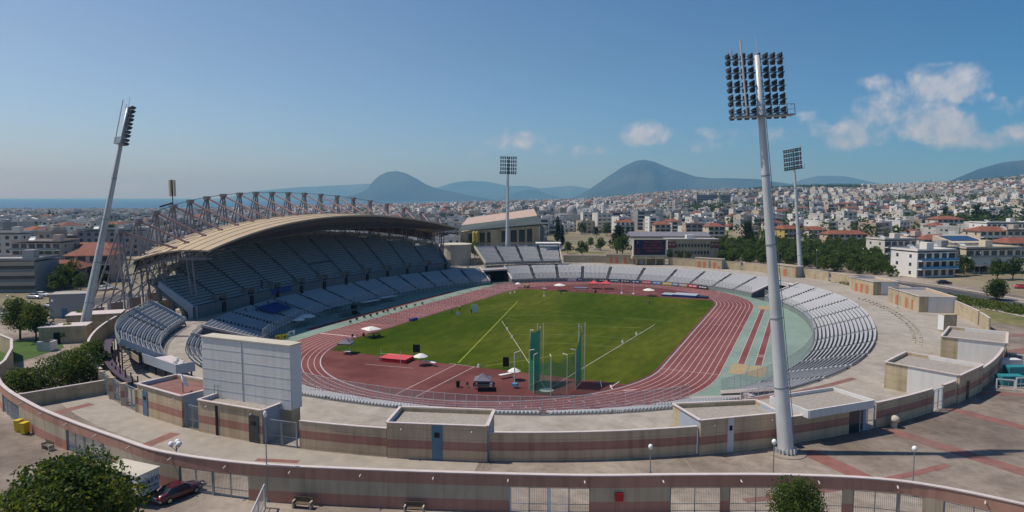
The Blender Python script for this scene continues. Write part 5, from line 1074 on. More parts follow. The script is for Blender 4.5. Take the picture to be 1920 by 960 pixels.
for i, (px, py, l) in enumerate([(36, 811, 'yellow wheeled bin, left of the pair by the outer wall'), (47, 816, 'yellow wheeled bin, right of the pair by the outer wall')]):
    x, y = P(px, py-2); t = T('yellow_bin', l, 'bin', (x, y, G0), 'yellow bins by the outer wall'); MB().box((x, y, G0+.72), (.62, .7, 1.25), rz=.2, taper=1.12).build('body', 'yellow', t, bevel=.03); MB().box((x, y, G0+1.42), (.78, .85, .12), rz=.2).build('lid', 'yellow', t, bevel=.03); mb = MB(); mb.tube((x-.3, y+.3, G0+.12), (x+.3, y+.3, G0+.12), .12, n=8); mb.build('wheel', 'tyre', t)
x, y = P(1250+0, 0, 5) if False else (22.6, -111)
a, b = (17.2, -127.3), (22.0, -134.5); flat_gate(a, b, G0, 2.2, 'galvanised fence panel running diagonally to the bottom edge', 3, 'galv', name='fence_panel', cat='fence', vbars=.3)
x, y = P(1676, 801); t = T('stone_bollard', 'pale domed stone fountain on the plaza right of the canopied entrance', 'fountain', (x, y, G0)); MB().lathe((x, y, G0), [(.38, 0), (.40, .7), (.52, .75)], 12).build('base', 'ivory', t); MB().lathe((x+.05, y, G0+.75), [(.55, 0), (.62, .25), (.5, .55), (.25, .72), (.05, .76)], 14).build('dome', 'ivory', t, smooth=True)
x, y = P(1583, 803); t = T('green_bin', 'dark green litter bin beside the canopied doorway', 'bin', (x, y, G0)); MB().box((x, y, G0+.55), (.8, .7, 1.0), taper=1.15).build('body', 'leafD', t); MB().box((x, y, G0+1.1), (.98, .88, .12)).build('lid', 'leafD', t)
x, y = P(1507, 817); t = T('meter_cabinet', 'small pale cabinet at the foot of the striped wall right of the huge mast', 'cabinet', (x, y, G0)); MB().box((x, y, G0+.7), (.7, .5, 1.4), rz=.6).build('body', 'ivory', t); MB().box((x, y, G0+1.42), (.8, .6, .06), rz=.6).build('lid', 'coping', t)
x, y = P(341, 730, 8.4); t = T('satellite_dish', 'white satellite dish on the brown roof of the left kiosk', 'satellite dish', (-9.5, -112.0, 8.4)); 
def dish(x, y, z, r, az_, nm, parent):
    mb = MB(); rows = []
    for k in range(7): q = r*k/6; rows.append([(q*math.cos(2*PI*i/20), q*math.sin(2*PI*i/20), .32*(q/r)**2*r) for i in range(20)])
    rows += [[(p[0], p[1], p[2]-.04) for p in rw] for rw in rows[::-1]]; mb.grid(rows, close=True); rot = Matrix.Rotation(az_, 3, 'Z') @ Matrix.Rotation(1.15, 3, 'X'); mb.v = [tuple(rot @ Vector(v)+Vector((x, y, z))) for v in mb.v]; return mb.build(nm, 'white', parent, smooth=True)
dx_, dy_ = -10.6, -112.6; t.location = (dx_, dy_, 8.3); dish(dx_, dy_, 9.9, .95, 2.4, 'reflector', t); mb = MB(); mb.tube((dx_, dy_, 8.3), (dx_, dy_, 9.8), .07); mb.build('mast', 'steel', t)
# rubbish containers and barriers, right edge
for i, (px, py, mt, d, l) in enumerate([(1893, 722, 'teal', (3.4, 1.6, 1.3), 'teal rubbish container nearest the barriers at the right edge'), (1908, 704, 'teal', (3.6, 1.6, 1.4), 'teal rubbish container behind the nearest one'), (1890, 690, 'panel', (3.4, 1.5, 1.3), 'grey framed container at the back of the rubbish area')]):
    x, y = P(px, py); t = T('rubbish_container', l, 'container', (x, y, G0)); MB().box((x, y, G0+.75), d, rz=.4, taper=1.08).build('body', mt, t, bevel=.04); MB().box((x, y, G0+1.5), (d[0]*1.05, d[1]*1.05, .14), rz=.4).build('lid', mt, t); mb = MB(); [mb.box((x+a, y+b, G0+.08), (.2, .2, .16)) for a in (-1.3, 1.3) for b in (-.6, .6)]; mb.build('wheel', 'tyre', t)
for i, (a, b, l) in enumerate((((1868, 730), (1902, 733), 'white barrier in front of the teal containers'), ((1905, 728), (1945, 726), 'white barrier at the right edge of the picture'), ((1872, 676), (1925, 684), 'pale railing above the rubbish containers'))): flat_gate(P(*a), P(*b), G0, 1.6, l, 1, 'white', name='barrier', cat='barrier', vbars=.6)
x, y = P(1873, 718); 
# truck box
t = T('box_truck', 'white box truck with blue lettering, half hidden by the foreground tree', 'truck', (4.3, -131, G0)); ta = .05
c0, c1, c2, c3 = (1.8, -129.9), (6.6, -129.75), (6.75, -132.15), (1.75, -132.2)
MB().prism([c0, c1, c2, c3], G0+.95, 8.0).build('cargo_box', 'white', t, bevel=.04)
MB().prism([(1.72, -129.82), (6.68, -129.67), (6.83, -132.22), (1.67, -132.28)], 7.98, 8.06).build('roof_cap', 'ivory', t)
MB().prism([(2, -130.1), (6.5, -130), (6.5, -131.9), (2, -132)], G0+.55, G0+.95).build('chassis', 'black', t)
mb = MB(); mb.prism([(-.1, -130.2), (1.6, -130.15), (1.6, -131.95), (-.1, -132.0)], G0+.6, G0+2.3); mb.build('cab', 'white', t, bevel=.12); MB().box((-.12, -131.1, G0+1.8), (.04, 1.5, .7)).build('windscreen', 'darkglass', t)
for x in (.6, 5.6):
    for y in (-130.15, -131.95): mb = MB(); mb.tube((x, y-.14, G0+.42), (x, y+.14, G0+.42), .42, n=16); w = mb.build('wheel', 'tyre', t); mb = MB(); mb.tube((x, y-.15, G0+.42), (x, y+.15, G0+.42), .2, n=10); mb.build('rim', 'coping', w)
text('ΛΑΪΚΕΙΟ', 'blue', t, (6.78, -130.95, 7.1), (.06, 1, 0) if False else (-.06, 1, 0), (0, 0, 1), .62); text('ΜΕΤΑΦΟΡΕΣ', 'blue', t, (6.80, -130.95, 6.55), (-.06, 1, 0), (0, 0, 1), .30)
mb = MB()
for y in np.linspace(-131.9, -130.0, 7): mb.box((6.70, y, 7.0), (.05, .03, 1.8))
mb.build('door_rib', 'panel', t)
# car
def car(loc, rz, label, paint='carpaint', L_=4.45, Wd=1.7, H_=1.38, grp=None):
    t = T('parked_car', label, 'car', loc, grp)
    def loft(sec, nm, mt, par, smooth=True):
        mb = MB(); rows = []
        for x, w, zb, zt, tw in sec: rows.append([(x, -w*.5*.92, zb), (x, -w*.5, zb+(zt-zb)*.35), (x, -w*.5*.98, zb+(zt-zb)*.7), (x, -tw*.5, zt-.02), (x, -tw*.25, zt+.015), (x, tw*.25, zt+.015), (x, tw*.5, zt-.02), (x, w*.5*.98, zb+(zt-zb)*.7), (x, w*.5, zb+(zt-zb)*.35), (x, w*.5*.92, zb)])
        mb.grid(rows); n = len(rows[0]); mb.add(rows[0], [tuple(range(n-1, -1, -1))]); mb.add(rows[-1], [tuple(range(n))]); o = mb.build(nm, mt, smooth=smooth); o.parent = par; return o
    h = L_/2; body = loft([(-h, Wd*.86, .42, .82, Wd*.78), (-h+.12, Wd*.95, .26, .95, Wd*.86), (-h+.9, Wd, .2, 1.0, Wd*.9), (-.1, Wd, .2, .95, Wd*.92), (.75, Wd, .2, .94, Wd*.9), (h-.8, Wd*.98, .2, .86, Wd*.88), (h-.15, Wd*.92, .26, .76, Wd*.82), (h, Wd*.82, .36, .62, Wd*.72)], 'body', paint, t)
    g = MB(); sec = [(-h+.62, Wd*.80, .97, Wd*.74), (-h+1.15, Wd*.86, H_-.04, Wd*.66), (-.1, Wd*.88, H_, Wd*.68), (.35, Wd*.88, H_-.04, Wd*.66), (1.05, Wd*.86, .95, Wd*.74)]
    rows = [[(x, -w/2, .92), (x, -tw/2, z), (x, tw/2, z), (x, w/2, .92)] for x, w, z, tw in sec]; g.grid(rows); o = g.build('window_band', 'darkglass', smooth=False); o.parent = t
    r_ = MB(); r_.grid([[(x, -tw/2-.0, z+.012), (x, 0, z+.035), (x, tw/2, z+.012)] for x, w, z, tw in sec[1:4]]); o = r_.build('roof', paint, smooth=True); o.parent = t
    r_ = MB(); [r_.beam((sec[i][0], s*sec[i][3]/2, sec[i][2]), (sec[i+1][0], s*sec[i+1][3]/2, sec[i+1][2]), .07, .06) for i in range(4) for s in (-1, 1)]; [r_.beam((.0, s*Wd*.44, .92), (-.05, s*Wd*.345, H_), .07, .05) for s in (-1, 1)]; o = r_.build('pillar', paint); o.parent = t
    for x in (-h+.85, h-.85):
        for s in (-1, 1): mb = MB(); mb.tube((x, s*(Wd/2-.18), .31), (x, s*(Wd/2+.01), .31), .31, n=18); w = mb.build('wheel', 'tyre'); w.parent = t; mb = MB(); mb.tube((x, s*(Wd/2-.1), .31), (x, s*(Wd/2+.02), .31), .19, n=12); q = mb.build('rim', 'chrome'); q.parent = w
    for s in (-1, 1): o = MB().box((-h+.02, s*Wd*.33, .78), (.12, .36, .16)).build('tail_light', 'red'); o.parent = t; o = MB().box((h-.02, s*Wd*.29, .62), (.12, .3, .13)).build('headlight', 'coping'); o.parent = t; o = MB().box((.75, s*(Wd/2+.08), .98), (.14, .16, .1)).build('wing_mirror', paint); o.parent = t
    o = MB().box((-h+.0, 0, .48), (.16, Wd*.9, .16)).build('bumper', 'chrome'); o.parent = t; o = MB().box((-h-.04, 0, .7), (.04, .5, .11)).build('number_plate', 'white'); o.parent = t
    t.rotation_euler.z = rz; return t
CAR = car((8.25, -129.2, G0), 1.42, 'dark red saloon car parked beside the white truck'); a, b = P(298, 946), P(369, 917); CAR.location = ((a[0]+b[0])/2, (a[1]+b[1])/2, G0); CAR.rotation_euler.z = math.atan2(b[1]-a[1], b[0]-a[0])
CC = ['panel', 'white', 'ivory', 'greycanvas', 'lightblue', 'chrome', 'red']

# ================================================================== TREES
def leaf_cloud(centers, radii, n_per, size, flat=.8, seed=0, shell=.55):
    """small leaf quads scattered in clumps; returns V,F"""
    g = np.random.default_rng(seed); C_, R_ = np.asarray(centers), np.asarray(radii); Vs = []
    for c, r, n in zip(C_, R_, n_per):
        d = g.normal(size=(n, 3)); d /= np.linalg.norm(d, axis=1)[:, None]; q = (shell+(1-shell)*g.random(n))**.6; q = np.where(g.random(n) < .12, q*1.22, q); p = c+d*(r*q)[:, None]*np.array([1, 1, flat])
        a = g.normal(size=(n, 3))+d*.8; a /= np.linalg.norm(a, axis=1)[:, None]; b = np.cross(a, g.normal(size=(n, 3))); b /= np.linalg.norm(b, axis=1)[:, None]; c2 = np.cross(a, b); s = size*(.6+.8*g.random(n))[:, None]
        Vs.append(np.stack([p-b*s, p+c2*s*.62, p+b*s, p-c2*s*.62], 1))
    V = np.concatenate(Vs, 0); n = len(V); return V.reshape(-1, 3), np.arange(n*4).reshape(n, 4)
def make_tree(name, label, base, h, w, nclump, nleaf, size, mats=('leafA', 'leafB', 'leafC'), seed=0, trunk_h=.25, shape='round', group=None, two=False, cat='tree'):
    g = np.random.default_rng(seed); t = T(name, label, cat, tuple(base), group); cs, rs = [], []
    for i in range(nclump):
        f = (i+.5)/nclump; zz = trunk_h*h+(1-trunk_h)*h*(.14+.78*f); a = i*2.4+g.random()
        if shape == 'round': rad = w/2*math.sin(PI*min(.97, .24+.70*f))**.7
        elif shape == 'cone': rad = w/2*(1.04-f)**.75
        elif shape == 'spire': rad = w/2*(math.sin(PI*(.15+.83*f))**.5)*(1.05-f*.75)
        elif shape == 'flat': rad = w/2*(1 if f > .4 else .8)
        k = math.sqrt(g.random())*.78; cs.append((rad*k*math.cos(a), rad*k*math.sin(a), zz)); rs.append((w*.5*(.30+.24*g.random())*(.66 if nclump > 100 else 1)) if shape not in ('spire',) else rad*.75+.1)
    vol = np.array(rs)**2; npx = np.maximum(8, (nleaf*vol/vol.sum()).astype(int)); V, Fc = leaf_cloud(cs, rs, npx, size, seed=seed+1, flat=.82 if shape != 'spire' else 1.5)
    mi = np.repeat([hash((seed, i)) % 7 for i in range(nclump)], npx); mi = np.where(mi < 3, 0, np.where(mi < 5, 1, 2)); mi = np.where(g.random(len(Fc)) < .2, g.integers(0, 3, len(Fc)), mi)
    cr_ = npmesh('crown', V, Fc, list(mats), mi); cr_.parent = t
    mb = MB(); top = (1-trunk_h)*h*.55+trunk_h*h
    for dx in ((-.25, .3) if two else (0,)):
        mb.tube((dx*w*.35, 0, -.2), (dx*w*.35+.05, .03, trunk_h*h), h*.028, h*.02, n=8); mb.tube((dx*w*.35+.05, .03, trunk_h*h), (dx*w*.3, .1, top), h*.02, h*.008, n=6)
    for c in cs[::2]: mb.tube((0, 0, trunk_h*h*.9), tuple(np.array(c)*.93), h*.011, h*.004, n=5)
    tr = mb.build('trunk', 'bark', smooth=True); tr.parent = t; return t
make_tree('broadleaf_tree', 'large leafy green tree filling the bottom left corner before the truck', (*W(98, 47.5), 5), 9.0, 11.6, 115, 33000, .15, seed=3, trunk_h=.18, mats=('leafC', 'leafA', 'leafB'))
make_tree('conical_bush', 'dense rounded evergreen standing before the outer wall at the bottom right', (*W(1521, 51.5), 5), 6.0, 5.0, 40, 14000, .09, seed=5, trunk_h=.08, shape='round', mats=('leafB', 'leafA', 'leafA'))
make_tree('street_tree', 'round two trunked tree on the lawn at the left edge', (*P(38, 636), 5), 8.0, 6.6, 26, 5200, .17, seed=11, trunk_h=.26, two=False)
make_tree('street_tree', 'second round tree touching its left neighbour by the street', (*P(68, 640), 5), 7.4, 6.0, 24, 4600, .17, seed=12, trunk_h=.26)
for i, (px, py, h, w, l, sd) in enumerate([(52, 742, 3.6, 7.0, 'dark sprawling shrub at the left end of the retaining wall', 21), (118, 735, 5.4, 7.4, 'big leafy shrub between the retaining wall and the low tan wall', 22), (158, 724, 6.0, 6.8, 'tallest leafy shrub at the foot of the left floodlight mast', 23), (176, 690, 4.4, 5.0, 'green shrub hiding the base of the left floodlight mast', 24), (126, 640, 3.2, 4.0, 'grey green bush behind the left mast shrubs', 25), (150, 618, 4.0, 3.4, 'green bush beside the tan gatehouse left of the mast', 26)]):
    make_tree('shrub', l, (*P(px, py), 5), h, w, 22, 5200, .15, seed=sd, trunk_h=.03, mats=('leafA', 'leafC', 'leafB'), cat='shrub')
make_tree('round_tree', 'dark round tree alone on the dry grass at the right edge', (*P(1868, 562), 5), 5.4, 6.4, 24, 5200, .17, seed=31, trunk_h=.16, mats=('leafB', 'leafA', 'leafD'))
def tree_protos(seed0, n, **kw): return n
PROT = {}
def ctree(kind, base, s, label, group=None, rz=None):
    """copies of a few prototype trees with their trunk and crown"""
    if kind not in PROT: PROT[kind] = []
    v = random.randrange(3)
    while len(PROT[kind]) <= v:
        sd = len(PROT[kind])+hash(kind) % 50 if False else len(PROT[kind])+{'citrus': 40, 'oak': 50, 'cypress': 60, 'pine': 70}[kind]
        if kind == 'citrus': t = make_tree('citrus_tree', '', (0, 0, -500), 4.6, 5.2, 10, 650, .30, seed=sd, trunk_h=.12, mats=('leafA', 'leafB', 'leafA'))
        if kind == 'oak': t = make_tree('broadleaf_tree', '', (0, 0, -500), 8, 7.5, 14, 1100, .36, seed=sd, trunk_h=.2, mats=('leafB', 'leafA', 'leafB'))
        if kind == 'cypress': t = make_tree('cypress_tree', '', (0, 0, -500), 12, 2.6, 16, 900, .30, seed=sd, trunk_h=.05, shape='spire', mats=('cyp', 'leafD', 'cyp'))
        if kind == 'pine': t = make_tree('pine_tree', '', (0, 0, -500), 11, 7, 16, 1200, .34, seed=sd, trunk_h=.18, shape='cone', mats=('cyp', 'leafD', 'leafB'))
        PROT[kind].append([t, False])
    e = PROT[kind][v]
    if not e[1]: e[1] = True; o = e[0]
    else: o = copy_tree(e[0])
    o.location = base; o.rotation_euler.z = random.random()*6.28 if rz is None else rz; o.scale = (s, s, s)
    if 'group' in o and not group: del o['group']
    return tag(o, label, 'tree', group)
# citrus grove, rows in a field
ga, gb, gc, gd = np.array(W(1345, 262)), np.array(W(1700, 262)), np.array(W(1705, 400)), np.array(W(1338, 400))
def inpoly(p, poly):
    c = False; n = len(poly)
    for i in range(n):
        a, b = poly[i], poly[(i+1) % n]
        if (a[1] > p[1]) != (b[1] > p[1]) and p[0] < (b[0]-a[0])*(p[1]-a[1])/(b[1]-a[1])+a[0]: c = not c
    return c
grove = [P(1338, 492), P(1460, 498), P(1580, 512), P(1690, 520), W(1700, 390), W(1340, 420)]
xs = [p[0] for p in grove]; ys = [p[1] for p in grove]; cnt = 0
for gx in np.arange(min(xs), max(xs), 5.9):
    for gy in np.arange(min(ys), max(ys), 6.4):
        x, y = gx+random.uniform(-1.2, 1.2), gy+random.uniform(-1.2, 1.2)
        if inpoly((x, y), grove) and random.random() < .94 and cnt < 290: ctree('citrus', (x, y, 5), random.uniform(.85, 1.3), 'round green citrus tree in the grove behind the far right wall', 'citrus trees in the grove'); cnt += 1
# named single trees around the middle distance (px, base py, height m, kind)
SPOT = [(1046, 459, 19, 'cypress', 'tall dark cypress right of the sports hall, taller of the pair'), (1054, 466, 15, 'cypress', 'shorter dark cypress right of the sports hall'), (1403, 462, 15, 'pine', 'single dark conifer rising from the citrus grove'), (1158, 478, 15, 'pine', 'big dark conifer left of the big screen'), (1168, 480, 10, 'oak', 'dark tree just left of the big screen'),
        (1065, 476, 6, 'oak', 'low round tree right of the sports hall annex'), (1092, 480, 7, 'oak', 'round tree behind the far wall, left of the orange door kiosk'), (1127, 470, 6.5, 'oak', 'small street tree on the tan lot, right one'), (1108, 464, 5.5, 'oak', 'small street tree on the tan lot, left one'), (890, 486, 7.5, 'oak', 'green tree before the sports hall, left end'), (876, 474, 6, 'oak', 'bushy tree under the roof tip before the sports hall'),
        (1222, 430, 12, 'oak', 'large round tree above the big screen'), (1118, 446, 8, 'pine', 'dark tree row behind the car park, left'), (1090, 440, 9, 'oak', 'dark tree row behind the car park, centre'), (1138, 442, 9, 'oak', 'dark tree row behind the car park, right'), (1178, 446, 8, 'pine', 'conifer behind the big screen, left one'), (1186, 447, 7, 'pine', 'conifer behind the big screen, right one'),
        (1813, 515, 7, 'oak', 'tree between the white balcony house and the awning house'), (1722, 515, 6, 'oak', 'tree in front of the white balcony house'), (1876, 524, 7, 'oak', 'leafy tree at the right edge beyond the road'), (1905, 524, 7.5, 'oak', 'last leafy tree at the right edge beyond the road'), (1845, 512, 5, 'oak', 'low tree beside the awning house'),
        (115, 545, 7, 'oak', 'dark tree right of the grey office block, left one'), (130, 540, 8, 'oak', 'dark tree right of the grey office block, right one'), (160, 520, 7, 'oak', 'green tree beside the small red roofed house'), (100, 552, 6, 'oak', 'dark tree at the corner of the grey office block'), (145, 548, 5, 'oak', 'dark reddish bush near the street at the left'), (175, 535, 6, 'oak', 'green tree behind the left floodlight mast'),
        (20, 470, 10, 'oak', 'grove tree behind the office block, left'), (35, 466, 9, 'oak', 'grove tree behind the office block, middle'), (52, 468, 9, 'oak', 'grove tree behind the office block, right'), (69, 428, 18, 'cypress', 'cypress in the far left cluster, first'), (94, 424, 20, 'cypress', 'cypress in the far left cluster, second'), (101, 424, 17, 'cypress', 'cypress in the far left cluster, third'), (108, 425, 18, 'cypress', 'cypress in the far left cluster, fourth'),
        (1770, 416, 14, 'pine', 'tall dark pine on the hillside, left of the pair'), (1830, 418, 17, 'pine', 'tall dark pine on the hillside, right of the pair'), (903, 430, 9, 'cypress', 'cypress beyond the sports hall roof'), (1255, 486, 4.5, 'oak', 'green bush at the foot of the school, left'), (1275, 487, 4, 'oak', 'green bush at the foot of the school, middle'), (1292, 488, 4, 'oak', 'green bush at the foot of the school, right')]
def depth_for(px, py):     # where the sight line meets the terrain
    for D in np.geomspace(120, 3000, 500):
        x, y = W(px, D); z = float(terr(x, y)); q = 33.4-(py-371)/F*D
        if q <= z: return D, z
    return 3000, 0
for px, py, h, kd, l in SPOT:
    D, z = depth_for(px, py); ctree(kd, (*W(px, D), z), h/{'citrus': 4.6, 'oak': 8, 'cypress': 12, 'pine': 11}[kd], l)
ctree('oak', (*P(300, 606), 5), .55, 'small palm like tree under the side wall of the roofed grandstand')

# ================================================================== ROADS AND LOTS BEYOND
def sheet(name, path_px, w, z, mt, dz=0.02):
    pts = [P(*p) for p in path_px]; mb = MB(); mb.strip(pts, w, z+dz); return struct(name, mb, mt)
sheet('road', [(1280, 478), (1420, 500), (1520, 512), (1640, 527), (1760, 543), (1960, 582)], 8.5, 5, 'asphalt', .035)
sheet('pavement', [(1280, 474), (1420, 496), (1520, 507), (1640, 520), (1760, 535), (1960, 570)], 2.2, 5, 'kerb', .12)
sheet('footpath', [(1560, 528), (1640, 541), (1760, 561), (1960, 602)], 2.2, 5, 'kerb', .14)
mb = MB(); poly = [P(1700, 553), P(1790, 565), P(1960, 604), P(1960, 622), P(1800, 590), P(1740, 566)]; mb.add([(*p, 5.02) for p in poly], [tuple(range(len(poly)))[::-1]]); struct('dry_grass', mb, 'drygrass')
mb = MB(); mb.add([(*p, 5.03) for p in (P(-60, 650), P(-60, 700), P(45, 676), P(120, 652), P(110, 632), P(30, 640))], [(0, 1, 2, 3, 4, 5)]); struct('lawn', mb, 'lawn')
sheet('side_road', [(-80, 590), (60, 578), (150, 571), (260, 552)], 10, 5, 'asphalt', .03)
sheet('side_pavement', [(-80, 608), (60, 592), (150, 580), (215, 573)], 2.5, 5, 'kerb', .1)
for k, (a, b) in enumerate((((1020, 458), (1150, 464)), ((1020, 470), (1180, 476)), ((1030, 450), (1150, 452)))): sheet('car_park_lane', [a, b], 9, 5, ['sand', 'drygrass', 'asphalt'][k], .03+.01*k)
g = np.random.default_rng(5); pts = []      # reeds in the ditch
for i in range(1500):
    f = g.random(); a = np.array(P(1580, 524)); 
    px = 1575+345*f; yt, yb = 519+(px-1575)*.165, 531+(px-1575)*.175; py = yt+(yb-yt)*g.random()+1.5; pts.append((*P(px, py), 5.1+.35*g.random()))
V, Fc = leaf_cloud(pts, np.full(len(pts), .9), np.full(len(pts), 14), .22, seed=9, flat=.8); tag(npmesh('reeds', V, Fc, ['leafA', 'leafC', 'leafB'], np.random.default_rng(1).integers(0, 3, len(Fc))), 'band of green reeds filling the ditch between the ring wall and the road', 'reeds', kind='stuff')
# kerb stones scattered as a dotted line on the upper right concourse
mb = MB(); mb.box((0, 0, .16), (.62, .28, .32)); base = None
for i in range(52):
    th = 24-38*i/52; kx = .845+.012*(i % 2)+.010*max(0, i-26)/26; x, y = ring(D2R(th), kx)
    if base is None: o = base = tag(mb.build('kerb_stone', 'ivory'), 'small white kerb stone in the dotted row across the right concourse', 'kerb stone', 'white kerb stones on the right concourse')
    else: o = base.copy(); COL.objects.link(o)
    o.location = (x, y, G0); o.rotation_euler.z = D2R(th)+random.uniform(-.3, .3)

# ================================================================== BUILDINGS
def house(px, D, w, d, floors, wallm, roof='flat', label='', rz=0.0, z=None, balc=True, name='house', cat='house', roofm='tile', extra=None, dlat=0, fh=3.0, cols=None):
    x, y = W(px, D); z = float(terr(x, y)) if z is None else z; t = T(name, label, cat, (x, y, z)); face = YAW*-1+rz; H_ = floors*fh
    def put(o): o.parent = t; return o
    put(MB().box((0, 0, H_/2-.5), (w, d, H_+1)).build('wall', wallm)); n = cols or max(2, int(w/3.2)); wi = None; wp = None
    for f in range(floors):
        if extra == 'ribbon':
            put(MB().box((-w*.30, -d/2-.03, f*fh+1.75), (w*.36, .12, 1.35)).build('window_band', 'win')); put(MB().box((w*.22, -d/2-.33, f*fh+1.5), (w*.54, .1, 1.0)).build('window_band', 'win')); put(MB().box((w*.22, -d/2-.3, f*fh+2.6), (w*.56, .6, 1.15)).build('spandrel', 'bw3')); continue
        for side in (0, 1):
            m_ = n if side == 0 else max(1, int(d/5.5))
            for sgn in (-1,) if side == 0 else (-1, 1):
                for i in range(m_):
                    if side == 0: c = (-w/2+(i+.5)*w/m_, -d/2-.02, f*fh+1.6); dm = (min(1.5, w/m_*.5) if not balc else w/m_*random.uniform(.5, .86), .1, 1.5 if not balc else 2.1)  # balcony fronts: oversized dark panes also paint in the shade of the recesses
                    else: c = (sgn*(w/2+.02), -d/2+(i+.5)*d/m_, f*fh+1.6); dm = (.1, 1.0, 1.2)
                    put(MB().box(c, dm).build('window', 'win'))
        if balc and f > 0: b = put(MB().box((0, -d/2-.95, f*fh), (w*.98, 1.9, .26)).build('balcony', 'bw2')); q = MB(); q.box((0, -d/2-1.86, f*fh+.58), (w*.98, .08, .9)); r = q.build('railing', 'lightblue' if 'blue tinted' in label else ('bw0' if f % 2 else 'steel')); r.parent = b
    if roof == 'hip': e = .6; put(MB().add([(-w/2-e, -d/2-e, H_), (w/2+e, -d/2-e, H_), (w/2+e, d/2+e, H_), (-w/2-e, d/2+e, H_), (-w/2+d*.35, 0, H_+2.3), (w/2-d*.35, 0, H_+2.3)], [(0, 1, 5, 4), (1, 2, 5), (2, 3, 4, 5), (3, 0, 4), (3, 2, 1, 0)]).build('roof', roofm))
    elif roof == 'solar': r = put(MB().add([(-w/2-.4, -d/2-.4, H_), (w/2+.4, -d/2-.4, H_), (w/2+.4, d/2, H_+2.6), (-w/2-.4, d/2, H_+2.6), (-w/2-.4, d/2, H_), (w/2+.4, d/2, H_)], [(0, 1, 2, 3), (1, 5, 2), (0, 3, 4), (4, 3, 2, 5)]).build('roof', 'bw1')); q = MB().add([(-w*.42, -d*.3, H_+.75), (w*.42, -d*.3, H_+.75), (w*.42, d*.4, H_+2.5), (-w*.42, d*.4, H_+2.5)], [(0, 1, 2, 3)]).build('solar_panel', 'solar'); q.parent = r
    else:
        q = MB(); q.box((0, 0, H_+.52), (w+.5, d+.5, .12)); r = put(q.build('roof', 'flatroof')); q = MB(); [q.box(c, dm) for c, dm in (((0, -d/2, H_+.85), (w+.4, .2, .7)), ((0, d/2, H_+.85), (w+.4, .2, .7)), ((-w/2, 0, H_+.85), (.2, d-.2, .7)), ((w/2, 0, H_+.85), (.2, d-.2, .7)))]; k = q.build('parapet', wallm); k.parent = r
        k = MB().box((w*.2, d*.15, H_+1.8), (3.2, 3.2, 2.6)).build('stair_hut', wallm); k.parent = r
        q = MB(); q.add([(-w*.35, -1, H_+.7), (-w*.35+2.4, -1, H_+.7), (-w*.35+2.4, .9, H_+2), (-w*.35, .9, H_+2)], [(0, 1, 2, 3)]); q.tube((-w*.35, 1, H_+2.1), (-w*.35+2.2, 1, H_+2.1), .28); k = q.build('solar_heater', 'panel'); k.parent = r
    if extra == 'awning': put(MB().add([(-w*.48, -d/2-1.6, fh*2-.2), (w*.40, -d/2-1.6, fh*2-.2), (w*.40, -d/2-2.6, fh+.4), (-w*.48, -d/2-2.6, fh+.4)], [(0, 1, 2, 3)]).build('awning', 'awn'))
    t.rotation_euler.z = face; return t
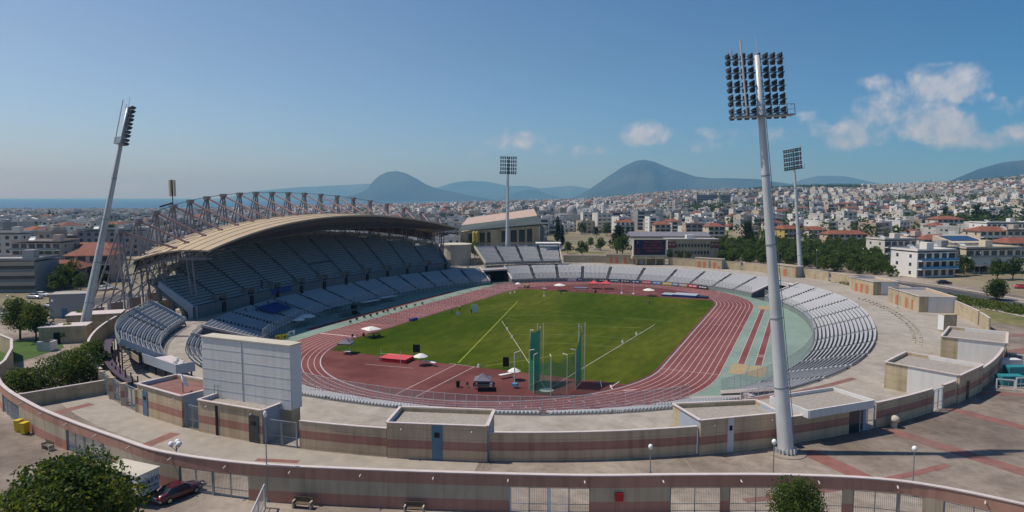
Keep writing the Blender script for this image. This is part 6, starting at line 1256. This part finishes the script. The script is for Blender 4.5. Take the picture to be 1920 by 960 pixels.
HERO = [(1733, 248, 17, 12, 3, 'bw2', 'flat', 'white house with blue tinted balconies beyond the reed ditch', .25, None), (1765, 262, 11, 12, 3, 'bw5', 'flat', 'grey house with dark balcony railings right behind the white balcony house', .2, None), (1838, 262, 24, 14, 3, 'bw6', 'flat', 'cream house with a long white awning at the right', .15, 'awning'),
        (1802, 302, 17, 12, 3, 'bw2', 'solar', 'white house with blue shutters and solar panels on its roof', .1, None), (1672, 315, 17, 12, 3, 'bw0', 'flat', 'pale apartment house behind the end of the citrus grove', .2, None), (1712, 335, 14, 11, 3, 'bw4', 'flat', 'house with green terrace awning above the white balcony house', .1, None), (1752, 322, 12, 9, 3, 'bw0', 'hip', 'red tiled house between the balcony house and the solar roof house', -.2, None),
        (1780, 350, 15, 10, 2, 'bw7', 'hip', 'house with a wide red tiled roof below the solar roof house', .15, None), (1905, 300, 18, 12, 3, 'bw5', 'hip', 'grey house with an orange tiled roof at the right edge', .2, None), (1852, 345, 18, 12, 4, 'bw6', 'hip', 'cream house with a pale hipped roof behind the awning house', .1, None), (1896, 345, 15, 12, 4, 'bw3', 'flat', 'beige house with roof garden near the right edge', .1, None),
        (1880, 420, 34, 14, 4, 'bw2', 'flat', 'long white apartment block with a terracotta top floor, upper right', .1, None), (1770, 470, 18, 14, 4, 'bw4', 'hip', 'house with a bright orange round tiled roof on the right', 0, None), (1472, 420, 14, 12, 3, 'yell', 'hip', 'yellow villa with a red tiled roof beside the thin far mast', .45, None), (1582, 415, 25, 10, 2, 'bw4', 'hip', 'long low cream house with two red roofs above the citrus grove', .05, None), (1525, 455, 14, 10, 2, 'bw0', 'hip', 'small white house right of the yellow villa', .2, None),
        (1338, 445, 11, 10, 3, 'bw6', 'hip', 'yellowish house with red roof above the school', .1, None), (1240, 475, 11, 10, 3, 'bw4', 'hip', 'pink house with balconies and red roof above the big screen', 0, None), (1298, 470, 12, 10, 3, 'bw4', 'flat', 'pinkish block with roof terraces above the school', 0, None), (1170, 520, 14, 11, 3, 'bw2', 'hip', 'white house with small red roof left of the big round tree', 0, None),
        (22, 205, 19, 13, 3, 'bw5', 'flat', 'grey office block with dark ribbon windows at the left edge', .12, 'ribbon'), (118, 215, 13, 10, 2, 'bw7', 'hip', 'small house with a red tiled roof beside the office block', .2, None), (172, 228, 14, 10, 3, 'bw4', 'hip', 'house with broad orange tiled roof right behind the left mast', .2, None), (12, 300, 18, 12, 4, 'bw0', 'flat', 'white windowless end wall house at the far left', .1, None), (60, 370, 15, 10, 2, 'bw7', 'hip', 'small house with vivid red roof in the left city', .1, None),
        (115, 330, 30, 18, 3, 'bw3', 'flat', 'long beige factory hall in the left city', .1, None), (170, 300, 22, 14, 2, 'bw6', 'hip', 'yellow walled house with curved roof left of the mast', .1, None), (215, 330, 28, 14, 4, 'bw5', 'flat', 'grey office block with dark strips beyond the mast', .1, None), (85, 290, 20, 14, 3, 'bw4', 'flat', 'white and beige block with solar heaters left of the mast', .05, None)]
mk('yell', (.52, .38, .10), .85, .08, .3)
for px, D, w, d, fl, wm, rf_, l, rz, ex in HERO: house(px, D, w, d, fl, wm, rf_, l, rz, balc=('office' not in l and 'factory' not in l and 'windowless' not in l), extra=ex, name='apartment_house' if fl > 3 else 'house', cat='building' if fl > 3 else 'house')
# school beyond the screen
t = T('school', 'long two storey beige school with dark red end panels behind the far wall', 'school', (*W(1296, 318), 5)); o = MB().box((0, 0, 4.3), (24, 9, 9.6)).build('wall', 'cream'); o.parent = t
for f in range(2):
    for i in range(11): o = MB().box((-8.0+i*1.5, -4.53, 3.0+f*3.3), (.95, .1, 1.5)).build('window', 'win'); o.parent = t
for s in (-10.1, 10): o = MB().box((s, -4.56, 6.6), (4.0, .12, 3.0)).build('red_panel', 'tile2'); o.parent = t
for s in (-10.1, 10):
    for k in range(2): q = MB().box((s-.9+1.8*k, -4.63, 6.9), (1.2, .04, .5)).build('panel_mark', 'bw4'); q.parent = o
o = MB().box((0, 0, 9.25), (24.6, 9.6, .3)).build('roof', 'flatroof'); o.parent = t; o = MB().box((-1, -1, 10.2), (3.5, 3, 1.8)).build('stair_hut', 'bw2'); o.parent = t; t.rotation_euler.z = -YAW*-1+.83 if False else -YAW-.02+0.0; t.rotation_euler.z = YAW*-1
# long grey shed behind it
t = T('long_shed', 'long grey roofed hall above the school', 'hall', (*W(1252, 410), 5)); o = MB().box((0, 0, 2.8), (46, 16, 5.6)).build('wall', 'bw5'); o.parent = t; o = MB().add([(-24, -9, 5.6), (24, -9, 5.6), (24, 9, 5.6), (-24, 9, 5.6), (-24, 0, 8), (24, 0, 8)], [(0, 1, 5, 4), (2, 3, 4, 5), (1, 2, 5), (3, 0, 4), (3, 2, 1, 0)]).build('roof', 'truss'); o.parent = t; t.rotation_euler.z = -YAW
# hospital slab with ochre tower, mid right
t = T('office_slab', 'wide dark banded office slab with an ochre stair tower on the hillside', 'office block', (*W(1334, 1150), float(terr(*W(1334, 1150)))+2)); o = MB().box((0, 0, 9), (58, 16, 22)).build('wall', 'bw5'); o.parent = t
for f in range(6): q = MB().box((0, -8.1, 1.8+f*3.1), (56, .3, 1.5)).build('window_band', 'win'); q.parent = t
o = MB().box((9, -8.6, 11), (3.4, 3, 27)).build('tower', 'bw3'); o.parent = t; t.rotation_euler.z = -YAW
# church
t = T('church', 'white domed church with bell tower beyond the cypresses', 'church', (*W(1068, 640), float(terr(*W(1068, 640))))); o = MB().box((0, 0, 6), (20, 16, 13)).build('wall', 'bw0'); o.parent = t; o = MB().lathe((2, 0, 12.5), [(5, 0), (5, 3), (4.6, 5), (3.4, 7), (1.6, 8.3), (.1, 8.7)], 16).build('dome', 'bw5', smooth=True); o.parent = t
o = MB().box((-17, 0, 10), (5, 5, 21)).build('bell_tower', 'bw0'); o.parent = t; q = MB().box((-17, -2.6, 16), (2, .3, 3.4)).build('belfry_opening', 'win'); q.parent = o; t.rotation_euler.z = -YAW
# sports hall behind the far stand
hx, hy = W(938, 372); sh_ = T('sports_hall', 'large tan sports hall with sloping pink roof and pale green fascia beyond the far stand', 'sports hall', (hx, hy, 5)); hw = 44
def hb(nm, mt, mb): o = mb.build(nm, mt); o.parent = sh_; return o
hb('wall', 'cream', MB().prism([(-22, 0), (22, 0), (22, 26), (-22, 26)], -1, [9.5, 13.2, 13.2, 9.5]))
mk('hallfascia', (.30, .33, .29), .8, .06, .4)
hb('fascia', 'hallfascia', MB().add([(-23, -1.5, 10.0), (23.5, -1.5, 14.2), (20.5, -.6, 18.6), (-21.5, -.6, 13.2), (-23, 2, 10.0), (23.5, 2, 14.2), (20.5, 2, 18.6), (-21.5, 2, 13.2)], [(0, 1, 2, 3), (7, 6, 5, 4), (0, 4, 5, 1), (1, 5, 6, 2), (2, 6, 7, 3), (3, 7, 4, 0)]))
mk('hallroof', (.46, .34, .27), .7, .06, .3)
hb('roof', 'hallroof', MB().add([(-21.5, -.5, 13.25), (20.5, -.5, 18.65), (19.5, 27, 22.0), (-20, 27, 16.5), (-21.5, -.5, 12.9), (20.5, -.5, 18.2), (19.5, 27, 21.5), (-20, 27, 16)], [(0, 1, 2, 3), (7, 6, 5, 4), (0, 4, 5, 1), (1, 5, 6, 2), (2, 6, 7, 3), (3, 7, 4, 0)]))
mk('greenwall', (.13, .165, .15), .8, .08, .3)
hb('gable_wall', 'greenwall', MB().add([(22.3, -.8, -1), (24.6, 26, -1), (26, 26, 9), (21.0, -.8, 18.5), (19.8, 27, 21.8), (22.3, 26, -1)], [(0, 1, 2, 4, 3)]))
for i, x in enumerate([-19.5, -12, -8, -3.2, 5.2, 9.8, 14.2, 18.3, 21.6]): hb('pilaster', 'yell' if False else 'cream', MB().box((x, -.35, 5+.05*x), (.9 if x != -3.2 else 4.4, 1.0, 12 if x < 12 else 13.4)))
for i, (x, w) in enumerate([(-16.2, 3.2), (-10, 2.6), (-6, 2.4), (2.4, 3.6), (7.5, 3.4), (12, 3.4), (16.3, 3.0)]): hb('window', 'darkglass', MB().box((x, -.06, 6.8+.05*x), (w, .2, 6.2+.06*x))); hb('door', 'black', MB().box((x, -.06, 1.2), (w*.8, .22, 3.0)))
for x in (-14.5, -12.9): hb('silo_duct', 'yell', MB().lathe((x, -2.0, 0), [(.95, 0), (.95, 9.2), (.6, 9.9), (.1, 10.1)], 14))
mb = MB(); mb.tube((18.2, -.9, 12.4), (22.2, -.9, 6.4), .3); hb('brace', 'cream', mb); sh_.rotation_euler.z = -YAW
t = T('annex', 'low pale roofed annex right of the sports hall', 'annex', (*W(1028, 362), 5)); o = MB().box((0, 0, 1.9), (13, 9, 4.2)).build('wall', 'seatdark'); o.parent = t; o = MB().box((0, 0, 4.15), (13.6, 9.6, .35)).build('roof', 'bw2'); o.parent = t; t.rotation_euler.z = -YAW
t = T('rounded_building', 'cream round cornered building behind the end of the roofed grandstand', 'building', (*P(850, 498), 5)); o = MB().lathe((-2, 6, 0), [(6.5, 0), (6.5, 8.2), (6.9, 8.2), (6.9, 8.8), (1, 8.9)], 22).build('wall', 'ivory', smooth=False); o.parent = t; o = MB().box((-8, 6, 4), (11, 12, 8)).build('wing', 'ivory'); o.parent = t
for i, (px, py, w, d, h, mt, l, rz) in enumerate([(137, 592, 8, 5, 5.5, 'bw5', 'plain grey rendered block by the street, left of the mast', .3), (125, 640, 8, 4, 3.2, 'cream', 'low tan gatehouse with a gravel roof left of the mast', .3), (182, 618, 10, 5, 3.6, 'cream', 'tan entrance building just right of the left mast', .35)]):
    x, y = P(px, py); t = T('gatehouse', l, 'building', (x, y, 5)); o = MB().box((0, 0, h/2), (w, d, h)).build('wall', mt); o.parent = t; o = MB().box((0, 0, h+.08), (w+.3, d+.3, .16)).build('roof', 'coping' if i else 'flatroof'); o.parent = t; o = MB().box((-1, -d/2-.03, 1.1), (1.1, .1, 2.2)).build('door', 'black' if i else 'bluedoor'); o.parent = t; t.rotation_euler.z = -YAW+rz
x, y = P(89, 657); t = T('air_conditioner', 'grey ventilation box with dark grilles on the lawn', 'ventilation unit', (x, y, 5)); MB().box((x, y, 5.9), (2.6, 1.8, 1.8), rz=.4).build('casing', 'panel', t); [MB().box((x-.8+.8*k, y-.1, 6.84), (.55, 1.5, .08), rz=.4).build('grille', 'black', t) for k in range(3)]
# parked and passing cars
for i, (px, py, rz, c) in enumerate([(1915, 541, .35, 'redtent'), (78, 556, .1, 'white'), (66, 560, .1, 'chrome'), (190, 545, .2, 'panel'), (205, 543, .2, 'white'), (99, 578, .1, 'chrome'), (1052, 468, .1, 'white'), (1085, 470, .1, 'black'), (1120, 468, 0, 'panel'), (1770, 533, .3, 'black'), (10, 598, .1, 'panel'), (128, 573, .1, 'greycanvas')]):
    cn = {'redtent': 'pink red', 'white': 'white', 'chrome': 'silver', 'panel': 'pale grey', 'black': 'black', 'greycanvas': 'dark grey'}[c]
    car((*P(px, py), 5.04), -YAW*-1+rz+.4 if px > 1500 else -YAW+rz-.2, ['pink red car on the road at the right edge', 'white car on the street behind the round street trees', 'silver car on the street, left of the white one', 'pale grey car parked beyond the left mast', 'white car parked under the grandstand frame', 'silver car by the street fence at the left', 'white car near the cypress pair', 'black car on the lot right of the cypresses', 'pale grey car on the tan lot', 'black car parked before the balcony house', 'pale grey car at the very left edge of the street', 'dark grey car by the grey rendered block'][i], c)

# ------------------------------------------------------------------ the city: 240 nearest houses one by one, the rest as one mass
g = np.random.default_rng(21); cells = []
cell = 17.5
for ix in range(-206, 206):
    for iy in range(-20, 182):
        x, y = CAM[0]+(ix+.5)*cell+g.uniform(-4, 4), CAM[1]+(iy+.5)*cell+g.uniform(-4, 4); r = g.random(6)
        px, D = LD(x, y); px = float(px); D = float(D)
        if D < 215 or D > 2950 or px < -160 or px > 2080 or math.hypot((x)/150, y/165) < 1: continue
        dmin = float(np.interp(px, [0, 250, 300, 840, 850, 1010, 1020, 1200, 1210, 1330, 1345, 1690, 1700, 2000], [300, 330, 300, 330, 430, 430, 520, 520, 500, 480, 470, 470, 380, 330]))
        if D < dmin: continue
        if D > 2350 and px > 1330 and px < 1610: continue
        wood = math.sin(x*.011+2)*math.cos(y*.009-1)
        if wood > .45 and D > 430 and px > 1000: continue
        if r[0] < (.86 if D > 1500 else .74): cells.append((D, px, x, y, r))
cells.sort(key=lambda c: c[0])
WN = ['bw0', 'bw1', 'bw2', 'bw3', 'bw4', 'bw5', 'bw6', 'bw7']; WC = ['white', 'cream', 'chalk-white', 'beige', 'pinkish', 'grey', 'sand yellow', 'brown']
boxes = []
def bdata(D, px, x, y, r):
    w = 8+6*r[1]; d = 8+5*r[2]; cen = 1-min(1, abs(px-1000)/900); fl = 1+int(r[3]*(2.7+1.8*cen)*(1.0 if D < 900 else 1.2)) if px > 400 else 1+int(r[3]*3.6)
    ci = [2, 0, 0, 1, 2, 4, 2, 0, 3, 5, 0, 2, 5, 0][int(r[4]*14)]; tiled = r[5] < (.13 if px > 1000 else .08); return w, d, fl, ci, tiled
def city_mesh(items):       # numpy boxes with windows and painted dark recess strips
    V, Fq, MI = [], [], []; base = 0
    def quad(q, mi):
        nonlocal base; V.append(q); n = len(q)//4; Fq.append(base+np.arange(n*4).reshape(n, 4)); MI.append(np.full(n, mi)); base += n*4
    for (D, px, x, y, r, z, rz) in items:
        w, d, fl, ci, tiled = bdata(D, px, x, y, r); H_ = fl*3.0+.3; ca, sa = math.cos(rz), math.sin(rz)
        def tr(a): a = np.asarray(a, float); return np.stack([x+a[:, 0]*ca-a[:, 1]*sa, y+a[:, 0]*sa+a[:, 1]*ca, z+a[:, 2]], 1)
        c = [(-w/2, -d/2), (w/2, -d/2), (w/2, d/2), (-w/2, d/2)]; q = []
        for i in range(4): a, b = c[i], c[(i+1) % 4]; q += [(*a, -4), (*b, -4), (*b, H_), (*a, H_)]
        quad(tr(q), ci)
        if tiled:
            e = .5; k = d*.33; q = [(-w/2-e, -d/2-e, H_), (w/2+e, -d/2-e, H_), (w/2-k, 0, H_+2), (-w/2+k, 0, H_+2), (w/2+e, d/2+e, H_), (-w/2-e, d/2+e, H_), (-w/2+k, 0, H_+2), (w/2-k, 0, H_+2), (w/2+e, -d/2-e, H_), (w/2+e, d/2+e, H_), (w/2-k, 0, H_+2), (w/2-k, 0, H_+2.01), (-w/2-e, d/2+e, H_), (-w/2-e, -d/2-e, H_), (-w/2+k, 0, H_+2), (-w/2+k, 0, H_+2.01)]; quad(tr(q), 8 if r[4] > .4 else 11)
        else:
            q = [(-w/2, -d/2, H_), (w/2, -d/2, H_), (w/2, d/2, H_), (-w/2, d/2, H_)]; quad(tr(q), 9); h2 = 2.2; a, b = w*.15, d*.1; s = 1.6; cc = [(a-s, b-s), (a+s, b-s), (a+s, b+s), (a-s, b+s)]; q = []
            for i in range(4): u, v = cc[i], cc[(i+1) % 4]; q += [(*u, H_), (*v, H_), (*v, H_+h2), (*u, H_+h2)]
            q += [(*u, H_+h2) for u in cc]; quad(tr(q), ci)
        q = []; qb = []; style = int(r[1]*97) % 4; blank = int(r[2]*89) % 3
        def pane(ax, ay, bx, by, nx_, ny_, s0, s1, z0, z1, o=.06): q.extend([(ax+(bx-ax)*s0+nx_*o, ay+(by-ay)*s0+ny_*o, z0), (ax+(bx-ax)*s1+nx_*o, ay+(by-ay)*s1+ny_*o, z0), (ax+(bx-ax)*s1+nx_*o, ay+(by-ay)*s1+ny_*o, z1), (ax+(bx-ax)*s0+nx_*o, ay+(by-ay)*s0+ny_*o, z1)])
        for f in range(fl):
            z0 = f*3+.95; z1 = z0+1.15
            for si, ((ax, ay), (bx, by), nx_, ny_) in enumerate(((c[0], c[1], 0, -1), (c[1], c[2], 1, 0), (c[2], c[3], 0, 1), (c[3], c[0], -1, 0))):
                L_ = math.hypot(bx-ax, by-ay); m_ = max(2, int(L_/3.4)) if D < 1300 else 2; hh = (math.sin(x*3.1+y*1.7+si*2.2+f*.01)+1)/2
                if si in (1, 3):
                    if (si+blank) % 3 != 0: pane(ax, ay, bx, by, nx_, ny_, .15+.5*hh, .27+.5*hh, z0, z1)
                    if blank == 1: pane(ax, ay, bx, by, nx_, ny_, .05+.3*hh, .14+.3*hh, z0+.2, z1)
                elif style < 2: a0 = .06+.2*hh; pane(ax, ay, bx, by, nx_, ny_, a0, a0+.42+.2*hh, f*3+.75 if f else .3, f*3+2.7)  # wide dark band paints in the shaded balcony recess
                else:
                    for i in range(m_): g_w = .30+.12*((i*5+style+f) % 3); pane(ax, ay, bx, by, nx_, ny_, (i+.5-g_w/2)/m_, (i+.5+g_w/2)/m_, z0-(.7 if i == style-2 else 0), z1)
            if f and style < 3:
                zz = f*3.0; e = 1.25; lo, hi = (-w*.47, w*.47) if style else (-w*.47, w*.18)
                for yb, sg in ((-d/2, -1), (d/2, 1)) if blank else ((-d/2, -1),): qb += [(lo, yb+sg*e, zz), (hi, yb+sg*e, zz), (hi, yb, zz), (lo, yb, zz), (lo, yb+sg*e, zz-.2), (hi, yb+sg*e, zz-.2), (hi, yb+sg*e, zz+.8), (lo, yb+sg*e, zz+.8)]
        if not tiled and D < 1800:
            a, b = -w*.25, -d*.1; cc = [(a-.9, b-.4), (a+.9, b-.4), (a+.9, b+.4), (a-.9, b+.4)]; qq = []
            for i in range(4): u, v = cc[i], cc[(i+1) % 4]; qq += [(*u, H_), (*v, H_), (*v, H_+1.2), (*u, H_+1.2)]
            qq += [(*u, H_+1.2) for u in cc]; quad(tr(qq), 2)
            qs = [(a-1.2, b-2, H_+.3), (a+1.2, b-2, H_+.3), (a+1.2, b-.5, H_+1.3), (a-1.2, b-.5, H_+1.3)]; quad(tr(qs), 10)
            q2 = []
            for (u, v), (u2, v2) in zip(c, c[1:]+c[:1]): q2 += [(u*1.01, v*1.01, H_-.3), (u2*1.01, v2*1.01, H_-.3), (u2*1.01, v2*1.01, H_+.75), (u*1.01, v*1.01, H_+.75)]
            quad(tr(q2), ci)
        quad(tr(q), 10)
        if qb: quad(tr(qb), 2)
    return np.concatenate(V), np.concatenate(Fq), np.concatenate(MI)
CM = WN+['tile', 'flatroof', 'win', 'tile2']
city = []
for D, px, x, y, r in cells: city.append((D, px, x, y, r, float(terr(x, y)), -YAW+(.6*math.sin(x*.004)+.5*math.sin(y*.006))+(.15 if r[0] > .5 else -.1)))
NEAR = 240
occl = lambda px: 250 < px < 840
near = [c for c in city if not occl(c[1]) and -20 < c[1] < 1940][:NEAR]; ns = set(id(c) for c in near); far = [c for c in city if id(c) not in ns]
zone = lambda px: 'left city' if px < 260 else 'middle city near the sports hall' if px < 1060 else 'city above the school' if px < 1350 else 'city beyond the citrus grove' if px < 1700 else 'hillside houses at the right'
for c in near:
    V, Fc, mi = city_mesh([c]); o = npmesh('city_house', V-np.array([c[2], c[3], c[5]]), Fc, CM, mi); o.location = (c[2], c[3], c[5]); w, d, fl, ci, tiled = bdata(*c[:5])
    l = '%s %s storey house with %s in the %s' % (WC[ci], ['', 'one', 'two', 'three', 'four', 'five', 'six'][fl], 'tiled roof' if tiled else 'flat roof', zone(c[1])); tag(o, l, 'house', l)
V, Fc, mi = city_mesh(far); tag(npmesh('distant_city', V, Fc, CM, mi), 'mass of small pale houses of the city stretching to the sea and up the hill', 'city', kind='stuff')
# trees of the city and the wooded ridges
pts, rs = [], []; g = np.random.default_rng(33)
for i in range(15000):
    D = 420+2500*g.random()**1.1; px = g.uniform(-150, 2080); x, y = W(px, D); wood = math.sin(x*.011+2)*math.cos(y*.009-1); ok = (wood > .45 and px > 900) or g.random() < .34 or (D > 2300 and 1320 < px < 1620)
    if D < 560 and (840 < px < 1350): ok = False
    if not ok: continue
    z = float(terr(x, y)); rr = g.uniform(2.4, 5.2)*(1.5 if D > 1700 else 1)*(1.3 if wood > .5 else 1); pts.append((x, y, z+rr*.8+g.uniform(0, 4.5))); rs.append(rr)
for i in range(2600):
    px = g.uniform(1290, 1720) if i % 3 else g.uniform(1040, 2050); D = g.uniform(2280, 2700); x, y = W(px, D); z = float(terr(x, y)); rr = g.uniform(5, 9)*(1 if 1330 < px < 1620 else .6)
    if (1330 < px < 1620) or g.random() < .35: pts.append((x, y, z+rr*.5)); rs.append(rr)
V, Fc = leaf_cloud(pts, rs, np.full(len(pts), 26), 1.15, seed=4, flat=.9); tag(npmesh('distant_trees', V, Fc, ['leafB', 'leafD', 'leafA'], np.repeat(np.random.default_rng(2).integers(0, 3, len(pts)), 26)), 'scattered dark trees between the houses and on the wooded ridge', 'woods', kind='stuff')

# ------------------------------------------------------------------ mountains
def mountain(name, prof, D0, depth, seed, rough=.10):
    prof = np.array(prof, float); pxs = np.linspace(prof[0, 0], prof[-1, 0], 300); Hh = (372.5-np.interp(pxs, prof[:, 0], prof[:, 1]))*D0/F; g = np.random.default_rng(seed); rows = []
    ph = g.random(12)*6.28; fr_ = g.uniform(.5, 9, 12)
    for j, t in enumerate(np.linspace(-1, 1, 90)):
        D = D0+t*depth; row = []; fall = (1-abs(t)**1.25)
        for px, H_ in zip(pxs, Hh):
            x, y = W(px, D0); x2, y2 = W(px, D); x2 = x+(x2-x); n = sum(math.sin(px*.02*f+ph[k]+t*5*math.cos(ph[k]*2+k))/(1+k*.5) for k, f in enumerate(fr_))/3.0; s = 1-abs(t); gl = n*rough*H_*(min(1, 2.6*abs(t)*(1-abs(t))*2)+.10)
            q_ = Vector((x2/1500+seed*7.3, y2/1500, seed)); gx = (mnoise.ridged_multi_fractal(q_, 1.0, 2.1, 6, 1.0, 2.0)-1.1)*.5; row.append((x2, y2, -32+max(0, H_*fall+gl*.6+gx*rough*2.4*H_*min(1, abs(t)*3.5)*(1-abs(t)))))
        rows.append(row)
    mb = MB(); mb.grid(rows); o = mb.build(name, 'mount', smooth=False); return tag(o, kind='structure')
mountain('mountain', [(560, 372), (640, 366), (675, 358), (690, 350), (699, 338), (712, 326), (727, 319), (745, 317), (762, 321), (780, 330), (800, 342), (818, 349), (850, 355), (885, 363), (940, 372)], 13500, 1500, 1, .09)
mountain('mountain', [(1020, 372), (1070, 366), (1090, 358), (1108, 347), (1140, 325), (1165, 308), (1190, 297), (1205, 295), (1225, 299), (1258, 312), (1300, 325), (1330, 329), (1380, 329), (1415, 330), (1440, 334), (1490, 341), (1560, 346), (1640, 356), (1740, 370)], 12500, 2600, 2, .11)
mountain('mountain', [(420, 371), (480, 357), (560, 350), (620, 347), (690, 343), (760, 345), (820, 350), (850, 341), (880, 337), (915, 339), (950, 346), (990, 347), (1010, 351), (1070, 346), (1110, 352), (1180, 350), (1300, 360)], 22500, 2500, 3, .10)
mountain('hills', [(900, 372), (940, 366), (965, 357), (990, 352), (1010, 354), (1035, 363), (1075, 372)], 16500, 1200, 4, .12)
mountain('hills', [(1400, 366), (1470, 345), (1500, 333), (1530, 326), (1575, 326), (1610, 333), (1650, 342), (1720, 350), (1800, 352), (2000, 356)], 18500, 1800, 5, .10)
mountain('mountain', [(1690, 372), (1760, 340), (1785, 327), (1830, 308), (1870, 297), (1920, 291), (1990, 283), (2060, 290), (2160, 330)], 9500, 2000, 6, .09)

# ------------------------------------------------------------------ haze
m = bpy.data.materials.new('haze'); m.use_nodes = True; t_ = m.node_tree; t_.nodes.clear(); vo = t_.nodes.new('ShaderNodeVolumePrincipled'); vo.inputs['Color'].default_value = (.22, .60, 1.0, 1); vo.inputs['Absorption Color'].default_value = (.72, .72, .72, 1); HAZE = 8.6e-5; vo.inputs['Density'].default_value = HAZE; vo.inputs['Anisotropy'].default_value = .1
ou = t_.nodes.new('ShaderNodeOutputMaterial'); t_.links.new(vo.outputs[0], ou.inputs['Volume']); M['haze'] = m
mb = MB(); mb.box((-4000, 9000, 483.5), (54000, 54000, 1035)); hz = mb.build('haze', 'haze'); tag(hz, kind='stuff'); hz['label'] = 'thin blue summer haze over city, sea and mountains'
